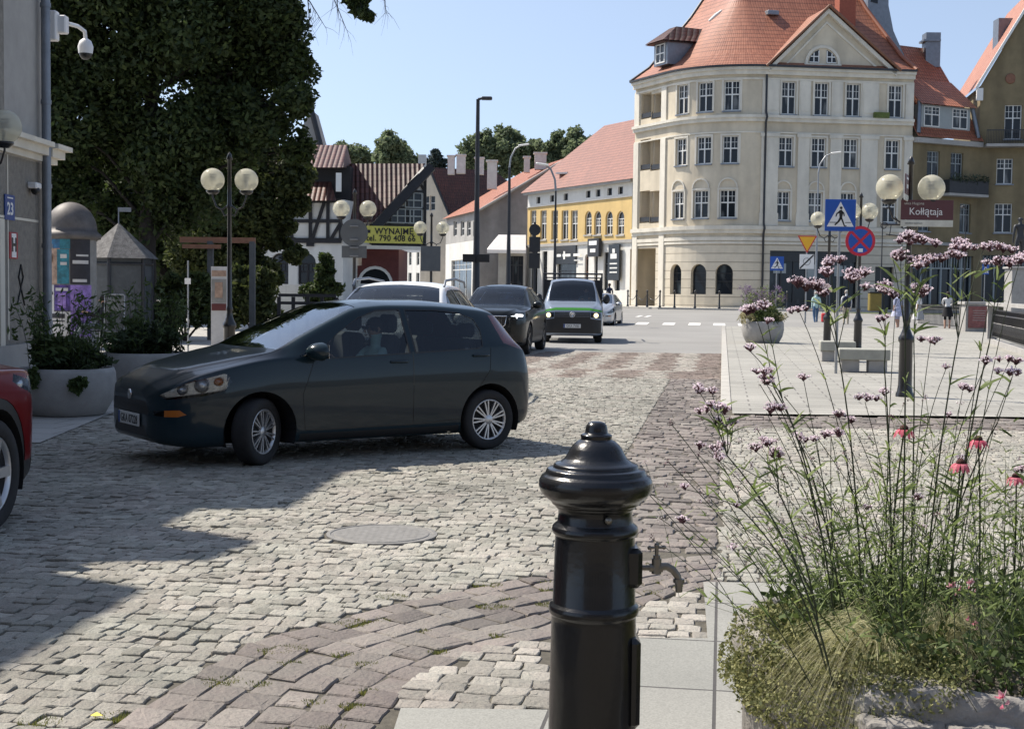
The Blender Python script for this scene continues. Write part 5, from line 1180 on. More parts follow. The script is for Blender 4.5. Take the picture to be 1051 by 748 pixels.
def make_wheel(parent, loc, rt, w, rr, side, spokes=9, steer=0, rim='rim_silver', twin=True):
    """tyre with rim as its child; side +1 is the car's left"""
    m = MB(); hw = w/2; T = Matrix.Rotation(-pi/2*side, 4, 'X')
    m.lathe([(rr, -hw*.8), (rt-.03, -hw), (rt-.008, -hw*.82), (rt, -hw*.5), (rt, hw*.5), (rt-.008, hw*.82), (rt-.03, hw), (rr+.012, hw*.92), (rr, hw*.8), (rr, hw*.55)], n=40, mat=T)
    t = m.build('wheel', 'rubber', parent, loc=loc); t.rotation_euler = (0, 0, steer)
    m = MB(); m.lathe([(rr*.985, -hw*.6), (rr*.985, hw*.55), (rr*1.0, hw*.84), (rr*.94, hw*.86), (rr*.89, hw*.6)], n=40, mat=T)
    for i in range(spokes):
        for s_ in ((-.11, .11) if twin else (0,)):
            a = 2*pi*i/spokes+s_; c, s2 = cos(a), sin(a); ww = .0075 if twin else .035
            p = []
            for r_, z_, wd_ in ((rr*.16, hw*.78, ww*.9), (rr*.93, hw*.84, ww)):
                p += [(r_*c-s2*wd_, r_*s2+c*wd_, z_), (r_*c+s2*wd_, r_*s2-c*wd_, z_), (r_*c+s2*wd_, r_*s2-c*wd_, z_-.03), (r_*c-s2*wd_, r_*s2+c*wd_, z_-.03)]
            m.add([T @ Vector(q) for q in p], [(0, 1, 5, 4), (1, 2, 6, 5), (3, 0, 4, 7)])
    m.lathe([(rr*.26, hw*.5), (rr*.26, hw*.74), (rr*.2, hw*.82), (.001, hw*.84)], n=20, mat=T)
    r = m.build('rim', rim, t); m = MB(); m.lathe([(rr*.9, hw*.58), (.001, hw*.5)], n=30, mat=T); m.build('brake_disc', 'under', t)
    return t
def interior(parent, sF, sR, w, zs, zf=.32, belt=.95):
    m = MB()
    for s in (sF, ):
        for y in (-.36, .36): m.box((-s, y, zf+.18), (.5, .5, .2), bev=.05); m.box(None, (.14, .48, .62), mat=Matrix.Translation((-s-.30, y, zf+.52)) @ Matrix.Rotation(-.25, 4, 'Y'), bev=.045); m.box((-s-.40, y, zf+.93), (.1, .26, .18), bev=.035)
    m.box((-sR, 0, zf+.18), (.5, 1.15, .2), bev=.05); m.box(None, (.14, 1.2, .56), mat=Matrix.Translation((-sR-.3, 0, zf+.5)) @ Matrix.Rotation(-.25, 4, 'Y'), bev=.045)
    for y in (-.4, .4): m.box((-sR-.40, y, zf+.86), (.09, .25, .14), bev=.03)
    m.build('seats', 'seat_cloth', parent)
    m = MB(); m.box((-sF+.72, 0, belt-.14), (.4, 2*w-.28, .2), bev=.06); m.build('dashboard', 'trim_black', parent)
    m = MB(); T = Matrix.Translation((-sF+.45, .36, belt-.06)) @ Matrix.Rotation(-1.15, 4, 'Y'); m.tube([T @ Vector((.18*cos(a), .18*sin(a), 0)) for a in np.linspace(0, 2*pi, 25)], .014, 8); m.box(None, (.05, .34, .02), mat=T); m.build('steering_wheel', 'trim_black', parent)
def mirror(parent, s, y, z, side, pm, sz=(.13, .22, .15)):
    m = MB(); T = Matrix.Translation((-s, y+side*.12, z+.03)); m.sphere((0, 0, 0), 1, 18, 12, sc=(1, 1, 1)); m.v = [T @ Vector((v[0]*sz[0]*.5*(1.25 if v[0] > 0 else .35), v[1]*sz[1]*.5, v[2]*sz[2]*.5)) for v in m.v]
    o = m.build('wing_mirror', pm, parent); m = MB(); m.tube([(-s, y-side*.02, z-.03), (-s, y+side*.08, z)], [.03, .025], 8); m.build('mirror_arm', 'trim_black', o)
    m = MB(); m.box((-s-.026, y+side*.12, z+.03), (.004, sz[1]*.78, sz[2]*.72), bev=.001); m.build('mirror_glass', 'chrome', o); return o
def number_plate(parent, s, z, text, facing=1, y=0, w=.52, tilt=0):
    m = MB(); m.box((0, 0, 0), (.012, w, .114), bev=.003); o = m.build('number_plate', 'plate_white', parent, loc=(-s, y, z))
    T = Matrix.Translation((facing*.009, .02*facing, -.004)) @ (Matrix.Rotation(pi/2*facing, 4, 'Z') @ FACECAM)
    if text: text_mesh(text, .105, 'plate_ink', o, T, sx=.85, depth=.001)
    m = MB(); m.box((facing*.007, -facing*(w/2-.022), 0), (.003, .04, .108)); m.build('plate_band', 'sign_blue', o); return o
def arches(bm, centres, ra):
    for s in centres:
        P = [(s+ra*cos(a), zc_+ra*sin(a)) for a in np.linspace(0, 2*pi, 37)[:-1] for zc_ in (ARZ,)]
        cut(bm, 'side', P, 0, lambda c: abs(c.y) > .5 and c.z < 1.0, delete=True)
def arch_liner(parent, centres, ra, wmax):
    for s in centres:
        for sd in (-1, 1):
            m = MB(); n = 22; A = [pi*(-.12+1.24*i/n) for i in range(n+1)]; pts = [(-s+ra*cos(a), ARZ+ra*sin(a)) for a in A]
            y0, y1 = sd*(wmax-.015), sd*(wmax-.36)
            for p, q in zip(pts, pts[1:]): m.quad((p[0], y0, p[1]), (q[0], y0, q[1]), (q[0], y1, q[1]), (p[0], y1, p[1]))
            m.poly([(p[0], y1, p[1]) for p in pts]); m.build('wheel_arch_liner', 'under', parent)

HATCH = [(-.05, .26, .44, .46, .42, .60, .30, .66, .665), (0, .22, .58, .46, .56, .665, .38, .725, .735), (.12, .19, .70, .48, .685, .73, .46, .79, .805), (.3, .17, .785, .52, .765, .80, .52, .86, .88), (.6, .17, .835, .56, .81, .875, .60, .925, .945), (.85, .17, .843, .58, .82, .92, .68, .975, .995), (1.02, .17, .845, .6, .825, .94, .71, 1.005, 1.03),
         (1.35, .17, .845, .6, .825, .955, .69, 1.15, 1.19), (1.7, .17, .845, .6, .825, .965, .63, 1.30, 1.345), (2.0, .17, .845, .61, .825, .975, .59, 1.405, 1.45), (2.35, .17, .845, .62, .825, .99, .575, 1.43, 1.485), (2.8, .17, .845, .62, .825, 1.005, .57, 1.425, 1.485), (3.2, .17, .842, .62, .82, 1.025, .56, 1.40, 1.46), (3.55, .18, .83, .62, .80, 1.04, .54, 1.36, 1.42),
         (3.70, .20, .805, .62, .77, 1.04, .53, 1.25, 1.30), (3.82, .22, .775, .6, .735, 1.00, .54, 1.09, 1.12), (3.90, .24, .735, .58, .695, .92, .56, .96, .98), (3.97, .27, .66, .56, .63, .80, .50, .83, .84), (4.01, .31, .52, .54, .5, .68, .40, .70, .705)]
ARZ = .31
def scale_tab(tab, L, Wd, H): return [(r[0]*L, r[1], r[2]*Wd, r[3]*H if r[3] > .5 else r[3], r[4]*Wd, r[5]*H, r[6]*Wd, r[7]*H, r[8]*H) for r in tab]

def hatchback(name, label, pm, detail=True, group=None, plate='', glass='car_glass', steer=0, scale=(1, 1, 1)):
    root = empty(name, (0, 0, 0), label=label, cat='car', group=group); bm = body_bm(HATCH, 4.01)
    side = lambda c: abs(c.y) > .5 and c.z > .9
    gl = [([(1.42, .965), (1.50, 1.035), (1.70, 1.17), (1.95, 1.31), (2.16, 1.375), (2.42, 1.385), (2.42, .985), (1.60, .955)]), ([(2.50, .99), (2.50, 1.385), (2.85, 1.38), (3.10, 1.36), (3.28, 1.30), (3.32, 1.20), (3.28, 1.04), (3.22, 1.02)])]
    for P in gl:
        cx, cy = np.mean(P, 0); cut(bm, 'side', [(cx+(x-cx)*1.035, cy+(y-cy)*1.07) for x, y in P], 2, side); cut(bm, 'side', P, 1, side)
    cut(bm, 'side', [(1.24, .965), (1.38, .965), (1.47, 1.035), (1.45, 1.05)], 1, side)
    ws = [(1.08, -.67), (1.04, -.3), (1.03, 0), (1.04, .3), (1.08, .67), (1.60, .60), (1.98, .525), (2.0, 0), (1.98, -.525), (1.60, -.60)]
    cut(bm, 'top', [(s-.0, y) for s, y in ws], 3, lambda c: c.z > 1.0)
    rw = [(-.50, 1.06), (.50, 1.06), (.47, 1.2), (.44, 1.33), (-.44, 1.33), (-.47, 1.2)]
    cut(bm, 'front', rw, 1, lambda c: c.x < -3.5)
    hl = [(.0, .64), (.08, .69), (.20, .755), (.34, .81), (.48, .835), (.56, .82), (.58, .755), (.52, .69), (.38, .645), (.20, .62), (.04, .605)]
    cut(bm, 'side', hl, 4, lambda c: abs(c.y) > .45 and c.z > .5 and c.x > -1)
    tl = [(3.50, 1.335), (3.60, 1.335), (3.76, 1.20), (3.90, 1.02), (3.86, .98), (3.70, 1.02), (3.56, 1.06)]
    cut(bm, 'side', tl, 5, lambda c: abs(c.y) > .40 and c.x < -3.4)
    cut(bm, 'front', [(-.40, .575), (.40, .575), (.46, .50), (.44, .46), (-.44, .46), (-.46, .50)], 6, lambda c: c.x > -.35)
    cut(bm, 'front', [(-.36, .36), (.36, .36), (.42, .27), (-.42, .27)], 6, lambda c: c.x > -.35)
    for s_ in (-1, 1): cut(bm, 'front', [(s_*.50, .50), (s_*.62, .51), (s_*.62, .455), (s_*.52, .46)][::s_], 4, lambda c, s_=s_: c.x > -.4 and c.y*s_ > 0); cut(bm, 'front', [(s_*.62, .51), (s_*.71, .515), (s_*.74, .475), (s_*.70, .455), (s_*.62, .455)][::s_], 7, lambda c, s_=s_: c.x > -.4 and c.y*s_ > 0)
    cut(bm, 'side', [(3.62, .40), (3.98, .40), (4.0, .30), (3.62, .27)], 0, lambda c: False)
    low = lambda c: abs(c.y) > .5 and c.z > .2
    for a, b in (((1.40, .95), (1.27, .62)), ((1.27, .62), (1.30, .30)), ((1.30, .30), (2.50, .30)), ((2.46, .30), (2.46, .99)), ((2.50, .30), (3.02, .33)), ((3.02, .33), (3.12, .50)), ((3.12, .50), (3.36, .80)), ((3.36, .80), (3.38, 1.02))): cut(bm, 'side', seg(a, b, .007), 6, low)
    cut(bm, 'side', [(1.25, .265), (3.0, .265), (3.0, .20), (1.25, .20)], 6, lambda c: abs(c.y) > .5 and c.z < .35)
    for a, b in (((.12, -.52), (.55, -.68)), ((.55, -.68), (1.12, -.70)), ((.12, .52), (.55, .68)), ((.55, .68), (1.12, .70))): cut(bm, 'top', seg(a, b, .007), 6, lambda c: c.z > .6 and c.x > -1.2)
    arches(bm, (.86, 3.37), .355)
    P = split_parts(bm, {0: 'body', 1: 'window_glass', 2: 'window_surround', 3: 'windscreen', 4: 'headlight', 5: 'tail_light', 6: 'trim', 7: 'indicator'}, {0: pm, 1: glass, 2: 'trim_black', 3: 'windscreen', 4: 'lamp_glass', 5: 'lamp_red', 6: 'trim_black', 7: 'lamp_orange'}, root, {1: .006, 3: .004, 6: .003})
    bm.free()
    for sd in (-1, 1):
        m = MB(); m.sphere((-.34, sd*.715, .725), .066, 18, 12); m.sphere((-.18, sd*.66, .685), .045, 16, 10); m.build('lamp_bowl', 'lamp_silver', P[(4, sd)])
        m = MB(); m.quad((-.03, sd*.48, .60), (-.57, sd*.74, .68), (-.57, sd*.74, .83), (-.03, sd*.48, .67)); m.build('lamp_back', 'sign_back_metal', P[(4, sd)])
        m = MB(); m.sphere((-.48, sd*.765, .755), .04, 12, 8, sc=(1.2, .5, .9)); m.build('turn_signal', 'lamp_orange', P[(4, sd)])
        mirror(root, 1.42, sd*.80, .985, sd, pm, (.24, .26, .17))
        for s, z in ((2.30, .90), (3.25, .945)):
            m = MB(); m.tube([(-s-.09, sd*(.836), z), (-s-.06, sd*.862, z+.003), (-s+.06, sd*.862, z+.003), (-s+.09, sd*.836, z)], .013, 8); m.build('door_handle', pm, root)
    make_wheel(root, (-.86, .735, .30), .30, .19, .205, 1, 9, steer); make_wheel(root, (-.86, -.735, .30), .30, .19, .205, -1, 9, steer)
    make_wheel(root, (-3.37, .735, .30), .30, .19, .205, 1); make_wheel(root, (-3.37, -.735, .30), .30, .19, .205, -1)
    arch_liner(root, (.86, 3.37), .355, .84); interior(root, 2.05, 2.95, .80, .4)
    m = MB(); m.box((-2.1, 0, .26), (3.2, 1.0, .10)); m.build('floor_pan', 'under', root)
    number_plate(root, -.065, .40, plate)
    m = MB(); m.tube([(-1.10, .5, 1.0), (-1.13, .0, 1.03), (-1.13, -.1, 1.03)], .01, 5); m.tube([(-1.10, -.1, 1.0), (-1.14, -.55, 1.01)], .01, 5); m.build('wipers', 'trim_black', root)
    m = MB(); m.lathe([(.045, 0), (.045, .01), (.001, .014)], n=18, mat=Matrix.Translation((.055, 0, .62)) @ Matrix.Rotation(pi/2, 4, 'Y')); m.build('badge', 'chrome', root)
    m = MB(); m.tube([(-3.62, -.60, .985), (-3.74, -.5, 1.02)], .008, 5); m.build('rear_wiper', 'trim_black', root)
    root.scale = scale; return root

SUV = [(0, .30, .56, .60, .54, .88, .36, .93, .94), (.04, .26, .72, .62, .70, .93, .46, .99, 1.005), (.15, .23, .84, .62, .82, .97, .56, 1.035, 1.05), (.4, .21, .91, .64, .885, 1.01, .66, 1.07, 1.09), (.8, .21, .935, .66, .905, 1.03, .70, 1.08, 1.10), (1.25, .21, .945, .68, .915, 1.06, .76, 1.12, 1.15), (1.5, .21, .945, .68, .915, 1.08, .75, 1.23, 1.27), (1.85, .21, .945, .69, .915, 1.10, .68, 1.42, 1.465),
       (2.2, .21, .945, .70, .915, 1.11, .64, 1.55, 1.60), (2.7, .21, .945, .70, .915, 1.13, .625, 1.59, 1.65), (3.3, .21, .945, .70, .91, 1.15, .615, 1.58, 1.64), (3.9, .22, .935, .70, .895, 1.17, .59, 1.53, 1.59), (4.25, .24, .915, .70, .865, 1.17, .57, 1.44, 1.50), (4.42, .26, .89, .68, .84, 1.12, .58, 1.25, 1.29), (4.56, .28, .85, .66, .80, 1.02, .62, 1.08, 1.10), (4.65, .32, .78, .64, .73, .90, .60, .93, .94), (4.69, .38, .70, .60, .66, .80, .52, .82, .825)]
def suv(name, label, pm, glass='car_glass_dark', rails=False, lit=None, plate='', cladding=False, rim='rim_dark', scale=(1, 1, 1)):
    global ARZ
    ARZ = .37; root = empty(name, (0, 0, 0), label=label, cat='car'); bm = body_bm(SUV, 4.69); side = lambda c: abs(c.y) > .5 and c.z > 1.0
    for P in ([(1.55, 1.11), (1.75, 1.25), (2.1, 1.46), (2.3, 1.51), (2.72, 1.53), (2.72, 1.13)], [(2.8, 1.14), (2.8, 1.53), (3.5, 1.52), (3.62, 1.50), (3.62, 1.17)], [(3.70, 1.18), (3.70, 1.50), (4.0, 1.46), (4.2, 1.36), (4.1, 1.22)]):
        cx, cy = np.mean(P, 0); cut(bm, 'side', [(cx+(x-cx)*1.05, cy+(y-cy)*1.08) for x, y in P], 2, side); cut(bm, 'side', P, 1, side)
    cut(bm, 'top', [(1.30, -.70), (1.26, -.3), (1.25, 0), (1.26, .3), (1.30, .70), (1.75, .66), (2.16, .58), (2.2, 0), (2.16, -.58), (1.75, -.66)], 3, lambda c: c.z > 1.08)
    cut(bm, 'front', [(-.52, 1.20), (.52, 1.20), (.48, 1.44), (-.48, 1.44)], 1, lambda c: c.x < -4.1)
    cut(bm, 'side', [(.04, .88), (.30, .94), (.60, 1.0), (.64, .95), (.50, .90), (.26, .84), (.06, .80)], 4, lambda c: abs(c.y) > .5 and c.z > .6 and c.x > -1)
    for s_ in (-1, 1): cut(bm, 'front', [(s_*.50, .90), (s_*.88, .97), (s_*.88, .86), (s_*.52, .81)][::s_], 4, lambda c, s_=s_: c.x > -.5 and c.y*s_ > 0)
    cut(bm, 'side', [(4.28, 1.40), (4.36, 1.40), (4.52, 1.08), (4.66, .92), (4.62, .84), (4.40, .98)], 5, lambda c: abs(c.y) > .5 and c.x < -4)
    cut(bm, 'front', [(-.48, .91), (.48, .91), (.44, .70), (.30, .62), (-.30, .62), (-.44, .70)], 6, lambda c: c.x > -.35)
    cut(bm, 'front', [(-.68, .50), (.68, .50), (.60, .36), (-.60, .36)], 6, lambda c: c.x > -.4)
    low = lambda c: abs(c.y) > .5 and c.z > .3
    for a, b in (((1.45, 1.08), (1.42, .45)), ((2.76, .42), (2.76, 1.13)), ((3.55, .6), (3.75, 1.1)), ((1.42, .45), (3.2, .43))): cut(bm, 'side', seg(a, b, .009), 6, low)
    cut(bm, 'side', [(0.2, .40), (4.55, .40), (4.55, .21), (.2, .21)], 6, lambda c: abs(c.y) > .5 and c.z < .45)
    ra = .42
    if cladding:
        for s in (.92, 3.78): cut(bm, 'side', [(s+(ra+.07)*cos(a), ARZ+(ra+.07)*sin(a)) for a in np.linspace(0, 2*pi, 31)[:-1]], 6, lambda c: abs(c.y) > .5 and c.z < 1.0)
    arches(bm, (.92, 3.78), ra)
    P = split_parts(bm, {0: 'body', 1: 'window_glass', 2: 'window_surround', 3: 'windscreen', 4: 'headlight', 5: 'tail_light', 6: 'trim'}, {0: pm, 1: glass, 2: 'trim_black', 3: 'car_glass', 4: 'lamp_glass', 5: 'lamp_red', 6: 'trim_black'}, root, {1: .006, 3: .004, 6: .004}); bm.free()
    for sd in (-1, 1):
        m = MB(); m.sphere((-.30, sd*.78, .91), .06, 14, 10); m.build('lamp_bowl', 'lamp_silver', P[(4, sd)])
        if lit: m = MB(); m.box((-.06, sd*.72, .93), (.06, .34, .05), rz=-.5*sd, bev=.008); m.box((-.05, sd*.72, .91), (.05, .03, .1), bev=.008); m.build('running_light', lit, P[(4, sd)])
        mirror(root, 1.62, sd*.89, 1.13, sd, pm, (.15, .25, .18))
        if rails: m = MB(); m.tube([(-2.1, sd*.66, 1.58), (-2.2, sd*.66, 1.66), (-3.0, sd*.65, 1.69), (-3.9, sd*.63, 1.65), (-4.0, sd*.63, 1.57)], .018, 8); m.build('roof_rail', 'trim_black' if pm != 'paint_white' else 'zinc', root)
        for s, z in ((2.55, 1.04), (3.45, 1.06)): m = MB(); m.tube([(-s-.1, sd*.925, z), (-s-.07, sd*.955, z), (-s+.07, sd*.955, z), (-s+.1, sd*.925, z)], .014, 8); m.build('door_handle', pm, root)
        make_wheel(root, (-.92, sd*.81, .365), .365, .24, .25, sd, 5, 0, rim, False); make_wheel(root, (-3.78, sd*.81, .365), .365, .24, .25, sd, 5, 0, rim, False)
    m = MB()
    for i in range(-7, 8): m.box((.012-.0012*i*i*.6, i*.058, .77), (.02, .01, .2))
    m.tube([(.01, y, z) for y, z in ((-.48, .91), (.48, .91), (.44, .70), (.30, .62), (-.30, .62), (-.44, .70), (-.48, .91))], .014, 6)
    m.build('grille', 'chrome', root)
    m = MB(); m.box((.03, 0, .78), (.02, .11, .11), bev=.02); m.build('badge', 'chrome', root)
    arch_liner(root, (.92, 3.78), ra, .94); interior(root, 2.3, 3.3, .88, .5, .5, 1.08)
    m = MB(); m.box((-2.4, 0, .33), (3.6, 1.2, .1)); m.build('floor_pan', 'under', root); number_plate(root, -.02, .50, plate)
    ARZ = .31; root.scale = scale; return root

VAN = [(0, .28, .60, .60, .58, .86, .50, .90, .91), (.05, .24, .78, .62, .76, .93, .60, .985, 1.0), (.2, .22, .90, .64, .88, 1.02, .68, 1.09, 1.11), (.5, .22, .94, .66, .92, 1.10, .76, 1.17, 1.20), (.75, .22, .95, .7, .93, 1.13, .78, 1.24, 1.28), (1.05, .22, .95, .7, .93, 1.14, .74, 1.48, 1.53), (1.4, .22, .95, .7, .93, 1.15, .69, 1.76, 1.82), (1.65, .22, .95, .7, .93, 1.15, .68, 1.87, 1.93), (2.0, .22, .95, .7, .93, 1.15, .68, 1.90, 1.97), (2.5, .22, .95, .7, .93, 1.15, .68, 1.90, 1.97), (2.75, .24, .93, .7, .91, 1.15, .67, 1.87, 1.93), (2.80, .26, .92, .7, .90, 1.15, .66, 1.85, 1.90)]
def pickup_van(label):
    global ARZ
    ARZ = .35; root = empty('pickup_van', (0, 0, 0), label=label, cat='van'); bm = body_bm(VAN, 2.8); side = lambda c: abs(c.y) > .5 and c.z > 1.0
    P = [(.95, 1.20), (1.20, 1.48), (1.48, 1.78), (1.75, 1.81), (1.75, 1.18)]; cut(bm, 'side', [(x*1.03-.04, 1.45+(y-1.45)*1.08) for x, y in P], 2, side); cut(bm, 'side', P, 1, side); cut(bm, 'side', [(1.95, 1.2), (1.95, 1.8), (2.6, 1.8), (2.6, 1.2)], 1, side)
    cut(bm, 'top', [(.76, -.72), (.70, -.3), (.70, .3), (.76, .72), (1.1, .70), (1.52, .62), (1.56, 0), (1.52, -.62), (1.1, -.70)], 3, lambda c: c.z > 1.15)
    cut(bm, 'front', [(-.92, .985), (-.5, 1.07), (.5, 1.07), (.92, .985), (.92, .93), (.5, .99), (-.5, .99), (-.92, .93)], 7, lambda c: c.x > -.6)
    for s_ in (-1, 1): cut(bm, 'front', [(s_*.54, .93), (s_*.86, .92), (s_*.86, .74), (s_*.56, .78)][::s_], 4, lambda c, s_=s_: c.x > -.5 and c.y*s_ > 0)
    cut(bm, 'front', [(-.53, .94), (.53, .94), (.55, .74), (.88, .70), (.88, .30), (-.88, .30), (-.88, .70), (-.55, .74)], 6, lambda c: c.x > -.5)
    arches(bm, (.90,), .40)
    P = split_parts(bm, {0: 'body', 1: 'window_glass', 2: 'window_surround', 3: 'windscreen', 4: 'headlight', 6: 'bumper', 7: 'green_stripe'}, {0: 'paint_bluesilver', 1: 'car_glass_dark', 2: 'trim_black', 3: 'car_glass', 4: 'lamp_glass', 6: 'trim_black', 7: 'paint_green'}, root, {1: .006, 3: .004}); bm.free()
    for sd in (-1, 1):
        m = MB(); m.sphere((-.13, sd*.72, .84), .07, 16, 10); m.build('lamp_bowl', 'lamp_lit_warm', P[(4, sd)]); mirror(root, 1.0, sd*.92, 1.30, sd, 'trim_black', (.12, .22, .30))
        for s in (.90, 3.9): make_wheel(root, (-s, sd*.80, .34), .34, .22, .21, sd, 7, 0, 'rim_dark', False)
    m = MB(); m.box((-3.95, 0, .78), (2.2, 1.94, .10)); m.box((-2.88, 0, 1.35), (.05, 1.9, 1.15))
    for sd in (-1, 1): m.box((-3.95, sd*.95, 1.0), (2.2, .03, .4))
    m.box((-5.04, 0, 1.0), (.03, 1.9, .4)); m.build('load_bed', 'metal_dark', root)
    m = MB()
    for sd in (-1, 1): m.tube([(-2.75, sd*.93, .8), (-2.75, sd*.93, 2.12)], .03, 8); m.tube([(-2.75, sd*.93, 1.99), (-4.9, sd*.93, 1.99)], .025, 8); m.tube([(-4.9, sd*.93, .8), (-4.9, sd*.93, 2.0)], .03, 8)
    m.tube([(-2.75, -.96, 2.12), (-2.75, .96, 2.12)], .028, 8); m.tube([(-2.75, -.96, 1.99), (-2.75, .96, 1.99)], .02, 8); m.build('ladder_rack', 'metal_dark', root)
    m = MB(); m.box((-3.3, 0, .45), (3.2, .9, .3)); m.build('chassis', 'under', root)
    arch_liner(root, (.90,), .40, .95); interior(root, 1.9, 2.2, .88, .5, .62, 1.2); number_plate(root, -.02, .52, 'GKA 7V83')
    m = MB(); m.lathe([(.085, 0), (.085, .012), (.07, .016), (.07, .01), (.001, .01)], n=24, mat=Matrix.Translation((-.0, 0, .86)) @ Matrix.Rotation(pi/2, 4, 'Y'))
    m.tube([(.015, -.045, .90), (.015, -.015, .81), (.015, 0, .86), (.015, .015, .81), (.015, .045, .90)], .007, 5); m.build('emblem', 'chrome', root)
    m = MB()
    for z in (.84, .88, .91, .80): m.box((-.005, 0, z), (.02, 1.04, .008))
    m.build('grille', 'zinc', root)
    m = MB(); m.box((-.86, .12, 1.27), (.02, .12, .06)); m.build('dashboard_card', 'lamp_orange', root)
    ARZ = .31; return root
def place(root, px, py, heading, local, z=0):
    """put the car so that the wheel contact at 'local' (x,y) stands on the ground seen at (px,py)"""
    g = G(px, py, z); a = math.atan2(heading[1], heading[0]); v = Matrix.Rotation(a, 3, 'Z') @ Vector((local[0]*root.scale[0], local[1]*root.scale[1], 0))
    root.location = (g.x-v.x, g.y-v.y, z); root.rotation_euler = (0, 0, a)
    return root
gA, gB = G(270, 477.5), G(500, 461.5); hd = (gA-gB)
fiat = hatchback('hatchback_car', 'dark graphite hatchback turning across the cobbles with a driver inside', 'paint_graphite', plate='GKA 07228', steer=R(33))
place(fiat, 385, 469, hd, (-(.86+3.37)/2, .82))
gm = (gA+gB)/2; v = Matrix.Rotation(math.atan2(hd.y, hd.x), 3, 'Z') @ Vector((-(.86+3.37)/2*.985, .82, 0)); fiat.scale = (.985, 1, 1); fiat.location = (gm.x-v.x*1.0, gm.y-v.y, 0)
print('FIAT wheelbase', hd.length, 'front', proj(fiat.matrix_world @ Vector((0, 0, .5))) if False else '')
volvo = suv('dark_suv', 'dark grey SUV with bright daytime lamps, facing the camera on the road', 'paint_darkgrey', rails=False, lit='lamp_lit_white', rim='rim_dark')
volvo.scale = (1, 1, 1.045); place(volvo, 541, 363.5, (-.15, -1), (-.92, .86))
van = pickup_van('silver blue pickup van with green stripe and lit headlights, behind the dark SUV'); place(van, 587, 351.5, (-.045, -1), (-.5, 0))
white = suv('white_estate_car', 'white estate car with roof rails, mostly hidden behind the graphite hatchback', 'paint_white', rails=True, glass='car_glass_dark')
white.location = (W(372, 300, 17.3).x, 17.3, 0); white.rotation_euler = (0, 0, math.atan2(-1, -.135)); white.scale = (1, 1, 1.03)
silver = hatchback('silver_hatchback_car', 'small silver hatchback coming up behind the pickup van', 'paint_silver', glass='car_glass_dark', plate='')
place(silver, 631, 335.5, (-.2, -1), (-.86, .82))
blue = suv('blue_car', 'distant blue car behind the dark SUV', 'paint_blue'); blue.location = (GX(492, 62), 62, .03); blue.rotation_euler = (0, 0, math.atan2(-1, -.45)); blue.scale = (1, .9, .98)
red = suv('red_suv', 'red SUV with black wheel arches, cut off by the left edge', 'paint_red', cladding=True, rim='rim_silver')
place(red, -6, 545, (.05, 1), (-.92, -.90))
# =================================================================== HOUSE OPPOSITE, behind the viewer (gives the shade side something to reflect)
oph = empty('opposite_house', (0, 0, 0), label='long plain house standing across the square behind the viewer', cat='house')
QP = Path().line((30, -22), (-16, -22)); qo = []
for i in range(13): qo += [(2+i*3.4, 3.3+i*3.4, 1.0, 3.2, 0), (2+i*3.4, 3.3+i*3.4, 5, 7, 0), (2+i*3.4, 3.3+i*3.4, 8.6, 10.6, 0)]
m = MB(); wall(m, QP, 0, QP.L, 0, 12, qo); m.build('wall', 'stucco_grey', oph)
m = MB(); m.quad(P3(QP, 0, .5, -.3), P3(QP, QP.L, .5, -.3), P3(QP, QP.L, 11, -.3), P3(QP, 0, 11, -.3)); m.build('pane', 'pane', oph)
m = MB(); strip_roof(m, [P3(QP, -.3, 12, .5), P3(QP, QP.L+.3, 12, .5)], [P3(QP, -.3, 17, -5), P3(QP, QP.L+.3, 17, -5)]); m.build('roof', 'tiles_dark', oph)

# =================================================================== STREET FURNITURE
M('black_paint', (.012, .012, .014), .32, var=.15, scale=30, coat=.3); M('black_iron', (.006, .006, .007), .27, var=.12, scale=18, coat=.3, spec=.4, bump=.0010, bscale=60)
M('galv', (.30, .31, .32), .45, metal=.7, var=.1, scale=10); M('sign_back', (.13, .14, .145), .5, metal=.4, var=.12, scale=4); M('concrete', (.34, .33, .315), .9, var=.1, scale=6, bump=.002, bscale=80, var2=.12, scale2=1.5)
M('concrete_bench', (.33, .33, .29), .9, var=.12, scale=5, bump=.003, bscale=60); M('brass_dull', (.22, .20, .17), .4, metal=.8, var=.15, scale=40); M('bin_yellow', (.20, .15, .03), .6); M('sign_yellow', (.80, .42, .02), .45, var=.03); M('sign_brown', (.10, .035, .04), .5, var=.05); M('sign_blue2', (.01, .08, .38), .4, var=.03); M('sign_cream', (.58, .57, .50), .5)
M('sign_red2', (.50, .015, .04), .45, var=.03)
def globe_mat():
    m, nt, b = nodes_of('globe_acrylic'); b.inputs['Base Color'].default_value = (.78, .76, .66, 1); b.inputs['Roughness'].default_value = .12
    t = nt.nodes.new('ShaderNodeBsdfTransparent'); t.inputs[0].default_value = (.93, .92, .84, 1); tl = nt.nodes.new('ShaderNodeBsdfTranslucent'); tl.inputs[0].default_value = (.85, .82, .68, 1)
    a = nt.nodes.new('ShaderNodeMixShader'); a.inputs[0].default_value = .42; nt.links.new(b.outputs[0], a.inputs[1]); nt.links.new(tl.outputs[0], a.inputs[2])
    c = nt.nodes.new('ShaderNodeMixShader'); c.inputs[0].default_value = .50; nt.links.new(a.outputs[0], c.inputs[1]); nt.links.new(t.outputs[0], c.inputs[2]); nt.links.new(c.outputs[0], nt.nodes['Material Output'].inputs[0])
globe_mat()
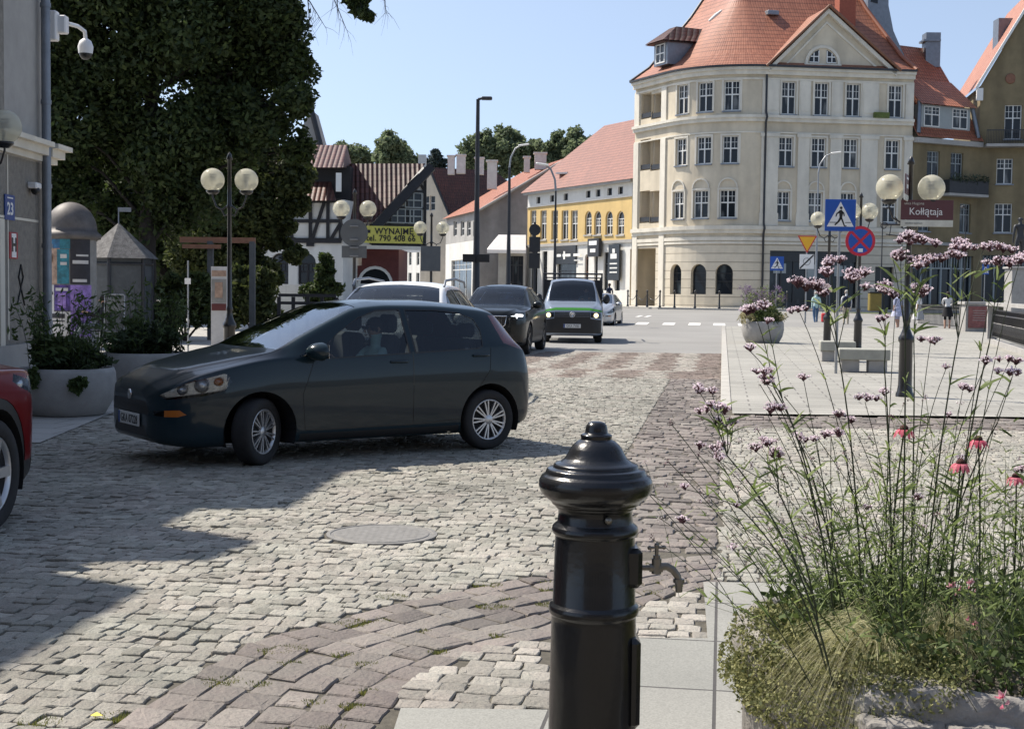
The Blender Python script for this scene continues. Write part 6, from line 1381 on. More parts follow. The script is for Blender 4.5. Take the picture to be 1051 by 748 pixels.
# --- the cast iron bollard with a tap
bx = GX(614.5, 3.6); bl = empty('tap_bollard', (bx, 3.6, 0), label='big black cast iron bollard with a water tap, nearest to the viewer', cat='bollard')
k = 3.6/FPX; zt_ = lambda py: 1.6-(py-298.3)*k
prof = [(.125, 0), (.125, .10), (.118, .12), (.117, zt_(748)), (.113, zt_(640)), (.1125, zt_(634)), (.119, zt_(631)), (.121, zt_(627)), (.119, zt_(623)), (.1105, zt_(620)), (.106, zt_(552)), (.106, zt_(550)), (.113, zt_(548)), (.1155, zt_(545)), (.113, zt_(541)), (.101, zt_(537)), (.098, zt_(528)), (.099, zt_(524)), (.107, zt_(521)), (.108, zt_(519.5)), (.116, zt_(518)), (.118, zt_(515.5)), (.132, zt_(511.5)), (.145, zt_(506.5)), (.1515, zt_(500)), (.1505, zt_(494)), (.144, zt_(489)), (.135, zt_(487)), (.133, zt_(485)), (.131, zt_(482.5)), (.127, zt_(481.2)), (.113, zt_(480.6)), (.1125, zt_(478)), (.109, zt_(476.4)), (.096, zt_(474.6)), (.083, zt_(471)), (.075, zt_(466)), (.069, zt_(461)), (.060, zt_(456.5)), (.050, zt_(453.2)), (.041, zt_(451.6)), (.041, zt_(450.5)), (.0415, zt_(449)), (.042, zt_(447)), (.038, zt_(445.8)), (.0305, zt_(445)), (.0295, zt_(441)), (.027, zt_(437)), (.021, zt_(434.2)), (.012, zt_(432.9)), (.0001, zt_(432.6))]
def crisp(P, e=.0012):
    out = [P[0]]
    for a, b, c in zip(P, P[1:], P[2:]):
        for q in (a, c):
            l = math.hypot(q[0]-b[0], q[1]-b[1]); t = min(.35, e/max(l, 1e-6)); out.append((b[0]+(q[0]-b[0])*t, b[1]+(q[1]-b[1])*t))
    return out+[P[-1]]
m = MB(); m.lathe(crisp(prof), n=80); m.build('post', 'black_iron', bl)
m = MB(); m.box((.098, -.02, zt_(581)), (.05, .085, .105), bev=.012); m.build('tap_mount', 'black_iron', bl); m = MB(); m.box((.104, -.02, zt_(700)), (.036, .10, .24), bev=.012); m.build('access_cover', 'black_iron', bl)
m = MB(); m.lathe([(.010, 0), (.010, .004), (.001, .007)], n=10, mat=Matrix.Translation((.028, -.104, zt_(529))) @ Matrix.Rotation(pi/2, 4, 'X')); m.build('screw', 'brass_dull', bl)
tz = zt_(582); tp_ = MB()
tp_.tube([(.11, -.03, tz), (.165, -.03, tz)], .0085, 12); tp_.tube([(.118, -.03, tz), (.124, -.03, tz)], .0135, 12); tp_.tube([(.150, -.03, tz), (.192, -.03, tz)], .0135, 14); tp_.tube([(.172, -.03, tz-.018), (.172, -.03, tz+.030)], [.0155, .0155], 14); tp_.tube([(.172, -.03, tz+.028), (.172, -.03, tz+.040)], .011, 12)
tp_.tube([(.185, -.03, tz+.004), (.205, -.03, tz+.005), (.224, -.03, tz-.006), (.238, -.03, tz-.024), (.243, -.03, tz-.042)], [.0125, .0125, .012, .0115, .011], 14); tp_.tube([(.243, -.03, tz-.034), (.243, -.03, tz-.046)], .018, 8); tp_.tube([(.243, -.03, tz-.046), (.244, -.03, tz-.076)], [.0125, .011], 14)
for i_, v_ in enumerate(tp_.v):
    tp_.v[i_] = (.11+(v_[0]-.11)*.84, -.03+(v_[1]+.03)*.74, tz+(v_[2]-tz)*.84)
tap = tp_.build('tap', 'brass_dull', bl)
m = MB(); m.tube([(.162, -.03, tz+.026), (.162, -.03, tz+.058)], .005, 8); m.tube([(.143, -.03, tz+.053), (.181, -.03, tz+.055)], .004, 8); m.sphere((.143, -.03, tz+.053), .006, 8, 6); m.sphere((.181, -.03, tz+.055), .006, 8, 6); m.sphere((.162, -.03, tz+.06), .007, 8, 6); m.build('tap_handle', 'brass_dull', tap)

# --- globe street lamps
def lamp(px, Y, gpx, gpy, label, r=.205, z_bulb=True, arms=((-1), (1)), tall=1.0, ground=0, rot=0, group='black street lamps with two globes', stub=0.35):
    """double-globe lamp: px of pole, depth, height from the globe's row"""
    x = GX(px, Y); zc_ = W(px, gpy, Y).z-ground; off = abs(W(gpx, gpy, Y).x-x); root = empty('street_lamp', (x, Y, ground), rz=rot, label=label, cat='street lamp', group=group)
    m = MB(); m.lathe([(.14, 0), (.14, .06), (.12, .10), (.105, .2), (.10, .85), (.12, .88), (.12, .93), (.09, .98), (.06, 1.06), (.048, 1.15), (.06, 1.18), (.06, 1.21), (.045, 1.25), (.036, zc_-.5), (.05, zc_-.48), (.05, zc_-.44), (.036, zc_-.42), (.033, zc_+stub), (.06, zc_+stub+.01), (.03, zc_+stub+.1), (.001, zc_+stub+.14)], n=20); m.build('pole', 'black_paint', root)
    for s_ in (-1, 1):
        m = MB(); m.tube([(s_*.03, 0, zc_-.44), (s_*off*.45, 0, zc_-.52), (s_*off*.8, 0, zc_-.46), (s_*off, 0, zc_-r-.09), (s_*off, 0, zc_-r-.03)], .014, 8)
        m.tube([(s_*.03, 0, zc_-.6), (s_*off*.3, 0, zc_-.62), (s_*off*.45, 0, zc_-.53)], .012, 6); m.lathe([(.06, 0), (.10, .03), (.115, .05), (.115, .075), (.001, .08)], c=(s_*off, 0, zc_-r-.05), n=20); a = m.build('arm', 'black_paint', root)
        m = MB(); m.sphere((s_*off, 0, zc_), r, 32, 20); g = m.build('globe', 'globe_acrylic', a)
        m = MB(); m.lathe([(.03, 0), (.03, .10), (.045, .12), (.045, .24), (.001, .26)], c=(s_*off, 0, zc_-r+.02), n=14); m.build('bulb', 'lamp_silver', g)
        m = MB()
        for i in range(4): m.lathe([(.05, 0), (.085, .012), (.05, .016)], c=(s_*off, 0, zc_-.02+i*.035), n=20)
        m.build('reflector', 'sign_back', g)
    return root
lamp(235.5, 24, 218.3, 185, 'double-globe lamp in front of the dark tree, behind the graphite hatchback')
lamp(363.5, 33, 350.3, 214.5, 'double-globe lamp carrying road sign backs, in front of the half-timbered house')
lamp(442.3, 43, 431.3, 234, 'double-globe lamp with a dark square board, in front of the beige gable house')
lamp(-14, 17.5, 4.5, 130, 'double-globe lamp by the house with the drainpipe, only one globe in the picture', r=.215)
lamp(931.5, 21, 913, 193, 'double-globe lamp next to the brown street name sign')
lamp(881.5, 35.5, 892.5, 217, 'double-globe lamp carrying the no stopping sign', r=.22)
lamp(850, 37.5, 839.5, 225, 'double-globe lamp half hidden by the blue crossing sign', r=.20)

def round_plate(mb, T, r, mi=0, t=.006, n=40): mb.lathe([(r, -t), (r, t), (.0001, t)], n=n, mat=T, mi=mi, smooth=False); mb.lathe([(r, -t), (.0001, -t)][::-1], n=n, mat=T, mi=mi, smooth=False)
TF = FACECAM          # sign artwork drawn in x (right), y (up), facing the viewer
def sign_root(name, label, px, py, Y, cat='sign', group=None, rz=0): p = W(px, py, Y); return empty(name, p, rz=rz, label=label, cat=cat, group=group)
def shape2(mb, poly, z0=.007, z1=.009, mi=0, T=TF): mb.prism(poly, z0, z1, T, mi)
# backs of signs on the second lamp
r = sign_root('road_sign', 'grey back of a round road sign on the lamp pole', 363.5, 239, 32.85); m = MB(); round_plate(m, TF, .33); m.build('plate', 'sign_back', r); m = MB()
for z in (-.16, .16): m.box((0, -.03, z), (.20, .04, .03))
m.build('bracket', 'galv', r)
r = sign_root('road_sign', 'grey back of a small rectangular plate under the round sign on the lamp pole', 363.5, 258.5, 32.85); m = MB(); m.box((0, 0, 0), (.60, .012, .29), bev=.003); m.build('plate', 'sign_back', r); m = MB(); m.box((0, -.03, .1), (.2, .04, .03)); m.box((0, -.03, -.1), (.2, .04, .03)); m.build('bracket', 'galv', r)
r = sign_root('road_sign', 'dark square board on the lamp pole in front of the beige gable house', 442, 265.5, 42.8); m = MB(); m.box((0, 0, 0), (.62, .012, .78), bev=.003); m.build('plate', 'sign_back', r)
# blue pedestrian crossing sign on its own post
def walker(mb, s, mi, cx=0, cy=0, z0=.012):
    P = lambda *q: [(cx+a*s, cy+b*s) for a, b in q]
    for poly in (P((-.05, .30), (.05, .33), (.10, .20), (.07, .02), (-.03, .0), (-.05, .15)), P((-.05, .28), (-.17, .18), (-.20, .06), (-.16, .05), (-.13, .15), (-.03, .21)), P((.05, .30), (.15, .20), (.17, .08), (.13, .07), (.11, .17), (.04, .22)), P((-.03, .03), (.06, .0), (-.04, -.16), (-.20, -.30), (-.24, -.26), (-.11, -.13)), P((-.01, .03), (.07, .02), (.13, -.14), (.19, -.30), (.25, -.30), (.25, -.335), (.15, -.335), (.07, -.15))): mb.prism(poly, z0, z0+.002, TF, mi)
    mb.prism([(cx+(.02+.055*cos(a))*s, cy+(.40+.055*sin(a))*s) for a in np.linspace(0, 2*pi, 13)[:-1]], z0, z0+.002, TF, mi)
def crossing_sign(px, py, Y, w, label, base_py=None, rz=0):
    p = W(px, py, Y); g = gz(p.x, Y); r = empty('crossing_sign', (p.x, Y, g), label=label, cat='sign', rz=rz); h = p.z-g; O = Matrix.Translation((0, 0, h))
    m = MB(); m.tube([(0, .05, 0), (0, .05, h+w*.5)], max(.028, w*.045), 12); m.build('post', 'galv', r)
    m = MB(); m.box((0, 0, 0), (w, .014, w*1.03), bev=.004); pl = m.build('plate', 'sign_blue2', r, loc=(0, 0, h))
    m = MB(); m.prism([(-.44*w, -.37*w), (.44*w, -.37*w), (0, .44*w)], .009, .011, TF); m.build('triangle', 'sign_white', pl)
    m = MB(); walker(m, w*.82, 0, 0, -.09*w); m.prism([(-.36*w, -.245*w), (-.1*w, -.245*w), (-.1*w, -.225*w), (-.35*w, -.225*w)], .012, .014, TF); m.prism([(.16*w, -.245*w), (.36*w, -.245*w), (.35*w, -.225*w), (.16*w, -.225*w)], .012, .014, TF); m.build('walking_figure', 'dark_plastic', pl)
    return r
crossing_sign(862.5, 221, 26.8, .60, 'large blue pedestrian crossing sign on a grey post beside the stone bench')
crossing_sign(797.5, 270.5, 82, .82, 'small blue pedestrian crossing sign in front of the dark shop window')
crossing_sign(1011.5, 276.5, 88, .62, 'tiny blue pedestrian crossing sign in front of the ochre gabled house', rz=.5)
# no stopping
r = sign_root('no_stopping_sign', 'round blue no stopping sign with red border and red cross', 883, 247.5, 35.2); m = MB(); round_plate(m, TF, .385); pl = m.build('plate', 'sign_red2', r)
m = MB(); round_plate(m, Matrix.Translation((0, -.004, 0)) @ TF, .31); m.build('field', 'sign_blue2', pl)
m = MB()
for s_ in (1, -1): m.prism([(x*cos(pi/4)-y*sin(pi/4)*1, (x*sin(pi/4)+y*cos(pi/4))*s_) for x, y in ((-.33, -.032), (.33, -.032), (.33, .032), (-.33, .032))][::s_], .012+.002*s_, .014+.002*s_, TF)
m.build('cross', 'sign_red2', pl); m = MB(); m.box((0, -.018, -.235), (.13, .004, .09), bev=.001); m.build('sticker', 'sign_white', pl)
# yield triangle with plate beneath
p = W(828.5, 251, 66); g0 = gz(p.x, 66); r = empty('yield_sign', (p.x, 66, g0), label='yellow upside-down yield triangle above a white plate, on a grey post', cat='sign'); h = p.z-g0
m = MB(); m.tube([(0, .05, 0), (0, .05, h+.3)], .04, 10); m.build('post', 'galv', r)
m = MB(); m.prism([(-.47, .42), (.47, .42), (0, -.42)][::-1], -.006, .006, Matrix.Translation((0, 0, h)) @ TF); pl = m.build('triangle_plate', 'sign_red2', r); m = MB(); m.prism([(-.385, .37), (.385, .37), (0, -.32)][::-1], .007, .010, Matrix.Translation((0, 0, h)) @ TF); m.build('field', 'sign_yellow', pl)
h2 = W(828.5, 268.5, 66).z-g0; m = MB(); m.box((0, 0, 0), (.70, .012, .70), bev=.004); pl = m.build('zone_plate', 'sign_white', r, loc=(0, -.0, h2)); m = MB(); m.prism([(-.35, -.30), (-.30, -.35), (.35, .30), (.30, .35)], .009, .011, TF); m.build('diagonal_bar', 'dark_plastic', pl)
m = MB(); m.tube([TF @ Vector((.17*cos(a), .17*sin(a), .009)) for a in np.linspace(0, 2*pi, 21)], .012, 5); m.build('faded_symbol', 'sign_back', pl)
# brown street name sign
r = sign_root('street_name_sign', 'brown street name sign reading Kołłątaja by the lamp on the plaza', 951.5, 215.5, 20.9, rz=0)
m = MB(); m.box((0, 0, 0), (.80, .016, .30), bev=.004); pl = m.build('panel', 'sign_brown', r); m = MB(); m.box((0, 0, -.205), (.80, .014, .10), bev=.003); m.build('lower_panel', 'sign_cream', r)
text_mesh('Kołłątaja', .155, 'sign_white', pl, Matrix.Translation((-.02, -.011, -.03)) @ TF, sx=.92, depth=.001); text_mesh('ulica Hugona', .058, 'sign_cream', pl, Matrix.Translation((-.20, -.011, .095)) @ TF, depth=.001)
text_mesh('okolice centrum', .04, 'sign_back', r, Matrix.Translation((-.2, -.010, -.205)) @ TF, depth=.001)
m = MB(); m.box((0, 0, 0), (.1, .016, .30), bev=.004)
m = MB(); m.tube([(-.36, .05, .18), (-.36, .05, -.28)], .012, 6); m.build('bracket', 'black_paint', r)
r = sign_root('street_name_sign', 'brown street sign seen edge-on above the Kołłątaja sign', 931.5, 192, 20.85, rz=R(68)); m = MB(); m.box((0, 0, .03), (.62, .016, .30), bev=.004); pl = m.build('panel', 'sign_brown', r); m = MB(); m.box((0, 0, -.17), (.62, .014, .09), bev=.003); m.build('lower_panel', 'sign_cream', r)
m = MB()
for a, b, c, d in ((-.2, .12, .25, .03), (-.2, .0, .2, .06)): m.box((a+.1, -.010, b), (c, .003, d))
m.build('lettering', 'sign_white', pl)
# scroll bracket between lamp and sign
r = sign_root('scroll_bracket', 'black wrought iron scroll bracket left of the street name sign', 916, 232, 21, cat='bracket'); m = MB()
m.tube([(.22, 0, .02), (-.16, 0, .02)], .012, 6); m.tube([(.22, 0, -.16), (-.10, 0, -.13)], .010, 6); m.tube([(-.13+.06*cos(a)*(1-a/14), 0, .0+.06*sin(a)*(1-a/14)) for a in np.linspace(0, 9, 26)], .008, 5); m.tube([(.05, 0, .02), (.07, 0, .1), (.03, 0, .14)], .008, 5); m.tube([(-.02, 0, .02), (-.04, 0, -.15)], .008, 5); m.build('scroll', 'black_paint', r)
# sign backs cluster, street-name plates on the tall lamp
p = W(549, 236, 52); r = empty('sign_post', (p.x, 52, 0), label='post with a stack of dark round and square sign backs, above the dark SUV', cat='sign'); m = MB(); m.tube([(0, .05, 0), (0, .05, p.z+.3)], .045, 8); m.build('post', 'metal_dark', r)
for py, w, h, rd in ((236, .40, .40, 1), (251, .42, .58, 0), (267.5, .42, .58, 0)):
    z = W(549, py, 52).z; m = MB()
    if rd: round_plate(m, Matrix.Translation((0, 0, z)) @ TF, .22)
    else: m.box((0, 0, z), (w, .02, h), bev=.004)
    m.build('plate', 'metal_dark', r)
def street_light(px, Y, ytop, label, arm, style, r0=.09, group='tall street lights along the road'):
    x = GX(px, Y); g = gz(x, Y); ht_ = W(px, ytop, Y).z-g; r = empty('street_light', (x, Y, g), label=label, cat='street light', group=group); m = MB(); m.lathe([(r0*1.5, 0), (r0*1.5, 1.0), (r0, 1.15), (r0*.6, ht_*.6), (r0*.45, ht_)], n=14); m.build('pole', 'metal_dark' if style != 'grey' else 'galv', r)
    if style == 'flat': m = MB(); m.tube([(0, 0, ht_), (arm*.3, 0, ht_+.02)], .04, 8); m.box((arm*.75, 0, ht_+.03), (abs(arm)*.95, .28, .10), bev=.03); m.build('lamp_head', 'metal_dark', r)
    else:
        m = MB(); m.tube([(0, 0, ht_), (arm*.08, 0, ht_+.5), (arm*.4, 0, ht_+.95), (arm*.75, 0, ht_+1.1)], [.05, .045, .04, .035], 8); m.build('arm', 'galv', r); m = MB(); m.box(None, (.58, .22, .09), mat=Matrix.Translation((arm, 0, ht_+1.15)) @ Matrix.Rotation(-.15 if arm > 0 else .15, 4, 'Y'), bev=.04); m.build('lamp_head', 'window_white', r)
    return r
sl1 = street_light(488.5, 45, 102, 'tall black street light with flat head against the sky, left of the row houses', .38, 'flat', .13)
street_light(521.5, 70, 172, 'dark street light pole with curved arm in front of the grey gable', .7, 'curve', .14)
street_light(569, 60, 196, 'thin dark street light pole in front of the yellow house', -.6, 'curve', .09)
street_light(837, 76, 178, 'grey street light with white head in front of the cream corner house', .95, 'grey', .08)
street_light(904, 84, 214, 'thin grey pole in front of the ground floor of the corner house', .4, 'flat', .06)
street_light(989, 60, 213, 'thin grey pole in front of the ochre house', -.18, 'flat', .04)
r = sign_root('direction_sign', 'black fingerpost plates on the tall street light', 488, 265, 44.8); m = MB(); m.box((-.22, 0, 0), (.40, .03, .26), bev=.006); m.box((.25, 0, 0), (.42, .03, .26), bev=.006); m.box((.0, .05, 0), (.3, .05, .05)); m.build('plate', 'shop_black', r)
# chain bollards along the corner house
cb = []
for i, px in enumerate((644.5, 653.5, 664.5, 677.5, 692.5, 713.5, 738.5, 808)):
    Y = (99, 97.5, 96, 94.5, 93.5, 92.5, 91.5, 90.8)[i]; x = GX(px, Y); cb.append((x, Y))
first = None
for i, (x, Y) in enumerate(cb):
    if first is None:
        first = empty('chain_bollard', (x, Y, gz(x, Y)+.12), label='thin black chain bollard on the pavement round the cream corner house', cat='bollard', group='chain bollards round the corner house'); m = MB(); m.lathe([(.09, 0), (.09, .1), (.06, .14), (.055, 1.05), (.08, 1.08), (.07, 1.17), (.001, 1.22)], n=12); m.build('post', 'black_paint', first)
    else: c = copy_tree(first); c.location = (x, Y, gz(x, Y)+.12)
    (first if i == 0 else c)['label'] = 'thin black chain bollard '+('left of the tall passage of the cream corner house', 'at the left jamb of the tall passage', 'in front of the tall passage', 'at the right jamb of the tall passage', 'in front of the first arched window', 'between the first and second arched windows', 'in front of the third arched window', 'in front of the dark shop front')[i]
for (a, b), (c, d) in list(zip(cb, cb[1:]))[:3]:
    m = MB(); m.tube([(a+(c-a)*t, b+(d-b)*t, gz(a, b)+.12+.95-.45*(1-(2*t-1)**2)) for t in np.linspace(0, 1, 12)], .022, 5); tag(m.build('chain', 'black_paint'), 'sagging black chain between two thin bollards, the '+{0: 'leftmost', 1: 'middle', 2: 'rightmost'}[[p_[0] for p_ in cb].index(a)]+' of three by the passage', 'chain', 'chains between bollards')
# black bollards on the plaza and stone benches
def plaza_bollard(px, py, h, label):
    g = G(px, py, .022); r = empty('bollard', g, label=label, cat='bollard', group='black bollards on the plaza'); m = MB(); m.lathe([(.13, 0), (.13, .08), (.11, .12), (.105, h*.8), (.12, h*.82), (.12, h*.86), (.09, h*.92), (.04, h), (.001, h+.02)], n=18); m.build('post', 'black_paint', r)
plaza_bollard(932.5, 417, .98, 'black bollard directly beneath the double-globe lamp on the plaza') if False else None
def bench(px, py, w, d, label):
    g = G(px, py, .022); r = empty('stone_bench', (g.x, g.y+d/2, g.z), label=label, cat='bench', rz=-AX, group='stone block benches'); m = MB(); m.box((0, 0, .36), (w, d, .22), bev=.015); m.build('seat', 'concrete_bench', r)
    for s_ in (-1, 1): m = MB(); m.box((s_*w*.27, .0, .125), (w*.36, d*.8, .25), bev=.012); m.build('support', 'concrete', r)
bench(889.5, 382.5, 1.0, .62, 'pale stone block bench beside the crossing sign post, nearer to the viewer')
bench(862, 371.5, .8, .6, 'pale stone block bench behind and left of the nearer bench')
# --- railings, red plaque block, statue at the right
br = empty('bridge_railing', (0, 0, 0), label='ornate black iron railing with stone coping at the right edge', cat='railing')
ra, rb = G(1018, 352, .02), G(1075, 372, .02); RP = Path().line((ra.x, ra.y), (rb.x, rb.y)); H_ = 1.16
m = MB(); ubox(m, RP, 0, RP.L, .02, .16, -.12, .12); ubox(m, RP, -.25, .12, .16, H_+.1, -.16, .16); ubox(m, RP, -.3, RP.L, H_+.1, H_+.2, -.2, .2); m.build('coping', 'concrete', br)
m = MB()
for z in (.24, .95, 1.10): ubox(m, RP, .12, RP.L, z, z+.035, -.02, .02)
n = int(RP.L/.2)
for i in range(n):
    u = .16+(RP.L-.2)*i/n; ubox(m, RP, u, u+.022, .26, 1.12, -.012, .012); q = P3(RP, u+.07, .55, 0); dv = (RP.at(1)-RP.at(0)); m.tube([q+Vector((dv.x*.05*cos(a), dv.y*.05*cos(a), .16*sin(a))) for a in np.linspace(0, 2*pi, 11)], .011, 4)
m.build('balusters', 'black_paint', br)
br2 = empty('bridge_railing', (0, 0, 0), label='black iron railing the woman in the black skirt leans on', cat='railing'); Ya = 52; RP = Path().line((GX(943, 68), 68), (GX(993, 60), 60))
m = MB()
for z in (.15, .9, 1.05): ubox(m, RP, 0, RP.L, z, z+.05, -.02, .02)
for i in range(int(RP.L/.2)): u = .1+i*.2; ubox(m, RP, u, u+.025, .15, 1.05, -.012, .012)
m.build('balusters', 'black_paint', br2)
bk_ = empty('plaque_block', (0, 0, 0), label='low stone block with a dark red panel between the two railings', cat='plinth'); a, b = GX(992, 57), GX(1018.5, 57); m = MB(); m.box(((a+b)/2, 57.4, .60), (b-a, .8, 1.2)); m.box(((a+b)/2+.0, 57.4, 1.26), (b-a+.16, .95, .12), bev=.01); m.build('block', 'concrete', bk_)
M('plaque_red', (.20, .075, .07), .7, var=.35, scale=9); m = MB(); m.box(((a+b)/2+.02, 56.97, .68), (b-a-.16, .05, .90)); pl = m.build('panel', 'plaque_red', bk_)
m = MB()
for i in range(5): m.box(((a+b)/2, 56.94, .95-.1*i), ((b-a)*(.5-.05*(i % 2)), .01, .02))
m.build('lettering', 'concrete', pl)
st = empty('statue', (GX(1045, 62), 62, 0), label='dark bronze statue on a pale stone pedestal at the right edge', cat='statue'); zb_, zt2 = 0, W(1045, 276, 62).z
m = MB(); m.box((0, 0, zt2/2), (.95, .95, zt2), bev=.02); m.box((0, 0, zt2+.04), (1.1, 1.1, .1), bev=.02); m.build('pedestal', 'concrete', st)
# =================================================================== PLANTERS, COLUMN, KIOSK
def bowl(px, py, r, h, label, mat='concrete'):
    g = G(px, py, .015); g = Vector((g.x, g.y+r*.75, .015)); b = empty('bowl_planter', g, label=label, cat='planter', group='round concrete bowl planters')
    m = MB(); m.lathe([(r*.72, 0), (r*.78, .02), (r*.93, h*.3), (r, h*.6), (r*.985, h*.9), (r*.95, h), (r*.88, h), (r*.86, h*.9), (.001, h*.88)], n=48); m.build('bowl', mat, b); m = MB(); m.lathe([(r*.87, h*.9), (.001, h*.92)], n=24); m.build('soil', 'earth', b); return b, g
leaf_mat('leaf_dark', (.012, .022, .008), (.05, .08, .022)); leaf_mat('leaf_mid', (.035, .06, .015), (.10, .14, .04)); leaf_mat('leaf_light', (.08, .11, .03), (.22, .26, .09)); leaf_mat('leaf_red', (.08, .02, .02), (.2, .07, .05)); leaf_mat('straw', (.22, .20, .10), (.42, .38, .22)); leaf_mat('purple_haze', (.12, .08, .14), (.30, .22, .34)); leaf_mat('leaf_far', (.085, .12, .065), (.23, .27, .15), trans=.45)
def leaf_cloud(name, P, size, mat, parent=None, aspect=2.0, up=0.0, kind=None, droop=0):
    """leaf-sized faces at the points P"""
    n = len(P); A = rng.normal(0, 1, (n, 3)); A[:, 2] = A[:, 2]*(1-up)+up*1.5-droop; A /= np.linalg.norm(A, axis=1, keepdims=True); B = rng.normal(0, 1, (n, 3)); B -= A*np.sum(A*B, 1, keepdims=True); B /= np.linalg.norm(B, axis=1, keepdims=True)
    s = size*rng.uniform(.6, 1.4, (n, 1)); a = A*s*aspect/2; b = B*s/2
    V = np.stack([P-a, P+b*.9-a*.1, P+a, P-b*.9-a*.1], 1).reshape(-1, 3); F = np.arange(n*4).reshape(-1, 4); o = np_mesh(name, V, F, mat, np.repeat(np.clip(rng.normal(.45, .25, n), 0, 1), 4), parent=parent)
    if kind: o['kind'] = kind
    return o
def blob_pts(n, c, r, clumps=12, rc=.45, flat=1.0):
    """points in clumps through a rough ball"""
    C = rng.normal(0, 1, (clumps, 3)); C /= np.linalg.norm(C, axis=1, keepdims=True); C *= rng.uniform(.35, .85, (clumps, 1)); k = rng.integers(0, clumps, n); d = rng.normal(0, 1, (n, 3)); d /= np.linalg.norm(d, axis=1, keepdims=True); d *= rng.random((n, 1))**.45*rc*rng.uniform(.6, 1.2, clumps)[k][:, None]
    P = C[k]+d; return np.array(c)+P*np.array(r)
def stems(name, n, c, r0, h, lean, mat, parent, rad=.003, z0=0, tipsize=0):
    m = MB(); tips = []
    for _ in range(n):
        a = rng.uniform(0, 2*pi); q = r0*math.sqrt(rng.random()); x, y = c[0]+q*cos(a), c[1]+q*sin(a); hh = h*rng.uniform(.6, 1.1); l = lean*rng.uniform(.2, 1); p = [(x+l*cos(a)*t*t, y+l*sin(a)*t*t, z0+hh*t) for t in (0, .35, .7, 1)]; m.tube(p, [rad, rad*.9, rad*.7, rad*.4], 4, cap=False); tips.append(p[-1])
    return m.build(name, mat, parent), np.array(tips)
def planting(parent, r, h, dark=True, flowers=None, hh=.5, n=2600):
    mats = ('leaf_dark', 'leaf_mid') if dark else ('leaf_mid', 'leaf_light')
    a = leaf_cloud('foliage', blob_pts(n, (0, 0, h+hh*.25), (r*1.05, r*1.05, hh*.6), 16, .4), .045, mats[0], parent, 2.4, .35); a['kind'] = 'stuff'
    a = leaf_cloud('foliage', blob_pts(n//2, (0, 0, h+hh*.35), (r*.9, r*.9, hh*.75), 12, .4), .045, mats[1], parent, 3, .5); a['kind'] = 'stuff'
    s_, t_ = stems('stem', 46, (0, 0), r*.8, hh*2.1, r*.5, mats[0], parent, .004, h); s_['kind'] = 'stuff'
    T = rng.normal(0, .035, (800, 3))+np.repeat(t_, 800//len(t_)+1, 0)[:800]; T[:, 2] -= rng.uniform(0, hh*1.2, 800)**1.0; a = leaf_cloud('foliage', T, .03, mats[1], parent, 3.2, .5); a['kind'] = 'stuff'
b1, g1 = bowl(57, 428, .58, .57, 'grey bowl planter by the drainpipe corner, in front of the poster column'); planting(b1, .56, .57, hh=.42, n=1900)
a = leaf_cloud('trailing_leaves', np.concatenate([blob_pts(260, (x, -.58, z), (.09, .07, .16), 5, .5) for x, z in ((-.2, .50), (.3, .44), (.38, .38))]), .04, 'leaf_mid', b1, 1.8); a['kind'] = 'stuff'
b2, g2 = bowl(141, 408, .62, .62, 'grey bowl planter between the graphite hatchback and the other planter'); planting(b2, .62, .62, hh=.46, n=2600)
b3, g3 = bowl(785.5, 352.5, .66, .68, 'pale round bowl planter with purple and green plants standing alone on the plaza'); b3.location.y = g3.y
planting(b3, .60, .66, dark=False, hh=.5)
a = leaf_cloud('foliage', blob_pts(700, (-.42, -.1, .84), (.34, .4, .28), 8, .5), .03, 'straw', b3, 5, .9); a['kind'] = 'stuff'
a = leaf_cloud('foliage', blob_pts(500, (.45, -.1, .85), (.28, .4, .2), 8, .5), .035, 'straw', b3, 3, .4); a['kind'] = 'stuff'
s_, t_ = stems('verbena_stem', 60, (0, 0), .4, 1.0, .45, 'leaf_mid', b3, .004, .68); s_['kind'] = 'stuff'
T = rng.normal(0, .035, (2400, 3))+np.repeat(t_, 40, 0); a = leaf_cloud('verbena_flowers', T, .022, 'purple_haze', b3, 1.4); a['kind'] = 'stuff'
for mx_, (x, y, z) in enumerate(((-.5, -.35, .72), (-.05, -.3, .78))): a = leaf_cloud('pale_flowers', blob_pts(160, (x, y, z), (.14, .12, .09), 5, .5), .03, 'sign_white', b3, 1); a['kind'] = 'stuff'

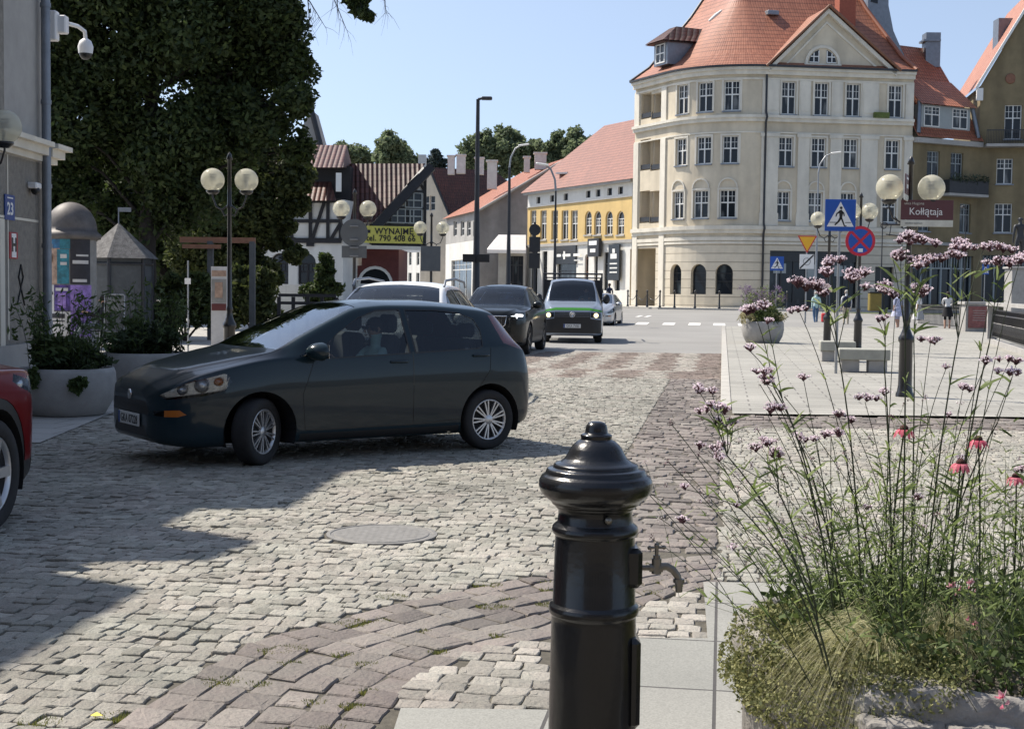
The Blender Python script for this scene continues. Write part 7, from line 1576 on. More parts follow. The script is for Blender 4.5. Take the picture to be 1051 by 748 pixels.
# advertising column
Yc = 34.0; ac = empty('advertising_column', (GX(73.5, Yc), Yc, .012), label='round poster column with dark domed cap, behind the planters', cat='advertising column'); Rc = .60; zr_ = W(73, 246, Yc).z; zt3 = W(73, 208, Yc).z
M('posters_base', (.22, .215, .20), .7, var=.2, scale=5); M('dome_metal', (.11, .10, .095), .6, metal=.2, var=.3, scale=4, var2=.3)
m = MB(); m.lathe([(.66, 0), (.66, .25), (Rc, .3), (Rc, zr_-.02)], n=48); m.build('drum', 'posters_base', ac)
m = MB(); hh = zt3-zr_-.2; m.lathe([(Rc, zr_-.02), (.70, zr_), (.72, zr_+.05), (.72, zr_+.11), (.66, zr_+.16), (.63, zr_+.2)]+[(.62*cos(a), zr_+.2+hh*sin(a)) for a in np.linspace(0, pi/2, 12)], n=48); m.build('cap', 'dome_metal', ac)
def poster(px0, px1, y0, y1, mat, mats_in=(), off=.008, name='poster'):
    z0, z1 = W(73, y1, Yc).z, W(73, y0, Yc).z; k = 73.5; f = FPX/Yc
    a0, a1 = [math.asin(max(-.99, min(.99, (p-k)/f/Rc))) for p in (px0, px1)]; m = MB(); n = 8
    for i in range(n):
        t0, t1 = a0+(a1-a0)*i/n, a0+(a1-a0)*(i+1)/n; r_ = Rc+off; m.quad((r_*sin(t0), -r_*cos(t0), z0), (r_*sin(t1), -r_*cos(t1), z0), (r_*sin(t1), -r_*cos(t1), z1), (r_*sin(t0), -r_*cos(t0), z1))
    return m.build(name, mat, ac)
for nm, c, v in (('poster_teal', (.02, .15, .20), .6), ('poster_violet', (.07, .04, .19), .7), ('poster_black', (.015, .014, .02), .5), ('poster_lilac', (.24, .15, .42), .5), ('poster_white', (.48, .47, .46), .12), ('poster_tan', (.33, .22, .16), .5), ('poster_blue', (.02, .12, .25), .5), ('poster_green', (.05, .20, .17), .5)): M(nm, c, .55, var=v, scale=6, detail=6)
for k_, q in enumerate(((53, 74, 245, 256, 'poster_blue'), (50, 55, 246, 292, 'poster_tan'), (55, 70, 256, 293, 'poster_tan'), (67, 79, 257, 292, 'poster_teal'), (70, 82, 246, 256.5, 'poster_teal'), (80, 95.5, 246, 292, 'poster_black'), (64, 80, 293, 319, 'poster_violet'), (80, 96, 293, 345, 'poster_lilac'), (51, 64, 293, 320, 'poster_white'), (52, 80, 320, 345, 'poster_white'))): poster(*q[:5], off=.006+.003*k_)
for q in ((56, 62, 262, 270, 'poster_white'), (71, 77, 262, 266, 'poster_white'), (71, 77, 270, 273, 'poster_white'), (82, 94, 268, 271.5, 'poster_white'), (85, 94, 262, 264, 'poster_white'), (82, 93, 287, 290, 'poster_white'), (54, 63, 300, 303, 'poster_black'), (68, 76, 301, 316, 'poster_lilac'), (66, 78, 296, 299, 'poster_white')): poster(*q[:5], off=.042, name='poster_print')
poster(57, 75, 322, 326.5, 'poster_black', off=.045, name='poster_print'); poster(57, 75, 329, 330, 'poster_black', off=.045, name='poster_print'); poster(57, 74, 333, 334, 'poster_black', off=.045, name='poster_print')
# wooden kiosk with six-sided shingle roof and weather vane
M('kiosk_wood', (.085, .09, .092), .8, var=.2, scale=5); M('shingle', (.14, .135, .13), .9, var=.5, scale=7, bump=.02, bscale=30)
Yk = 38.0; ks = empty('wooden_kiosk', (GX(122, Yk), Yk, .012), label='grey wooden kiosk with pointed shingle roof and a weather vane', cat='kiosk'); ze_ = W(122, 264, Yk).z; za_ = W(122, 229, Yk).z; rk_ = .98
hexp = lambda r, z, o=pi/6: [(r*cos(o+i*pi/3), r*sin(o+i*pi/3), z) for i in range(6)]
m = MB(); a, b = hexp(.93, 0), hexp(.93, ze_)
for i in range(6): m.quad(a[i], a[(i+1) % 6], b[(i+1) % 6], b[i])
m.build('wall', 'kiosk_wood', ks); m = MB()
for p, q in zip(a, b): m.tube([p, q], .06, 6)
for z in (.15, ze_-.2): 
    h_ = hexp(.95, z)
    for i in range(6): m.tube([h_[i], h_[(i+1) % 6]], .045, 4)
m.build('timber_frame', 'metal_dark', ks)
m = MB(); e1 = hexp(1.12, ze_-.05); e2 = hexp(.5, ze_+(za_-ze_)*.52)
for i in range(6): m.quad(e1[i], e1[(i+1) % 6], e2[(i+1) % 6], e2[i]); m.add([e2[i], e2[(i+1) % 6], (0, 0, za_)], [(0, 1, 2)])
m.build('roof', 'shingle', ks); m = MB(); m.tube([(0, 0, za_-.05), (0, 0, za_+.42)], .018, 6); m.box((.17, 0, za_+.36), (.36, .012, .12)); m.build('weather_vane', 'zinc', ks)
# pergola, info boards, thin sign in the shade
pg = empty('pergola', (0, 0, 0), label='dark red beamed wooden frame under the tree', cat='pergola'); Yp = 40
m = MB(); a, b = W(185, 246, Yp), W(262, 246, Yp); m.box(((a.x+b.x)/2, Yp, a.z), (b.x-a.x, .14, .16)); a2, b2_ = W(189, 253, Yp), W(228, 253, Yp); m.box(((a2.x+b2_.x)/2, Yp-.2, a2.z), (b2_.x-a2.x, .1, .12)); m.build('beam', 'wood_brown', pg)
for px in (216, 259): m = MB(); m.box((GX(px, Yp), Yp, 1.45), (.16, .16, 2.9)); m.build('post', 'kiosk_wood', pg)
ib = empty('info_board', (GX(225, 36), 36, .01), label='upright board with faded pictures under the pergola', cat='board'); z0, z1 = 0, W(225, 274, 36).z
m = MB(); m.box((0, 0, z1/2), (.42, .06, z1)); m.build('panel', 'poster_white', ib)
for k_, (ya, yb_, mt) in enumerate(((278, 284, 'poster_tan'), (287, 311, 'posters_base'), (312, 319, 'maroon_wall'), (290, 306, 'poster_tan'))): m = MB(); za1, za0 = W(225, ya, 36).z, W(225, yb_, 36).z; m.box((0, -.035-.006*k_, (za0+za1)/2), (.38 if k_ != 3 else .2, .01, za1-za0)); m.build('picture', mt, ib)
bd_ = empty('shop_board', (GX(271, 45), 45, .01), label='black board lettered NOR beside the pergola', cat='sign'); z = W(271, 302, 45).z; m = MB(); m.box((0, 0, z), (.65, .05, .5)); pl = m.build('panel', 'shop_black', bd_); text_mesh('NOR', .24, 'sign_white', pl, Matrix.Translation((.05, -.03, z)) @ TF); m = MB(); m.box((-.2, .05, z/2), (.05, .05, z)); m.box((.2, .05, z/2), (.05, .05, z)); m.build('leg', 'metal_dark', bd_)
ts = empty('small_sign', (GX(193, 30), 30, .01), label='thin post with a tiny white square plate in front of the bushes', cat='sign'); h = W(193, 268, 30).z; m = MB(); m.tube([(0, 0, 0), (0, 0, h)], .02, 6); m.build('post', 'galv', ts); m = MB(); m.box((0, -.03, W(193, 289, 30).z), (.13, .01, .13)); m.build('plate', 'sign_white', ts)
# pale low fence beside the half-timbered house and a dark timber trough rail
fn = empty('plank_fence', (0, 0, 0), label='pale plank fence in front of the arched windows', cat='fence'); Yf = 62; m = MB(); x = GX(280, Yf); x1 = GX(312, Yf); zt4 = W(290, 292, Yf).z
while x < x1: m.box((x, Yf, zt4/2), (.13, .03, zt4)); x += .15
m.build('planks', 'stucco_white', fn)
rl = empty('timber_rail', (0, 0, 0), label='dark timber rail behind the white estate car', cat='fence'); Yf = 40; m = MB(); a, b = GX(286, Yf), GX(345, Yf); 
for py in (303, 311): m.box(((a+b)/2, Yf, W(300, py, Yf).z), (b-a, .06, .09))
m.build('rail', 'black_timber', rl)
for x in np.linspace(a, b, 5): m = MB(); m.box((x, Yf+.06, .65), (.10, .1, 1.3)); m.build('post', 'black_timber', rl)
# cafe chair with backrest panel by the kiosk
ch = empty('cafe_chair', (GX(117, 33), 33, .012), label='light-framed metal chair next to the seated man', cat='chair'); zc2 = W(117, 304, 33).z; m = MB(); m.tube([(-.24, 0, .45), (-.24, .06, zc2), (-.2, .07, zc2+.03), (.2, .07, zc2+.03), (.24, .06, zc2), (.24, 0, .45)], .016, 6); m.build('back_frame', 'galv', ch)
m = MB(); m.box((0, .06, zc2-.22), (.42, .02, .36)); m.build('backrest', 'sign_back', ch); m = MB(); m.box((0, -.22, .45), (.46, .46, .03)); m.build('seat', 'sign_back', ch)
for x in (-.22, .22):
    for y in (0, -.42): m = MB(); m.tube([(x, y, 0), (x, y, .45)], .014, 6); m.build('leg', 'galv', ch)
yb_ = tag(MB().build('x', 'galv')) if False else None
bn_ = empty('litter_bin', (GX(898, 84), 84, gz(0, 84)), label='small yellow bin in front of the corner house door', cat='bin'); m = MB(); m.box((0, 0, .75), (.75, .5, 1.1), bev=.05); m.build('body', 'bin_yellow', bn_); m = MB(); m.box((0, 0, 1.35), (.8, .55, .1), bev=.03); m.build('lid', 'metal_dark', bn_)
# =================================================================== TREES
M('bark', (.028, .023, .019), .95, var=.35, scale=6, bump=.02, bscale=25)
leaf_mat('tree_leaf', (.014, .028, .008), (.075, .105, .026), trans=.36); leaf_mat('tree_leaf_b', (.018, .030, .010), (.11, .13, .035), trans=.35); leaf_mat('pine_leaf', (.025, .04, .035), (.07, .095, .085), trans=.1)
def tree(label, tpx, Y, lobes, n, size, mat='tree_leaf', trunk=.3, name='tree', group=None, zfork=None, depth=1.0, limbs=True, gaps=.5, tx=None):
    x0 = tx if tx is not None else GX(tpx, Y); g = gz(x0, Y); r = empty(name, (x0, Y, g), label=label, cat='tree', group=group); k = Y/FPX; o = Vector((x0, Y, g))
    L = []
    for q in lobes:
        px, py, rp = q[:3]; dy = q[3] if len(q) > 3 else rng.uniform(-.8, .8)*rp*k*depth; p = W(px, py, Y)-o; L.append((Vector((p.x, p.y+dy, p.z)), rp*k))
    vol = np.array([l[1]**2 for l in L]); cnt = (n*vol/vol.sum()).astype(int)
    P = np.concatenate([blob_pts(c, l[0], (l[1],)*3, max(5, int(9+4*l[1])), gaps) for l, c in zip(L, cnt)]); leaf_cloud('crown', P, size, mat, r, 1.7, .25)
    zf = zfork or max(1.6, min(l[0].z for l in L)*.75); top = max(l[0].z for l in L); cx = np.mean([l[0].x for l in L])
    m = MB(); m.tube([(0, 0, -.2), (0, 0, .3), (trunk*.2, 0, zf*.6), (cx*.1, .1, zf), (cx*.4, .2, zf+(top-zf)*.5), (cx*.7, .1, top)], [trunk*1.3, trunk, trunk*.85, trunk*.75, trunk*.45, trunk*.12], 10); m.build('trunk', 'bark', r)
    if limbs:
        m = MB()
        for c, rr in L:
            t = max(0, min(.8, (c.z-zf)/(top-zf+.01)-.25)); b = Vector((cx*.1+cx*.6*t, .1, zf+(top-zf)*t)); mid = b.lerp(c, .5)+Vector((0, 0, .1*(c-b).length)); m.tube([b, mid, c], [trunk*.22, trunk*.13, trunk*.05], 6)
            for _ in range(4): e = c+Vector(rng.normal(0, rr*.45, 3)); m.tube([mid.lerp(c, .6), (mid+e)/2+Vector((0, 0, .1)), e], [trunk*.12, trunk*.07, trunk*.02], 4)
        lm_ = m.build('limb', 'bark', r)
    return r
big = tree('tall dark broad-leaved tree filling the upper left, behind the drainpipe house', 148, 42, [(75, 10, 48), (130, -25, 60), (200, -30, 62), (262, 5, 48), (292, 55, 34), (240, 60, 52), (175, 50, 58), (100, 75, 52), (70, 130, 40), (135, 130, 52), (200, 125, 52), (262, 120, 44), (300, 108, 24), (300, 20, 20), (230, -60, 60), (90, -60, 60), (305, 150, 18), (165, 170, 40), (120, 215, 36), (165, 225, 38), (205, 200, 40), (190, 20, 45), (58, 25, 34), (50, 85, 34), (56, 150, 36), (40, -20, 50), (60, 205, 32)], 165000, .115, trunk=.36, depth=1.2, gaps=.62)
m = MB(); tw = []
o = big.location
for a, b, c in (((262, -60), (318, 2), (335, 30)), ((330, -60), (340, -8), (357, 34)), ((300, -50), (316, 0), (318, 28)), ((380, -60), (372, -10), (366, 8)), ((390, -60), (394, -10), (396, 14)), ((340, -60), (345, -10), (348, 22))):
    p = [W(*a, 41)-o, W(*b, 41)-o, W(*c, 41)-o]; m.tube([W(230, -90, 42)-o]+p, [.06, .03, .018, .006], 5)
    for _ in range(12): t = rng.random(); q = p[1].lerp(p[2], t); e = q+Vector((rng.normal(0, .25), rng.normal(0, .3), -rng.uniform(.1, .7))); m.tube([q, q.lerp(e, .5)+Vector((.03, 0, .03)), e], [.006, .004, .002], 4); tw.append(e)
m.build('hanging_twigs', 'bark', big)
P = np.concatenate([blob_pts(230, W(px, py, 41)-o, (r_*.03,)*3, 6, .6) for px, py, r_ in ((362, 6, 7), (370, 14, 8), (378, 19, 6), (360, -4, 9), (372, 2, 6))]); leaf_cloud('leaf_spray', P, .13, 'tree_leaf', big, 1.6)
tree('lower bright-edged tree reaching across the half-timbered wall', 262, 50, [(250, 175, 40), (285, 200, 32), (300, 180, 26), (262, 225, 36), (240, 250, 36), (285, 235, 22), (306, 214, 16), (300, 262, 14, 0), (262, 275, 30), (225, 215, 36), (205, 255, 34), (232, 295, 26)], 60000, .12, 'tree_leaf_b', trunk=.22, gaps=.42)
tree('dark tree behind the wooden kiosk', 175, 55, [(150, 200, 45), (110, 190, 40), (80, 170, 44), (70, 220, 36), (190, 220, 40), (145, 245, 38), (100, 240, 30), (185, 265, 34), (60, 260, 40), (40, 200, 50)], 46000, .18, 'tree_leaf', trunk=.25, gaps=.5)
def bush(label, px, py, Y, lobes, n, size, mat, name='bush', group='bushes under the tree'):
    x0 = GX(px, Y); r = empty(name, (x0, Y, gz(x0, Y)), label=label, cat='bush', group=group); o = r.location; P = np.concatenate([blob_pts(n//len(lobes), W(a, b, Y)-o, (c*Y/FPX,)*3, 12, .45) for a, b, c in lobes]); leaf_cloud('foliage', P, size, mat, r, 1.8, .3)
    m = MB()
    for a, b, c in lobes: e = W(a, b, Y)-o; m.tube([(0, 0, 0), (e.x*.5, e.y, e.z*.5), e], [.04, .03, .01], 5)
    m.build('stem', 'bark', r); return r
bush('dark bush behind the thin post with the white plate', 190, 300, 39, [(175, 300, 20), (190, 315, 22), (205, 296, 18), (215, 320, 20), (170, 325, 20)], 7000, .11, 'tree_leaf')
bush('dark shrub right of the first double-globe lamp', 262, 300, 44, [(250, 290, 20), (262, 305, 22), (276, 318, 16), (246, 318, 20), (270, 285, 12)], 7000, .11, 'tree_leaf_b')
bush('dark clipped evergreen at the foot of the half-timbered house', 335, 290, 60, [(333, 268, 8), (334, 280, 11), (333, 292, 14), (325, 300, 16), (342, 302, 14)], 6000, .13, 'tree_leaf')
bush('bushes left of the kiosk behind the planters', 104, 320, 41, [(84, 320, 18), (104, 330, 14)], 3000, .1, 'tree_leaf')
wood = leaf_cloud('treeline', np.concatenate([blob_pts(3000, (x, 118+rng.uniform(-6, 6), 4.5+rng.uniform(-1, 1.5)), (7, 5, 6), 12, .5) for x in np.arange(-95, -22, 6.0)]), .6, 'leaf_far', None, 1.5, .3, kind='stuff')
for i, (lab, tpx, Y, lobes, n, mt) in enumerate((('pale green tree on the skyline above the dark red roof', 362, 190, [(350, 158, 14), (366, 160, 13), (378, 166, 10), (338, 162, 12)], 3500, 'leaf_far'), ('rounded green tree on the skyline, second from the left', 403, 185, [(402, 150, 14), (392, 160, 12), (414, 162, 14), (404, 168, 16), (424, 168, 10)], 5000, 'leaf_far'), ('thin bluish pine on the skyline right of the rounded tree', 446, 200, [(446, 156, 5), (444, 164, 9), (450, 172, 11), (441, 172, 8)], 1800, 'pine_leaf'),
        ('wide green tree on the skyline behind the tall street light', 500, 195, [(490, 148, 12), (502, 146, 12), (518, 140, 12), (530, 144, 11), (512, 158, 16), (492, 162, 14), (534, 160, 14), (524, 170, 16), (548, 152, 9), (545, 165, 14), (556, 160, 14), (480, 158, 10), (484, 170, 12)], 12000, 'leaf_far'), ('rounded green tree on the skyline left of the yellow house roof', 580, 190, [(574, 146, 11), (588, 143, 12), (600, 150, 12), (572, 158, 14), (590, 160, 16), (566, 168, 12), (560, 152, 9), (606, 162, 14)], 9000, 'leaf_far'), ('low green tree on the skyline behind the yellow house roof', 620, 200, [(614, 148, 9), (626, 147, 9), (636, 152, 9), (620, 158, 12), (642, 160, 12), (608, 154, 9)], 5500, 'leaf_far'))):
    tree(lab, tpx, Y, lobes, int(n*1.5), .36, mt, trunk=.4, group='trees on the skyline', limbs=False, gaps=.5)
# =================================================================== PEOPLE
M('skin', (.45, .27, .19), .6, var=.05); M('hair_dark', (.02, .014, .01), .8, var=.3, scale=40); M('hair_grey', (.35, .33, .3), .8, var=.2, scale=40)
for n_, c in (('cloth_white', (.62, .62, .62)), ('cloth_teal', (.42, .58, .56)), ('cloth_jeans', (.06, .12, .22)), ('cloth_beige', (.48, .42, .32)), ('cloth_navy', (.015, .022, .05)), ('cloth_black', (.012, .012, .014)), ('cloth_pattern', (.42, .44, .58)), ('cloth_grey', (.10, .12, .13)), ('cloth_red', (.6, .05, .06))): M(n_, c, .9, var=.5 if n_ == 'cloth_pattern' else .12, scale=14)
def person(label, loc, rz, top='cloth_white', legs='cloth_jeans', calf=None, H=1.7, stride=.12, hair='hair_dark', arms='down', shoes='cloth_black', sit=False, sleeve=True, group=None, hair_len=.0, name='person', fingers=True):
    k = H/1.7; J = {}; z = lambda v: v*k
    if not sit:
        J = dict(pel=(0, 0, .95), wst=(0, 0, 1.08), chest=(0, 0, 1.28), neck0=(0, 0, 1.44), neck=(0, .01, 1.50), head=(0, .02, 1.585), crown=(0, .01, 1.655),
                 hl=(.095, 0, .90), kl=(.10, stride*.55+.02, .50), al=(.10, stride*.9-.02, .09), fl=(.11, stride*.9+.13, .03), hr=(-.095, 0, .90), kr=(-.10, -stride*.2+.02, .50), ar=(-.10, -stride-.04, .09), fr=(-.11, -stride+.11, .03),
                 sl=(.175, 0, 1.385), sr=(-.175, 0, 1.385))
        if arms == 'down': J.update(el=(.225, -.04, 1.12), wl=(.23, .07, .88), gl=(.225, .10, .80), er=(-.225, -.05, 1.12), wr=(-.235, -.03, .87), gr=(-.23, -.01, .79))
        elif arms == 'lean': J.update(el=(.22, .16, 1.16), wl=(.16, .38, 1.10), gl=(.13, .46, 1.11), er=(-.22, .16, 1.16), wr=(-.16, .38, 1.10), gr=(-.13, .46, 1.11))
    else:
        J = dict(pel=(0, 0, .10), wst=(0, -.05, .24), chest=(0, -.10, .44), neck0=(0, -.12, .60), neck=(0, -.10, .66), head=(0, -.07, .75), crown=(0, -.08, .825),
                 hl=(.095, .05, .09), kl=(.12, .46, .14), al=(.12, .66, -.20), fl=(.12, .78, -.24), hr=(-.095, .05, .09), kr=(-.12, .46, .14), ar=(-.12, .66, -.20), fr=(-.12, .78, -.24), sl=(.17, -.1, .545), sr=(-.17, -.1, .545),
                 el=(.23, .08, .34), wl=(.15, .34, .44), gl=(.12, .42, .47), er=(-.23, .08, .34), wr=(-.15, .34, .44), gr=(-.12, .42, .47))
    Rr_ = dict(pel=(.145, .11), wst=(.125, .095), chest=(.155, .11), neck0=(.075, .06), neck=(.052, .052), head=(.078, .098), crown=(.06, .075), hl=(.095, .095), kl=(.06, .062), al=(.038, .045), fl=(.038, .03), sl=(.062, .06), el=(.042, .042), wl=(.028, .03), gl=(.034, .018))
    E = [('pel', 'wst'), ('wst', 'chest'), ('chest', 'neck0'), ('neck0', 'neck'), ('neck', 'head'), ('head', 'crown')]
    for s_ in 'lr': E += [('pel', 'h'+s_), ('h'+s_, 'k'+s_), ('k'+s_, 'a'+s_), ('a'+s_, 'f'+s_), ('chest', 's'+s_), ('s'+s_, 'e'+s_), ('e'+s_, 'w'+s_), ('w'+s_, 'g'+s_)]
    keys = list(J); me = bpy.data.meshes.new('body'); me.from_pydata([tuple(c*k for c in J[q]) for q in keys], [(keys.index(a), keys.index(b)) for a, b in E], []); ob = bpy.data.objects.new('body', me); col.objects.link(ob)
    sk = ob.modifiers.new('skin', 'SKIN'); sk.use_smooth_shade = True; sk.branch_smoothing = .6
    for i, q in enumerate(keys): r_ = Rr_[q if q in Rr_ else q[0]+'l']; me.skin_vertices[0].data[i].radius = (r_[0]*k, r_[1]*k)
    me.skin_vertices[0].data[0].use_root = True; ss_ = ob.modifiers.new('sub', 'SUBSURF'); ss_.levels = 2; ss_.render_levels = 2
    bpy.context.view_layer.update(); m2 = bpy.data.meshes.new_from_object(ob.evaluated_get(bpy.context.evaluated_depsgraph_get())); bpy.data.objects.remove(ob)
    mats = ['skin', top, legs, calf or legs, shoes]; m2.materials.clear()
    for q in mats: m2.materials.append(MATS[q])
    bones = [(('neck', 'head'), 0), (('head', 'crown'), 0), (('neck0', 'neck'), 0), (('pel', 'wst'), 1), (('wst', 'chest'), 1), (('chest', 'neck0'), 1), (('pel', 'pel'), 2)]
    for s_ in 'lr': bones += [(('h'+s_, 'k'+s_), 2), (('k'+s_, 'a'+s_), 3), (('a'+s_, 'f'+s_), 4), (('chest', 's'+s_), 1), (('s'+s_, 'e'+s_), 1), (('e'+s_, 'w'+s_), 0 if not sleeve else 1), (('w'+s_, 'g'+s_), 0)]
    n = len(m2.polygons); C = np.zeros(n*3); m2.polygons.foreach_get('center', C); C = C.reshape(-1, 3)/k; D = []
    for (a, b), mi in bones:
        A, B = np.array(J[a]), np.array(J[b]); d = B-A; l2 = max(d@d, 1e-9); t = np.clip(((C-A)@d)/l2, 0, 1); D.append(np.linalg.norm(C-(A+t[:, None]*d), axis=1)/np.mean(Rr_[a if a in Rr_ else a[0]+'l']))
    mi = np.array([b[1] for b in bones])[np.argmin(np.array(D), 0)]; m2.polygons.foreach_set('material_index', mi.astype(np.int32)); m2.polygons.foreach_set('use_smooth', [True]*n)
    # fingers, nose and ears grow out of the same mesh
    bm = bmesh.new(); bm.from_mesh(m2); x = MB()
    hd_ = Vector(J['head']); x.tube([hd_+Vector((0, .085, .01)), hd_+Vector((0, .112, -.018)), hd_+Vector((0, .09, -.03))], [.008, .013, .008], 6)
    for s_ in (-1, 1): x.tube([hd_+Vector((s_*.072, -.005, .02)), hd_+Vector((s_*.088, -.012, .0)), hd_+Vector((s_*.074, -.005, -.03))], [.012, .014, .008], 6)
    x.tube([hd_+Vector((-.025, .088, -.055)), hd_+Vector((0, .095, -.056)), hd_+Vector((.025, .088, -.055))], [.005, .008, .005], 5)
    if fingers:
        for s_, sg in (('l', 1), ('r', -1)):
            g_, w_2 = Vector(J['g'+s_]), Vector(J['w'+s_]); d = (g_-w_2).normalized(); side = Vector((0, 1, 0)) if not sit else Vector((1, 0, 0)); side = (side-d*side.dot(d)).normalized(); nn = d.cross(side)*sg
            for i in range(4): b = g_+side*(.024-.016*i); L_ = (.075, .085, .08, .062)[i]; x.tube([b, b+d*L_*.45+nn*.004, b+d*L_*.85+nn*.022], [.009, .008, .006], 6)
            x.tube([w_2.lerp(g_, .4)+side*.03, g_+side*.048-d*.005, g_+side*.05+d*.03+nn*.01], [.011, .009, .007], 6)
    off = [bm.verts.new(Vector(v)*k) for v in x.v]
    for f in x.f:
        try: nf = bm.faces.new([off[i] for i in f]); nf.material_index = 0; nf.smooth = True
        except ValueError: pass
    bm.to_mesh(m2); bm.free()
    root = empty(name, loc, rz=rz, label=label, cat='person', group=group); b = bpy.data.objects.new('body', m2); col.objects.link(b); b.parent = root
    m = MB(); c = Vector(J['head'])*k; n_ = 14
    m.sphere(c+Vector((0, -.018, .035))*k, .1*k, 18, 12, sc=(.86, 1.02, .9)); m.v = [v for v in m.v]
    keep = [f for f in m.f if not all(m.v[i][1] > c.y+.05*k and m.v[i][2] < c.z+.05*k for i in f)]; m.f = keep; m.m = m.m[:len(keep)]; m.sm = m.sm[:len(keep)]; m.uv = m.uv[:len(keep)]
    if hair_len: m.tube([c+Vector((0, -.06, .0))*k, c+Vector((0, -.08, -.1))*k, c+Vector((0, -.07, -.1-hair_len))*k], [.085*k, .08*k, .04*k], 10)
    m.build('hair', hair, root); root['_J'] = 0; del root['_J']
    m = MB()
    for s_ in (-1, 1): m.sphere((c.x+s_*.03*k, c.y+.088*k, c.z+.012*k), .009*k, 8, 6)
    m.build('eyes', 'dark_plastic', root)
    return root
def standing(label, px, py, rz, **kw): g = G(px, py, .022); return person(label, (g.x, g.y, .022), rz, **kw)
def skirt(p, z0, z1, r0, r1, mat, k=1, name='skirt'):
    m = MB(); m.lathe([(r0*1.15, z0), (r0, z0+(z1-z0)*.3), (r1*1.05, z1-(z1-z0)*.25), (r1, z1)], n=24, sx=1.15); return m.build(name, mat, p)
p = standing('person in pale teal shirt and jeans walking away with a red bag', 837, 333.5, .15, top='cloth_teal', legs='cloth_jeans', hair='hair_grey', H=1.66, stride=.14)
g = G(845.5, 333.5, .022); bg_ = empty('shopping_bag', (g.x, g.y, g.z), label='small red bag beside the person in the teal shirt', cat='bag'); m = MB(); m.box((0, 0, .36), (.26, .16, .46), bev=.05); m.build('bag', 'cloth_red', bg_); m = MB(); m.tube([(-.07, 0, .58), (-.06, 0, .72), (.06, 0, .72), (.07, 0, .58)], .01, 6); m.build('handle', 'cloth_black', bg_)
p = standing('person in white shirt carrying a navy backpack, walking away', 868, 335, -.1, top='cloth_white', legs='cloth_beige', hair='hair_grey', H=1.74, stride=.12)
rc_ = p.location; bp_ = empty('backpack', (rc_.x, rc_.y-.17, rc_.z+1.18), label='navy backpack on the back of the person in the white shirt', cat='backpack'); m = MB(); m.box((0, 0, 0), (.34, .20, .56), bev=.07); m.box((0, -.11, -.1), (.26, .08, .28), bev=.035); m.build('pack', 'cloth_navy', bp_)
m = MB()
for s_ in (-1, 1): m.tube([(s_*.12, .08, -.2), (s_*.16, .2, .05), (s_*.13, .26, .2), (s_*.11, .12, .27)], .018, 6)
m.build('strap', 'cloth_navy', bp_)
p = standing('woman in a white and blue patterned dress on the plaza', 921, 337.5, .3, top='cloth_pattern', legs='cloth_pattern', calf='skin', hair='hair_dark', H=1.68, sleeve=False, hair_len=.1); skirt(p, .58, 1.08, .24, .135, 'cloth_pattern', name='dress_skirt')
p = standing('woman in a long white dress standing beyond the patterned dress', 942.5, 332.5, .8, top='cloth_white', legs='cloth_white', calf='skin', hair='hair_dark', H=1.66, sleeve=False, hair_len=.12); skirt(p, .25, 1.08, .26, .13, 'cloth_white', name='dress_skirt')
p = standing('woman in white top and black skirt leaning on the railing', 972, 338.5, -.25, top='cloth_white', legs='cloth_black', calf='skin', hair='hair_dark', H=1.72, arms='lean', stride=.05, hair_len=.1); skirt(p, .60, 1.04, .20, .15, 'cloth_black')
sx_p = GX(103, 33.3); sc_ = person('man with dark hair and black jacket sitting by the kiosk', (sx_p, 33.3, .47), 2.2, top='cloth_black', legs='cloth_grey', sit=True, group=None)
st_ = empty('stool', (sx_p, 33.3, .012), label='small round stool under the seated man', cat='stool'); m = MB(); m.lathe([(.01, .46), (.2, .46), (.2, .43), (.01, .43)][::-1], n=20); m.build('seat', 'metal_dark', st_)
for a in (0, 1, 2, 3): m = MB(); m.tube([(.14*cos(a*pi/2+.7), .14*sin(a*pi/2+.7), .44), (.18*cos(a*pi/2+.7), .18*sin(a*pi/2+.7), 0)], .014, 6); m.build('leg', 'galv', st_)
for i, (px, Y, lab, t_) in enumerate(((617, 83, 'person in black behind the silver hatchback, the left one of two', 'cloth_black'), (625.5, 84, 'person in dark clothes behind the silver hatchback, the right one of two', 'cloth_navy'), (411, 118, 'person in a red shirt far off beside the maroon wall', 'cloth_red'), (524, 100, 'person in a pale shirt in front of the awning shop', 'cloth_white'))):
    x = GX(px, Y); person(lab, (x, Y, gz(x, Y)+(.12 if Y > 95 else 0)), rng.uniform(-1, 3), top=t_, legs='cloth_grey', fingers=False)
def driver(car, label, s, y, z, top, k=.98):
    q = Matrix.Translation(car.location) @ Matrix.Rotation(car.rotation_euler.z, 4, 'Z') @ Vector((s*car.scale[0], y, z)); p_ = person(label, q, car.rotation_euler.z-pi/2, top=top, legs='cloth_grey', sit=True, H=1.7*k, hair='hair_dark'); return p_
d_ = driver(fiat, 'driver in a light grey shirt and dark glasses inside the graphite hatchback', -2.22, .36, .46, 'cloth_teal')
m = MB()
for s_ in (-1, 1): m.box((s_*.034, .032, .752), (.05, .012, .034), bev=.004)
m.tube([(-.078, -.06, .755), (-.074, .03, .757), (.074, .03, .757), (.078, -.06, .755)], .004, 5); m.build('glasses', 'dark_plastic', d_)
driver(volvo, 'driver behind the windscreen of the dark SUV', -2.45, .38, .62, 'cloth_grey'); driver(van, 'driver behind the windscreen of the pickup van', -1.75, .42, .86, 'cloth_grey')
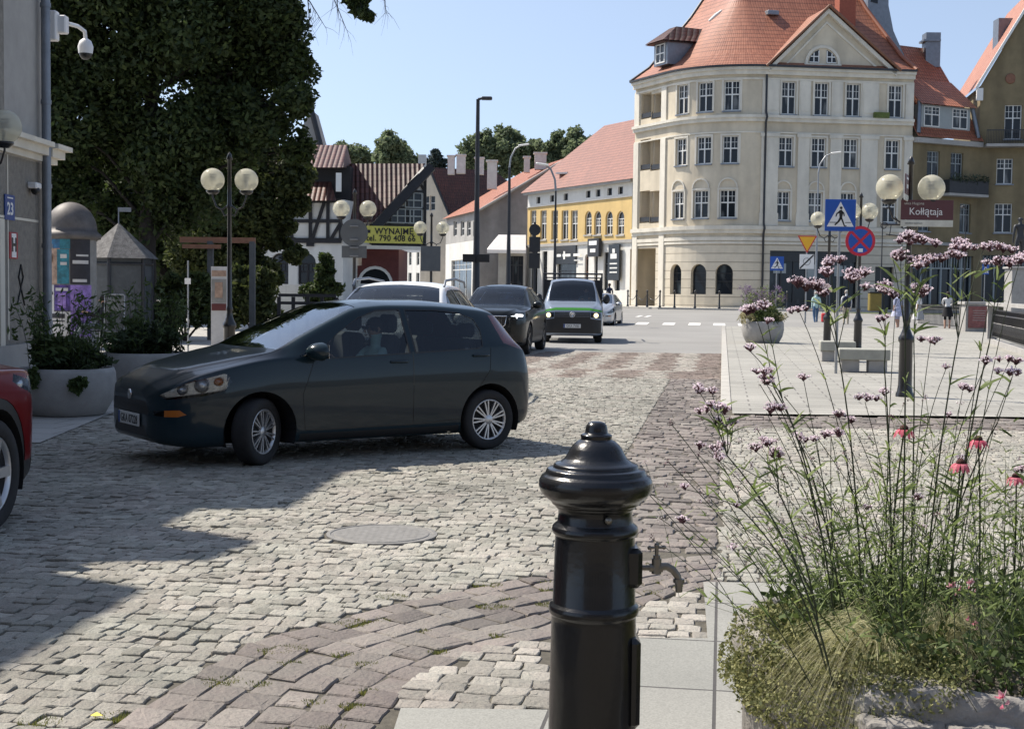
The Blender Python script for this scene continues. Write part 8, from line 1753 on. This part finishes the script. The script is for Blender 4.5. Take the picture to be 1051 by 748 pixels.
# statue figure: bronze
def bronze():
    a = person('x', (0, 0, 0), 0, top='metal_dark', legs='metal_dark', H=2.3, fingers=False); b = a.children; me = [c for c in b if c.name.startswith('body')][0]
    me.parent = st; me.location = (0, 0, zt2+.09); me.name = 'figure'
    for i in range(len(me.data.materials)): me.data.materials[i] = MATS['metal_dark']
    for c in list(b):
        if c != me: bpy.data.objects.remove(c)
    bpy.data.objects.remove(a)
bronze()
# =================================================================== NEAR FLOWER PLANTER
leaf_mat('verbena_petal', (.66, .54, .60), (.92, .84, .88), trans=.35); leaf_mat('verbena_calyx', (.05, .022, .03), (.20, .10, .12), trans=.1); leaf_mat('stem_dark', (.028, .040, .018), (.085, .11, .045), trans=.05, rough=.5); leaf_mat('blade', (.07, .11, .028), (.30, .37, .13), trans=.4)
leaf_mat('stipa', (.34, .33, .15), (.80, .76, .52), trans=.45); leaf_mat('sedum', (.07, .09, .028), (.36, .35, .15), trans=.25); leaf_mat('gaura_pink', (.75, .22, .32), (.90, .62, .68), trans=.4); leaf_mat('cone_petal', (.50, .06, .12), (.78, .26, .32), trans=.35); M('cone_centre', (.05, .015, .01), .9, var=.5, scale=300, bump=.002, bscale=400)
M('rock', (.26, .245, .225), .9, var=.22, scale=14, bump=.012, bscale=28, var2=.25, scale2=3); leaf_mat('soil_litter', (.035, .028, .02), (.12, .10, .06), trans=0)
PC = Vector((1.36, 4.02, 0)); PR, PH = .66, .60
pl = empty('stone_planter', PC, label='rough stone planter full of tall flowers, at the lower right corner', cat='planter')
m = MB(); n = 56; prof2 = [(PR*.80, 0), (PR*.95, .2), (PR*1.0, .42), (PR*1.01, .55), (PR*.985, .60), (PR*.93, .612), (PR*.86, .60), (PR*.83, .50), (PR*.80, .49)]
from mathutils import noise as mnoise
vs = []
for r_, z_ in prof2:
    for j in range(n):
        a = 2*pi*j/n; d = Vector((cos(a), sin(a), 0)); q = d*r_+Vector((0, 0, z_)); k = mnoise.noise(q*5)*.045+mnoise.noise(q*14)*.018; q += d*k; q.z += (mnoise.noise(q*4+Vector((5, 2, 1)))*.05+mnoise.noise(q*15)*.012)*(1 if z_ > .3 else 0); vs.append(q)
m.add(vs, [(i*n+j, i*n+(j+1) % n, (i+1)*n+(j+1) % n, (i+1)*n+j) for i in range(len(prof2)-1) for j in range(n)], 0, True); m.build('bowl', 'rock', pl)
m = MB(); m.lathe([(PR*.84, .53), (PR*.5, .56), (.001, .57)], n=40); m.build('soil', 'earth', pl)
def rockmesh(name, c, s, label, seed):
    bm = bmesh.new(); bmesh.ops.create_icosphere(bm, subdivisions=4, radius=1)
    for v in bm.verts:
        q = v.co.copy(); q = Vector((max(-.8, min(.8, q.x)), max(-.75, min(.75, q.y)), max(-.6, min(.62, q.z)))); o_ = Vector((seed, 0, 0)); q *= 1+mnoise.noise(v.co*1.3+o_)*.28+mnoise.noise(v.co*4+o_)*.08+mnoise.noise(v.co*11+o_)*.03; v.co = Vector((q.x*s[0], q.y*s[1], q.z*s[2]))
    me = bpy.data.meshes.new(name); bm.to_mesh(me); bm.free(); me.materials.append(MATS['rock']); o = bpy.data.objects.new(name, me); col.objects.link(o); o.location = c; return tag(o, label, 'stone')
rockmesh('edging_stone', W(925, 752, 3.44)+Vector((0, 0, -.02)), (.13, .10, .10), 'grey boulder on the near rim of the flower planter, below the grass clump', 1)
rockmesh('edging_stone', W(1010, 762, 3.40), (.12, .10, .08), 'grey boulder on the near rim of the flower planter, by the pale pink blossom', 7)
def ribbons(name, P, w, mat, parent, tint=None, taper=True, kind='stuff'):
    """thin blades: P (n,k,3) centre lines"""
    n, k = P.shape[:2]; T = np.gradient(P, axis=1); T /= np.linalg.norm(T, axis=2, keepdims=True)+1e-9; R_ = rng.normal(0, 1, (n, 1, 3)); S = np.cross(T, R_); S /= np.linalg.norm(S, axis=2, keepdims=True)+1e-9
    ww = (w if np.ndim(w) else np.full(n, w))[:, None, None]; tp_2 = (1-np.linspace(0, 1, k)**2*.85 if taper else np.ones(k))[None, :, None]
    V = np.stack([P-S*ww*tp_2/2, P+S*ww*tp_2/2], 2).reshape(n, -1, 3); b = (np.arange(n)*2*k)[:, None, None]; q = np.array([[2*i, 2*i+1, 2*i+3, 2*i+2] for i in range(k-1)])[None]; F = (q+b).reshape(-1, 4)
    o = np_mesh(name, V.reshape(-1, 3), F, mat, np.repeat(np.clip(rng.normal(.5, .25, n), 0, 1) if tint is None else tint, 2*k), parent=parent); 
    if kind: o['kind'] = kind
    return o
def bez(a, b, c, k=10): t = np.linspace(0, 1, k)[:, None]; return (1-t)**2*np.array(a)+2*t*(1-t)*np.array(b)+t**2*np.array(c)
def head(parent, c, r, up, n=48, dark=0.3):
    """domed cluster of tiny florets over dark calyces"""
    u = Vector(up).normalized(); n = int(n*(r/.02)**1.5); d = rng.normal(0, 1, (n, 3)); d /= np.linalg.norm(d, axis=1, keepdims=True); uu = np.array(u); s = d@uu; d[s < 0] -= 1.6*np.outer(s[s < 0], uu); P = np.array(c)+d*r*rng.uniform(.75, 1.05, (n, 1))*np.array((1.25, 1.25, .8))
    petal = P[rng.random(n) > dark]; o = leaf_cloud('florets', np.repeat(petal, 3, 0)+rng.normal(0, .0013, (len(petal)*3, 3)), .0052, 'verbena_petal', parent, 1.0, .4); o['kind'] = 'stuff'
    Q = np.stack([np.repeat(np.array(c)[None]-uu*r*.55, n, 0)+rng.normal(0, .002, (n, 3)), (P+np.array(c)-uu*r*.55)/2, P-(P-np.array(c))*.12], 1); o = ribbons('calyces', Q, .0034, 'verbena_calyx', parent, taper=False)
# tips as (px, py, head radius in px) grouped plant by plant; base given as px on the soil line
plants = [
 (868, 3.95, [(853, 268, 12), (838, 291, 17), (821, 317, 8), (871, 281, 15), (846, 300, 8)], 'tall verbena with a wide pale head in front of the blue crossing sign post'),
 (925, 4.10, [(906, 294, 12), (920, 301, 11), (902, 327, 6), (907, 326, 6), (888, 408, 9), (874, 431, 6), (861, 425, 7)], 'verbena with twin heads in front of the person with the backpack'),
 (945, 3.80, [(931, 243, 12), (953, 249, 10), (917, 261, 11), (953, 264, 14), (938, 272, 10), (926, 246, 9)], 'tallest verbena, its pink heads in front of the street name sign'),
 (962, 4.25, [(940, 294, 11), (946, 300, 9), (955, 348, 9), (971, 376, 5), (908, 402, 7)], 'verbena with brownish seed heads in front of the woman in the long white dress'),
 (985, 3.90, [(985, 252, 11), (978, 262, 10), (994, 251, 12), (1009, 253, 8), (1012, 370, 7)], 'tall verbena with three joined heads right of the street name sign'),
 (1030, 3.85, [(1029, 253, 11), (1039, 268, 12), (1022, 271, 9), (1047, 262, 10), (1036, 367, 8), (1039, 382, 9)], 'tall verbena in front of the statue at the right edge'),
 (820, 3.75, [(781, 380, 9), (786, 389, 10), (787, 418, 11), (788, 329, 6), (770, 357, 7)], 'verbena leaning left with stacked heads above the pale paving'),
 (835, 3.95, [(825, 387, 7), (821, 448, 8), (853, 443, 9), (838, 449, 5), (774, 315, 13)], 'verbena with few small heads left of the echinacea'),
 (800, 3.55, [(718, 398, 9), (731, 401, 7), (727, 420, 9), (740, 417, 9), (752, 433, 10)], 'verbena leaning far left over the mauve setts'),
 (790, 3.70, [(727, 457, 11), (738, 468, 7), (787, 451, 9), (776, 459, 8), (797, 464, 10)], 'low verbena with many small heads over the kerb'),
 (770, 3.60, [(703, 499, 6), (700, 533, 7), (738, 470, 6), (756, 518, 5), (752, 561, 6)], 'lowest verbena arching over the slabs beside the tap'),
 (1000, 4.20, [(988, 397, 9), (985, 470, 6), (1049, 480, 8), (1043, 370, 7), (973, 425, 5)], 'verbena in front of the pale plaza right of the echinacea'),
 (905, 4.05, [(861, 445, 6), (890, 520, 5), (945, 540, 6), (942, 510, 6)], 'short verbena among the green stems in the middle of the planter'),
]
def nearest_soil(px, Y): return W(px, 640, Y).x
for bpx, Yb, tips, lab in plants:
    bxx = nearest_soil(905+(bpx-905)*.5, Yb); base = Vector((min(max(bxx, PC.x-.5), PC.x+.5), Yb, .56)); r = empty('verbena_plant', base, label=lab, cat='plant', group='verbena plants in the stone planter')
    T = [W(px, py, Yb-.15+rng.uniform(-.12, .12))-base for px, py, _ in tips]; rad = [q[2]*(Yb/FPX) for q in tips]; m = MB(); lv = []
    tall = sorted(range(len(T)), key=lambda i: -T[i].z); groups = {}
    main = T[tall[0]]; sideways = Vector((main.x, main.y, 0))
    node = Vector((main.x*.80, main.y*.8, main.z*.78)); c1 = Vector((main.x*.25, main.y*.3, main.z*.5)); st1 = bez((0, 0, 0), c1, node, 12); m.tube(list(st1), list(np.linspace(.0030, .0018, 12)), 6, cap=False)
    lv += [st1[3], st1[5], st1[7], st1[9]]
    for i, t in enumerate(T):
        near = (t-main).length < .16
        if near: a = node
        else:
            f = max(.15, min(.75, (t.z/main.z)*.45)); a = Vector(st1[int(f*11)])
            if rng.random() < .55 or (t-main).length > .35: a = Vector((rng.uniform(-.06, .06), rng.uniform(-.06, .06), 0))
        d = t-a; b = a+Vector((d.x*.42, d.y*.4, d.z*.62))+Vector((rng.normal(0, .012), 0, 0)); q = bez(a, b, t-Vector((0, 0, rad[i]*.5)), 9); m.tube(list(q), list(np.linspace(.0018 if not near else .0014, .0010, 9)), 5, cap=False); lv += [q[3], q[5]]
    s_ = m.build('stem', 'stem_dark', r); s_['kind'] = 'stuff'
    for i, t in enumerate(T):
        up_ = Vector((0, -.2, 1)); 
        if rad[i] > .022:
            for j in range(4): e = t+Vector((rng.normal(0, rad[i]*.6), rng.normal(0, rad[i]*.5), rng.uniform(-.3, .2)*rad[i])); head(r, e, rad[i]*.5, up_)
        else: head(r, t, rad[i]*.8, up_, dark=.25 if rad[i] > .014 else .55)
    B = []
    for p_ in lv:
        for s2 in (-1, 1):
            a = rng.uniform(0, 2*pi); L_ = rng.uniform(.03, .085); d = Vector((cos(a)*s2, sin(a)*s2, rng.uniform(.2, .9))).normalized()*L_; B.append(bez(p_, Vector(p_)+d*.6+Vector((0, 0, .01)), Vector(p_)+d, 5))
    o = ribbons('leaf', np.array(B), rng.uniform(.004, .010, len(B)), 'blade', r)
# echinacea
for px, py, Yf, tilt, lab in ((928, 441, 3.9, .5, 'red echinacea flower seen from the side, left one of the echinaceas'), (1004, 452, 3.9, .1, 'bright pink-red echinacea, topmost of the right-hand echinaceas'), (986, 476, 3.75, .0, 'echinacea with a big dark cone and faded drooping petals'), (1043, 490, 4.0, .3, 'small red echinacea half hidden at the right edge')):
    c = W(px, py, Yf); base = Vector((c.x+rng.uniform(-.04, .06), Yf+.12, .56)); r = empty('echinacea', base, label=lab, cat='flower', group='echinacea flowers'); t = c-base; m = MB(); q = bez((0, 0, 0), (t.x*.1, t.y*.2, t.z*.6), t, 10); m.tube(list(q), list(np.linspace(.003, .0022, 10)), 6); m.build('stem', 'stem_dark', r)
    m = MB(); m.sphere(t+Vector((0, 0, .004)), .0125, 18, 12, sc=(1, 1, .85)); m.build('cone', 'cone_centre', r); B = []
    for i in range(15): a = 2*pi*i/15+rng.normal(0, .08); d = Vector((cos(a), sin(a), 0)); e = .028+.006*rng.random(); B.append(bez(t+d*.010, t+d*e*.75+Vector((0, 0, .006)), t+d*e+Vector((0, 0, -.016-.010*rng.random())), 6))
    P = np.array(B); k = P.shape[1]; T_ = np.gradient(P, axis=1); S = np.cross(T_, np.array((0, 0, 1.0))[None, None]); S /= np.linalg.norm(S, axis=2, keepdims=True); wd_ = (np.array([.5, .9, 1, 1, .9, .45])*.0045)[None, :, None]; V = np.stack([P-S*wd_, P+S*wd_], 2).reshape(-1, 3); F = (np.array([[2*i, 2*i+1, 2*i+3, 2*i+2] for i in range(k-1)])[None]+(np.arange(15)*2*k)[:, None, None]).reshape(-1, 4); o = np_mesh('petals', V, F, 'cone_petal', np.repeat(rng.random(15), 2*k), parent=r)
    o = ribbons('leaf', np.array([bez(q[j], Vector(q[j])+Vector((rng.normal(0, .03), -.02, .03)), Vector(q[j])+Vector((rng.normal(0, .06), -.03, .03)), 5) for j in (2, 3, 5, 6)]), .012, 'blade', r)
# gaura blossoms
for px, py, Yf, s, lab in ((1029, 716, 3.35, .016, 'pale pink gaura blossom low on the planter rim'), (976, 602, 3.8, .010, 'small pink gaura blossoms on the left stalk'), (996, 598, 3.8, .010, 'small pink gaura blossoms on the right stalk'), (1000, 640, 3.7, .008, 'coral gaura buds above the grass')):
    c = W(px, py, Yf); r = empty('gaura', Vector((c.x+.02, Yf+.05, .57)), label=lab, cat='flower', group='gaura flowers'); t = c-r.location; m = MB(); m.tube([(0, 0, 0), (t.x*.3, t.y*.3, t.z*.6), t, t+Vector((.01, 0, .03))], [.0018, .0015, .0012, .0008], 5); m.build('stem', 'leaf_red', r); B = []
    for a in (.5, 1.3, 2.1, 2.9): d = Vector((cos(a), -.3, sin(a))); B.append(bez(t, t+d*s*.7, t+d*s*1.6, 5))
    for _ in range(3): e = t+Vector((rng.normal(0, .012), 0, rng.uniform(-.03, .02))); B.append(bez(e, e+Vector((.005, -.004, .006)), e+Vector((.002, -.006, .014)), 5))
    P = np.array(B); o = ribbons('petals', P, s*.95, 'gaura_pink', r, kind=None)
# undergrowth: leafy stems, narrow blades, sedum mat, litter (nobody could count them)
def soil_pt(rmax=.82): a = rng.uniform(0, 2*pi); d = PR*rmax*math.sqrt(rng.random()); return PC.x+d*cos(a), PC.y+d*sin(a)
B = []; Wd = []
for _ in range(350):
    x, y = soil_pt(); h = rng.uniform(.12, .56)*(1.15 if x > PC.x-.2 else .8); a = rng.uniform(0, 2*pi); l = rng.uniform(.02, .16)*(1+(x < PC.x-.3)); e = Vector((x+l*cos(a)-(.07 if x < PC.x-.25 else 0), y+l*sin(a), .57+h)); q = bez((x, y, .56), ((x+e.x)/2, (y+e.y)/2, .57+h*.7), e, 10); B.append(q); Wd.append(.0032)
us_ = tag(ribbons('green_stems', np.array(B), np.array(Wd), 'stem_dark', None), kind='stuff'); L_ = []
for q in B:
    for j in range(1, 10):
        for s2 in (1, -1):
            if rng.random() < .75: a = rng.uniform(0, 2*pi); l = rng.uniform(.018, .06); p_ = Vector(q[j]); d = Vector((cos(a)*s2, sin(a)*s2, rng.uniform(.1, 1.1))).normalized()*l; L_.append(bez(p_, p_+d*.55+Vector((0, 0, .004)), p_+d, 4))
L_ = np.array(L_)[rng.random(len(L_)) < .7]; tag(ribbons('leafy_undergrowth', L_, rng.uniform(.003, .0085, len(L_)), 'blade', None), kind='stuff')
# wiry slanting side stems with tiny seed heads
B = []; Wd = []; E_ = []
for _ in range(95):
    x, y = PC.x-.30+rng.normal(0, .16), PC.y+rng.normal(0, .22); a = rng.choice((-1, 1), p=(.62, .38)); l = rng.uniform(.10, .46); h = rng.uniform(.30, .75); e = Vector((x+a*l, y+rng.normal(0, .12), .57+h)); B.append(bez((x, y, .56), (x+a*l*.35, y, .57+h*.55), e, 12)); Wd.append(.0024); E_.append(e)
tag(ribbons('wiry_stems', np.array(B), np.array(Wd), 'stem_dark', None, taper=False), kind='stuff')
P = np.repeat(np.array([tuple(e) for e in E_]), 14, 0)+rng.normal(0, .0045, (len(E_)*14, 3)); tag(leaf_cloud('small_seed_heads', P, .0042, 'verbena_calyx', None, 1.2, .3), kind='stuff')
P = np.repeat(np.array([tuple(e) for e in E_[::2]]), 14, 0)+rng.normal(0, .005, (len(E_[::2])*14, 3)); tag(leaf_cloud('small_blossoms', P, .0042, 'verbena_petal', None, 1.0, .3), kind='stuff')
L3 = []
for q in B:
    for j in (2, 4, 6, 8):
        for s2 in (1, -1):
            a = rng.uniform(0, 2*pi); l = rng.uniform(.02, .06); p_ = Vector(q[j]); d = Vector((cos(a)*s2, sin(a)*s2, rng.uniform(.1, .9))).normalized()*l; L3.append(bez(p_, p_+d*.55+Vector((0, 0, .004)), p_+d, 4))
tag(ribbons('wiry_leaves', np.array(L3), rng.uniform(.003, .006, len(L3)), 'blade', None), kind='stuff')
# broader leaves low in the bed
P = np.array([(*soil_pt(.9), .57+.14*rng.random()**1.5) for _ in range(5200)]); tag(leaf_cloud('ground_leaves', P, .016, 'leaf_mid', None, 1.9, .3), kind='stuff')
P = np.array([(*soil_pt(.95), .565+.03*rng.random()) for _ in range(4500)]); tag(leaf_cloud('leaf_litter', P, .010, 'soil_litter', None, 1.8, .3), kind='stuff')
P = []
for _ in range(17000):
    x = rng.uniform(PC.x-.74, PC.x-.18); y = rng.uniform(PC.y-.62, PC.y+.15); d = math.hypot(x-PC.x, y-PC.y)
    if d < PR*1.10 and d > .28: P.append((x, y, .60+.05*rng.random()+.03*math.sin(x*30)*math.sin(y*23)-max(0, d-PR*.95)*1.6))
P = np.array(P); tag(leaf_cloud('sedum_mat', P, .0085, 'sedum', None, 1.5, .5), kind='stuff')
P = np.array([(PC.x-PR*.99*cos(a)+rng.normal(0, .015), PC.y-PR*.99*sin(a)+rng.normal(0, .015), .60-rng.random()**1.3*.22) for a in rng.uniform(-.4, 1.05, 9500)]); tag(leaf_cloud('trailing_sedum', P, .0085, 'sedum', None, 1.5, .3), kind='stuff')
# arching grass clumps
def clump(px, py, Yf, n, L, dirs, label, spread=.35):
    c = W(px, py, Yf); c.z = .57; r = empty('feather_grass', c, label=label, cat='grass clump', group='feather grass clumps'); B = []
    for _ in range(n):
        d0 = dirs[rng.integers(len(dirs))]; a = math.radians(d0[0])+rng.normal(0, spread); l = L*d0[1]*rng.uniform(.6, 1.1); h = rng.uniform(.05, .15)*d0[2]; o_ = Vector((rng.normal(0, .012), rng.normal(0, .012), 0)); e = o_+Vector((cos(a)*l, sin(a)*l, h*.4-l*.30*d0[3]+rng.normal(0, .008))); mid = o_+Vector((cos(a)*l*rng.uniform(.3, .55), sin(a)*l*.42, h*rng.uniform(1.5, 2.2))); B.append(bez(o_, mid, e, 12))
    o = ribbons('blades', np.array(B), rng.uniform(.0008, .0016, n), 'stipa', r); return r
clump(905, 642, 3.72, 950, .30, [(190, 1.05, 1.1, .9), (215, 1.1, 1.0, 1.3), (236, 1.0, .9, 1.7), (160, .6, 1.1, .5), (270, .6, .8, 1.2)], 'large straw-coloured feather grass clump arching left over the planter rim', .42)
clump(968, 626, 3.80, 520, .20, [(330, 1.1, 1.1, .8), (300, 1.0, 1, 1.0), (10, 1, 1.1, .6), (200, .5, 1.1, .5)], 'smaller feather grass clump right of the large one, between the gaura stalks', .3)
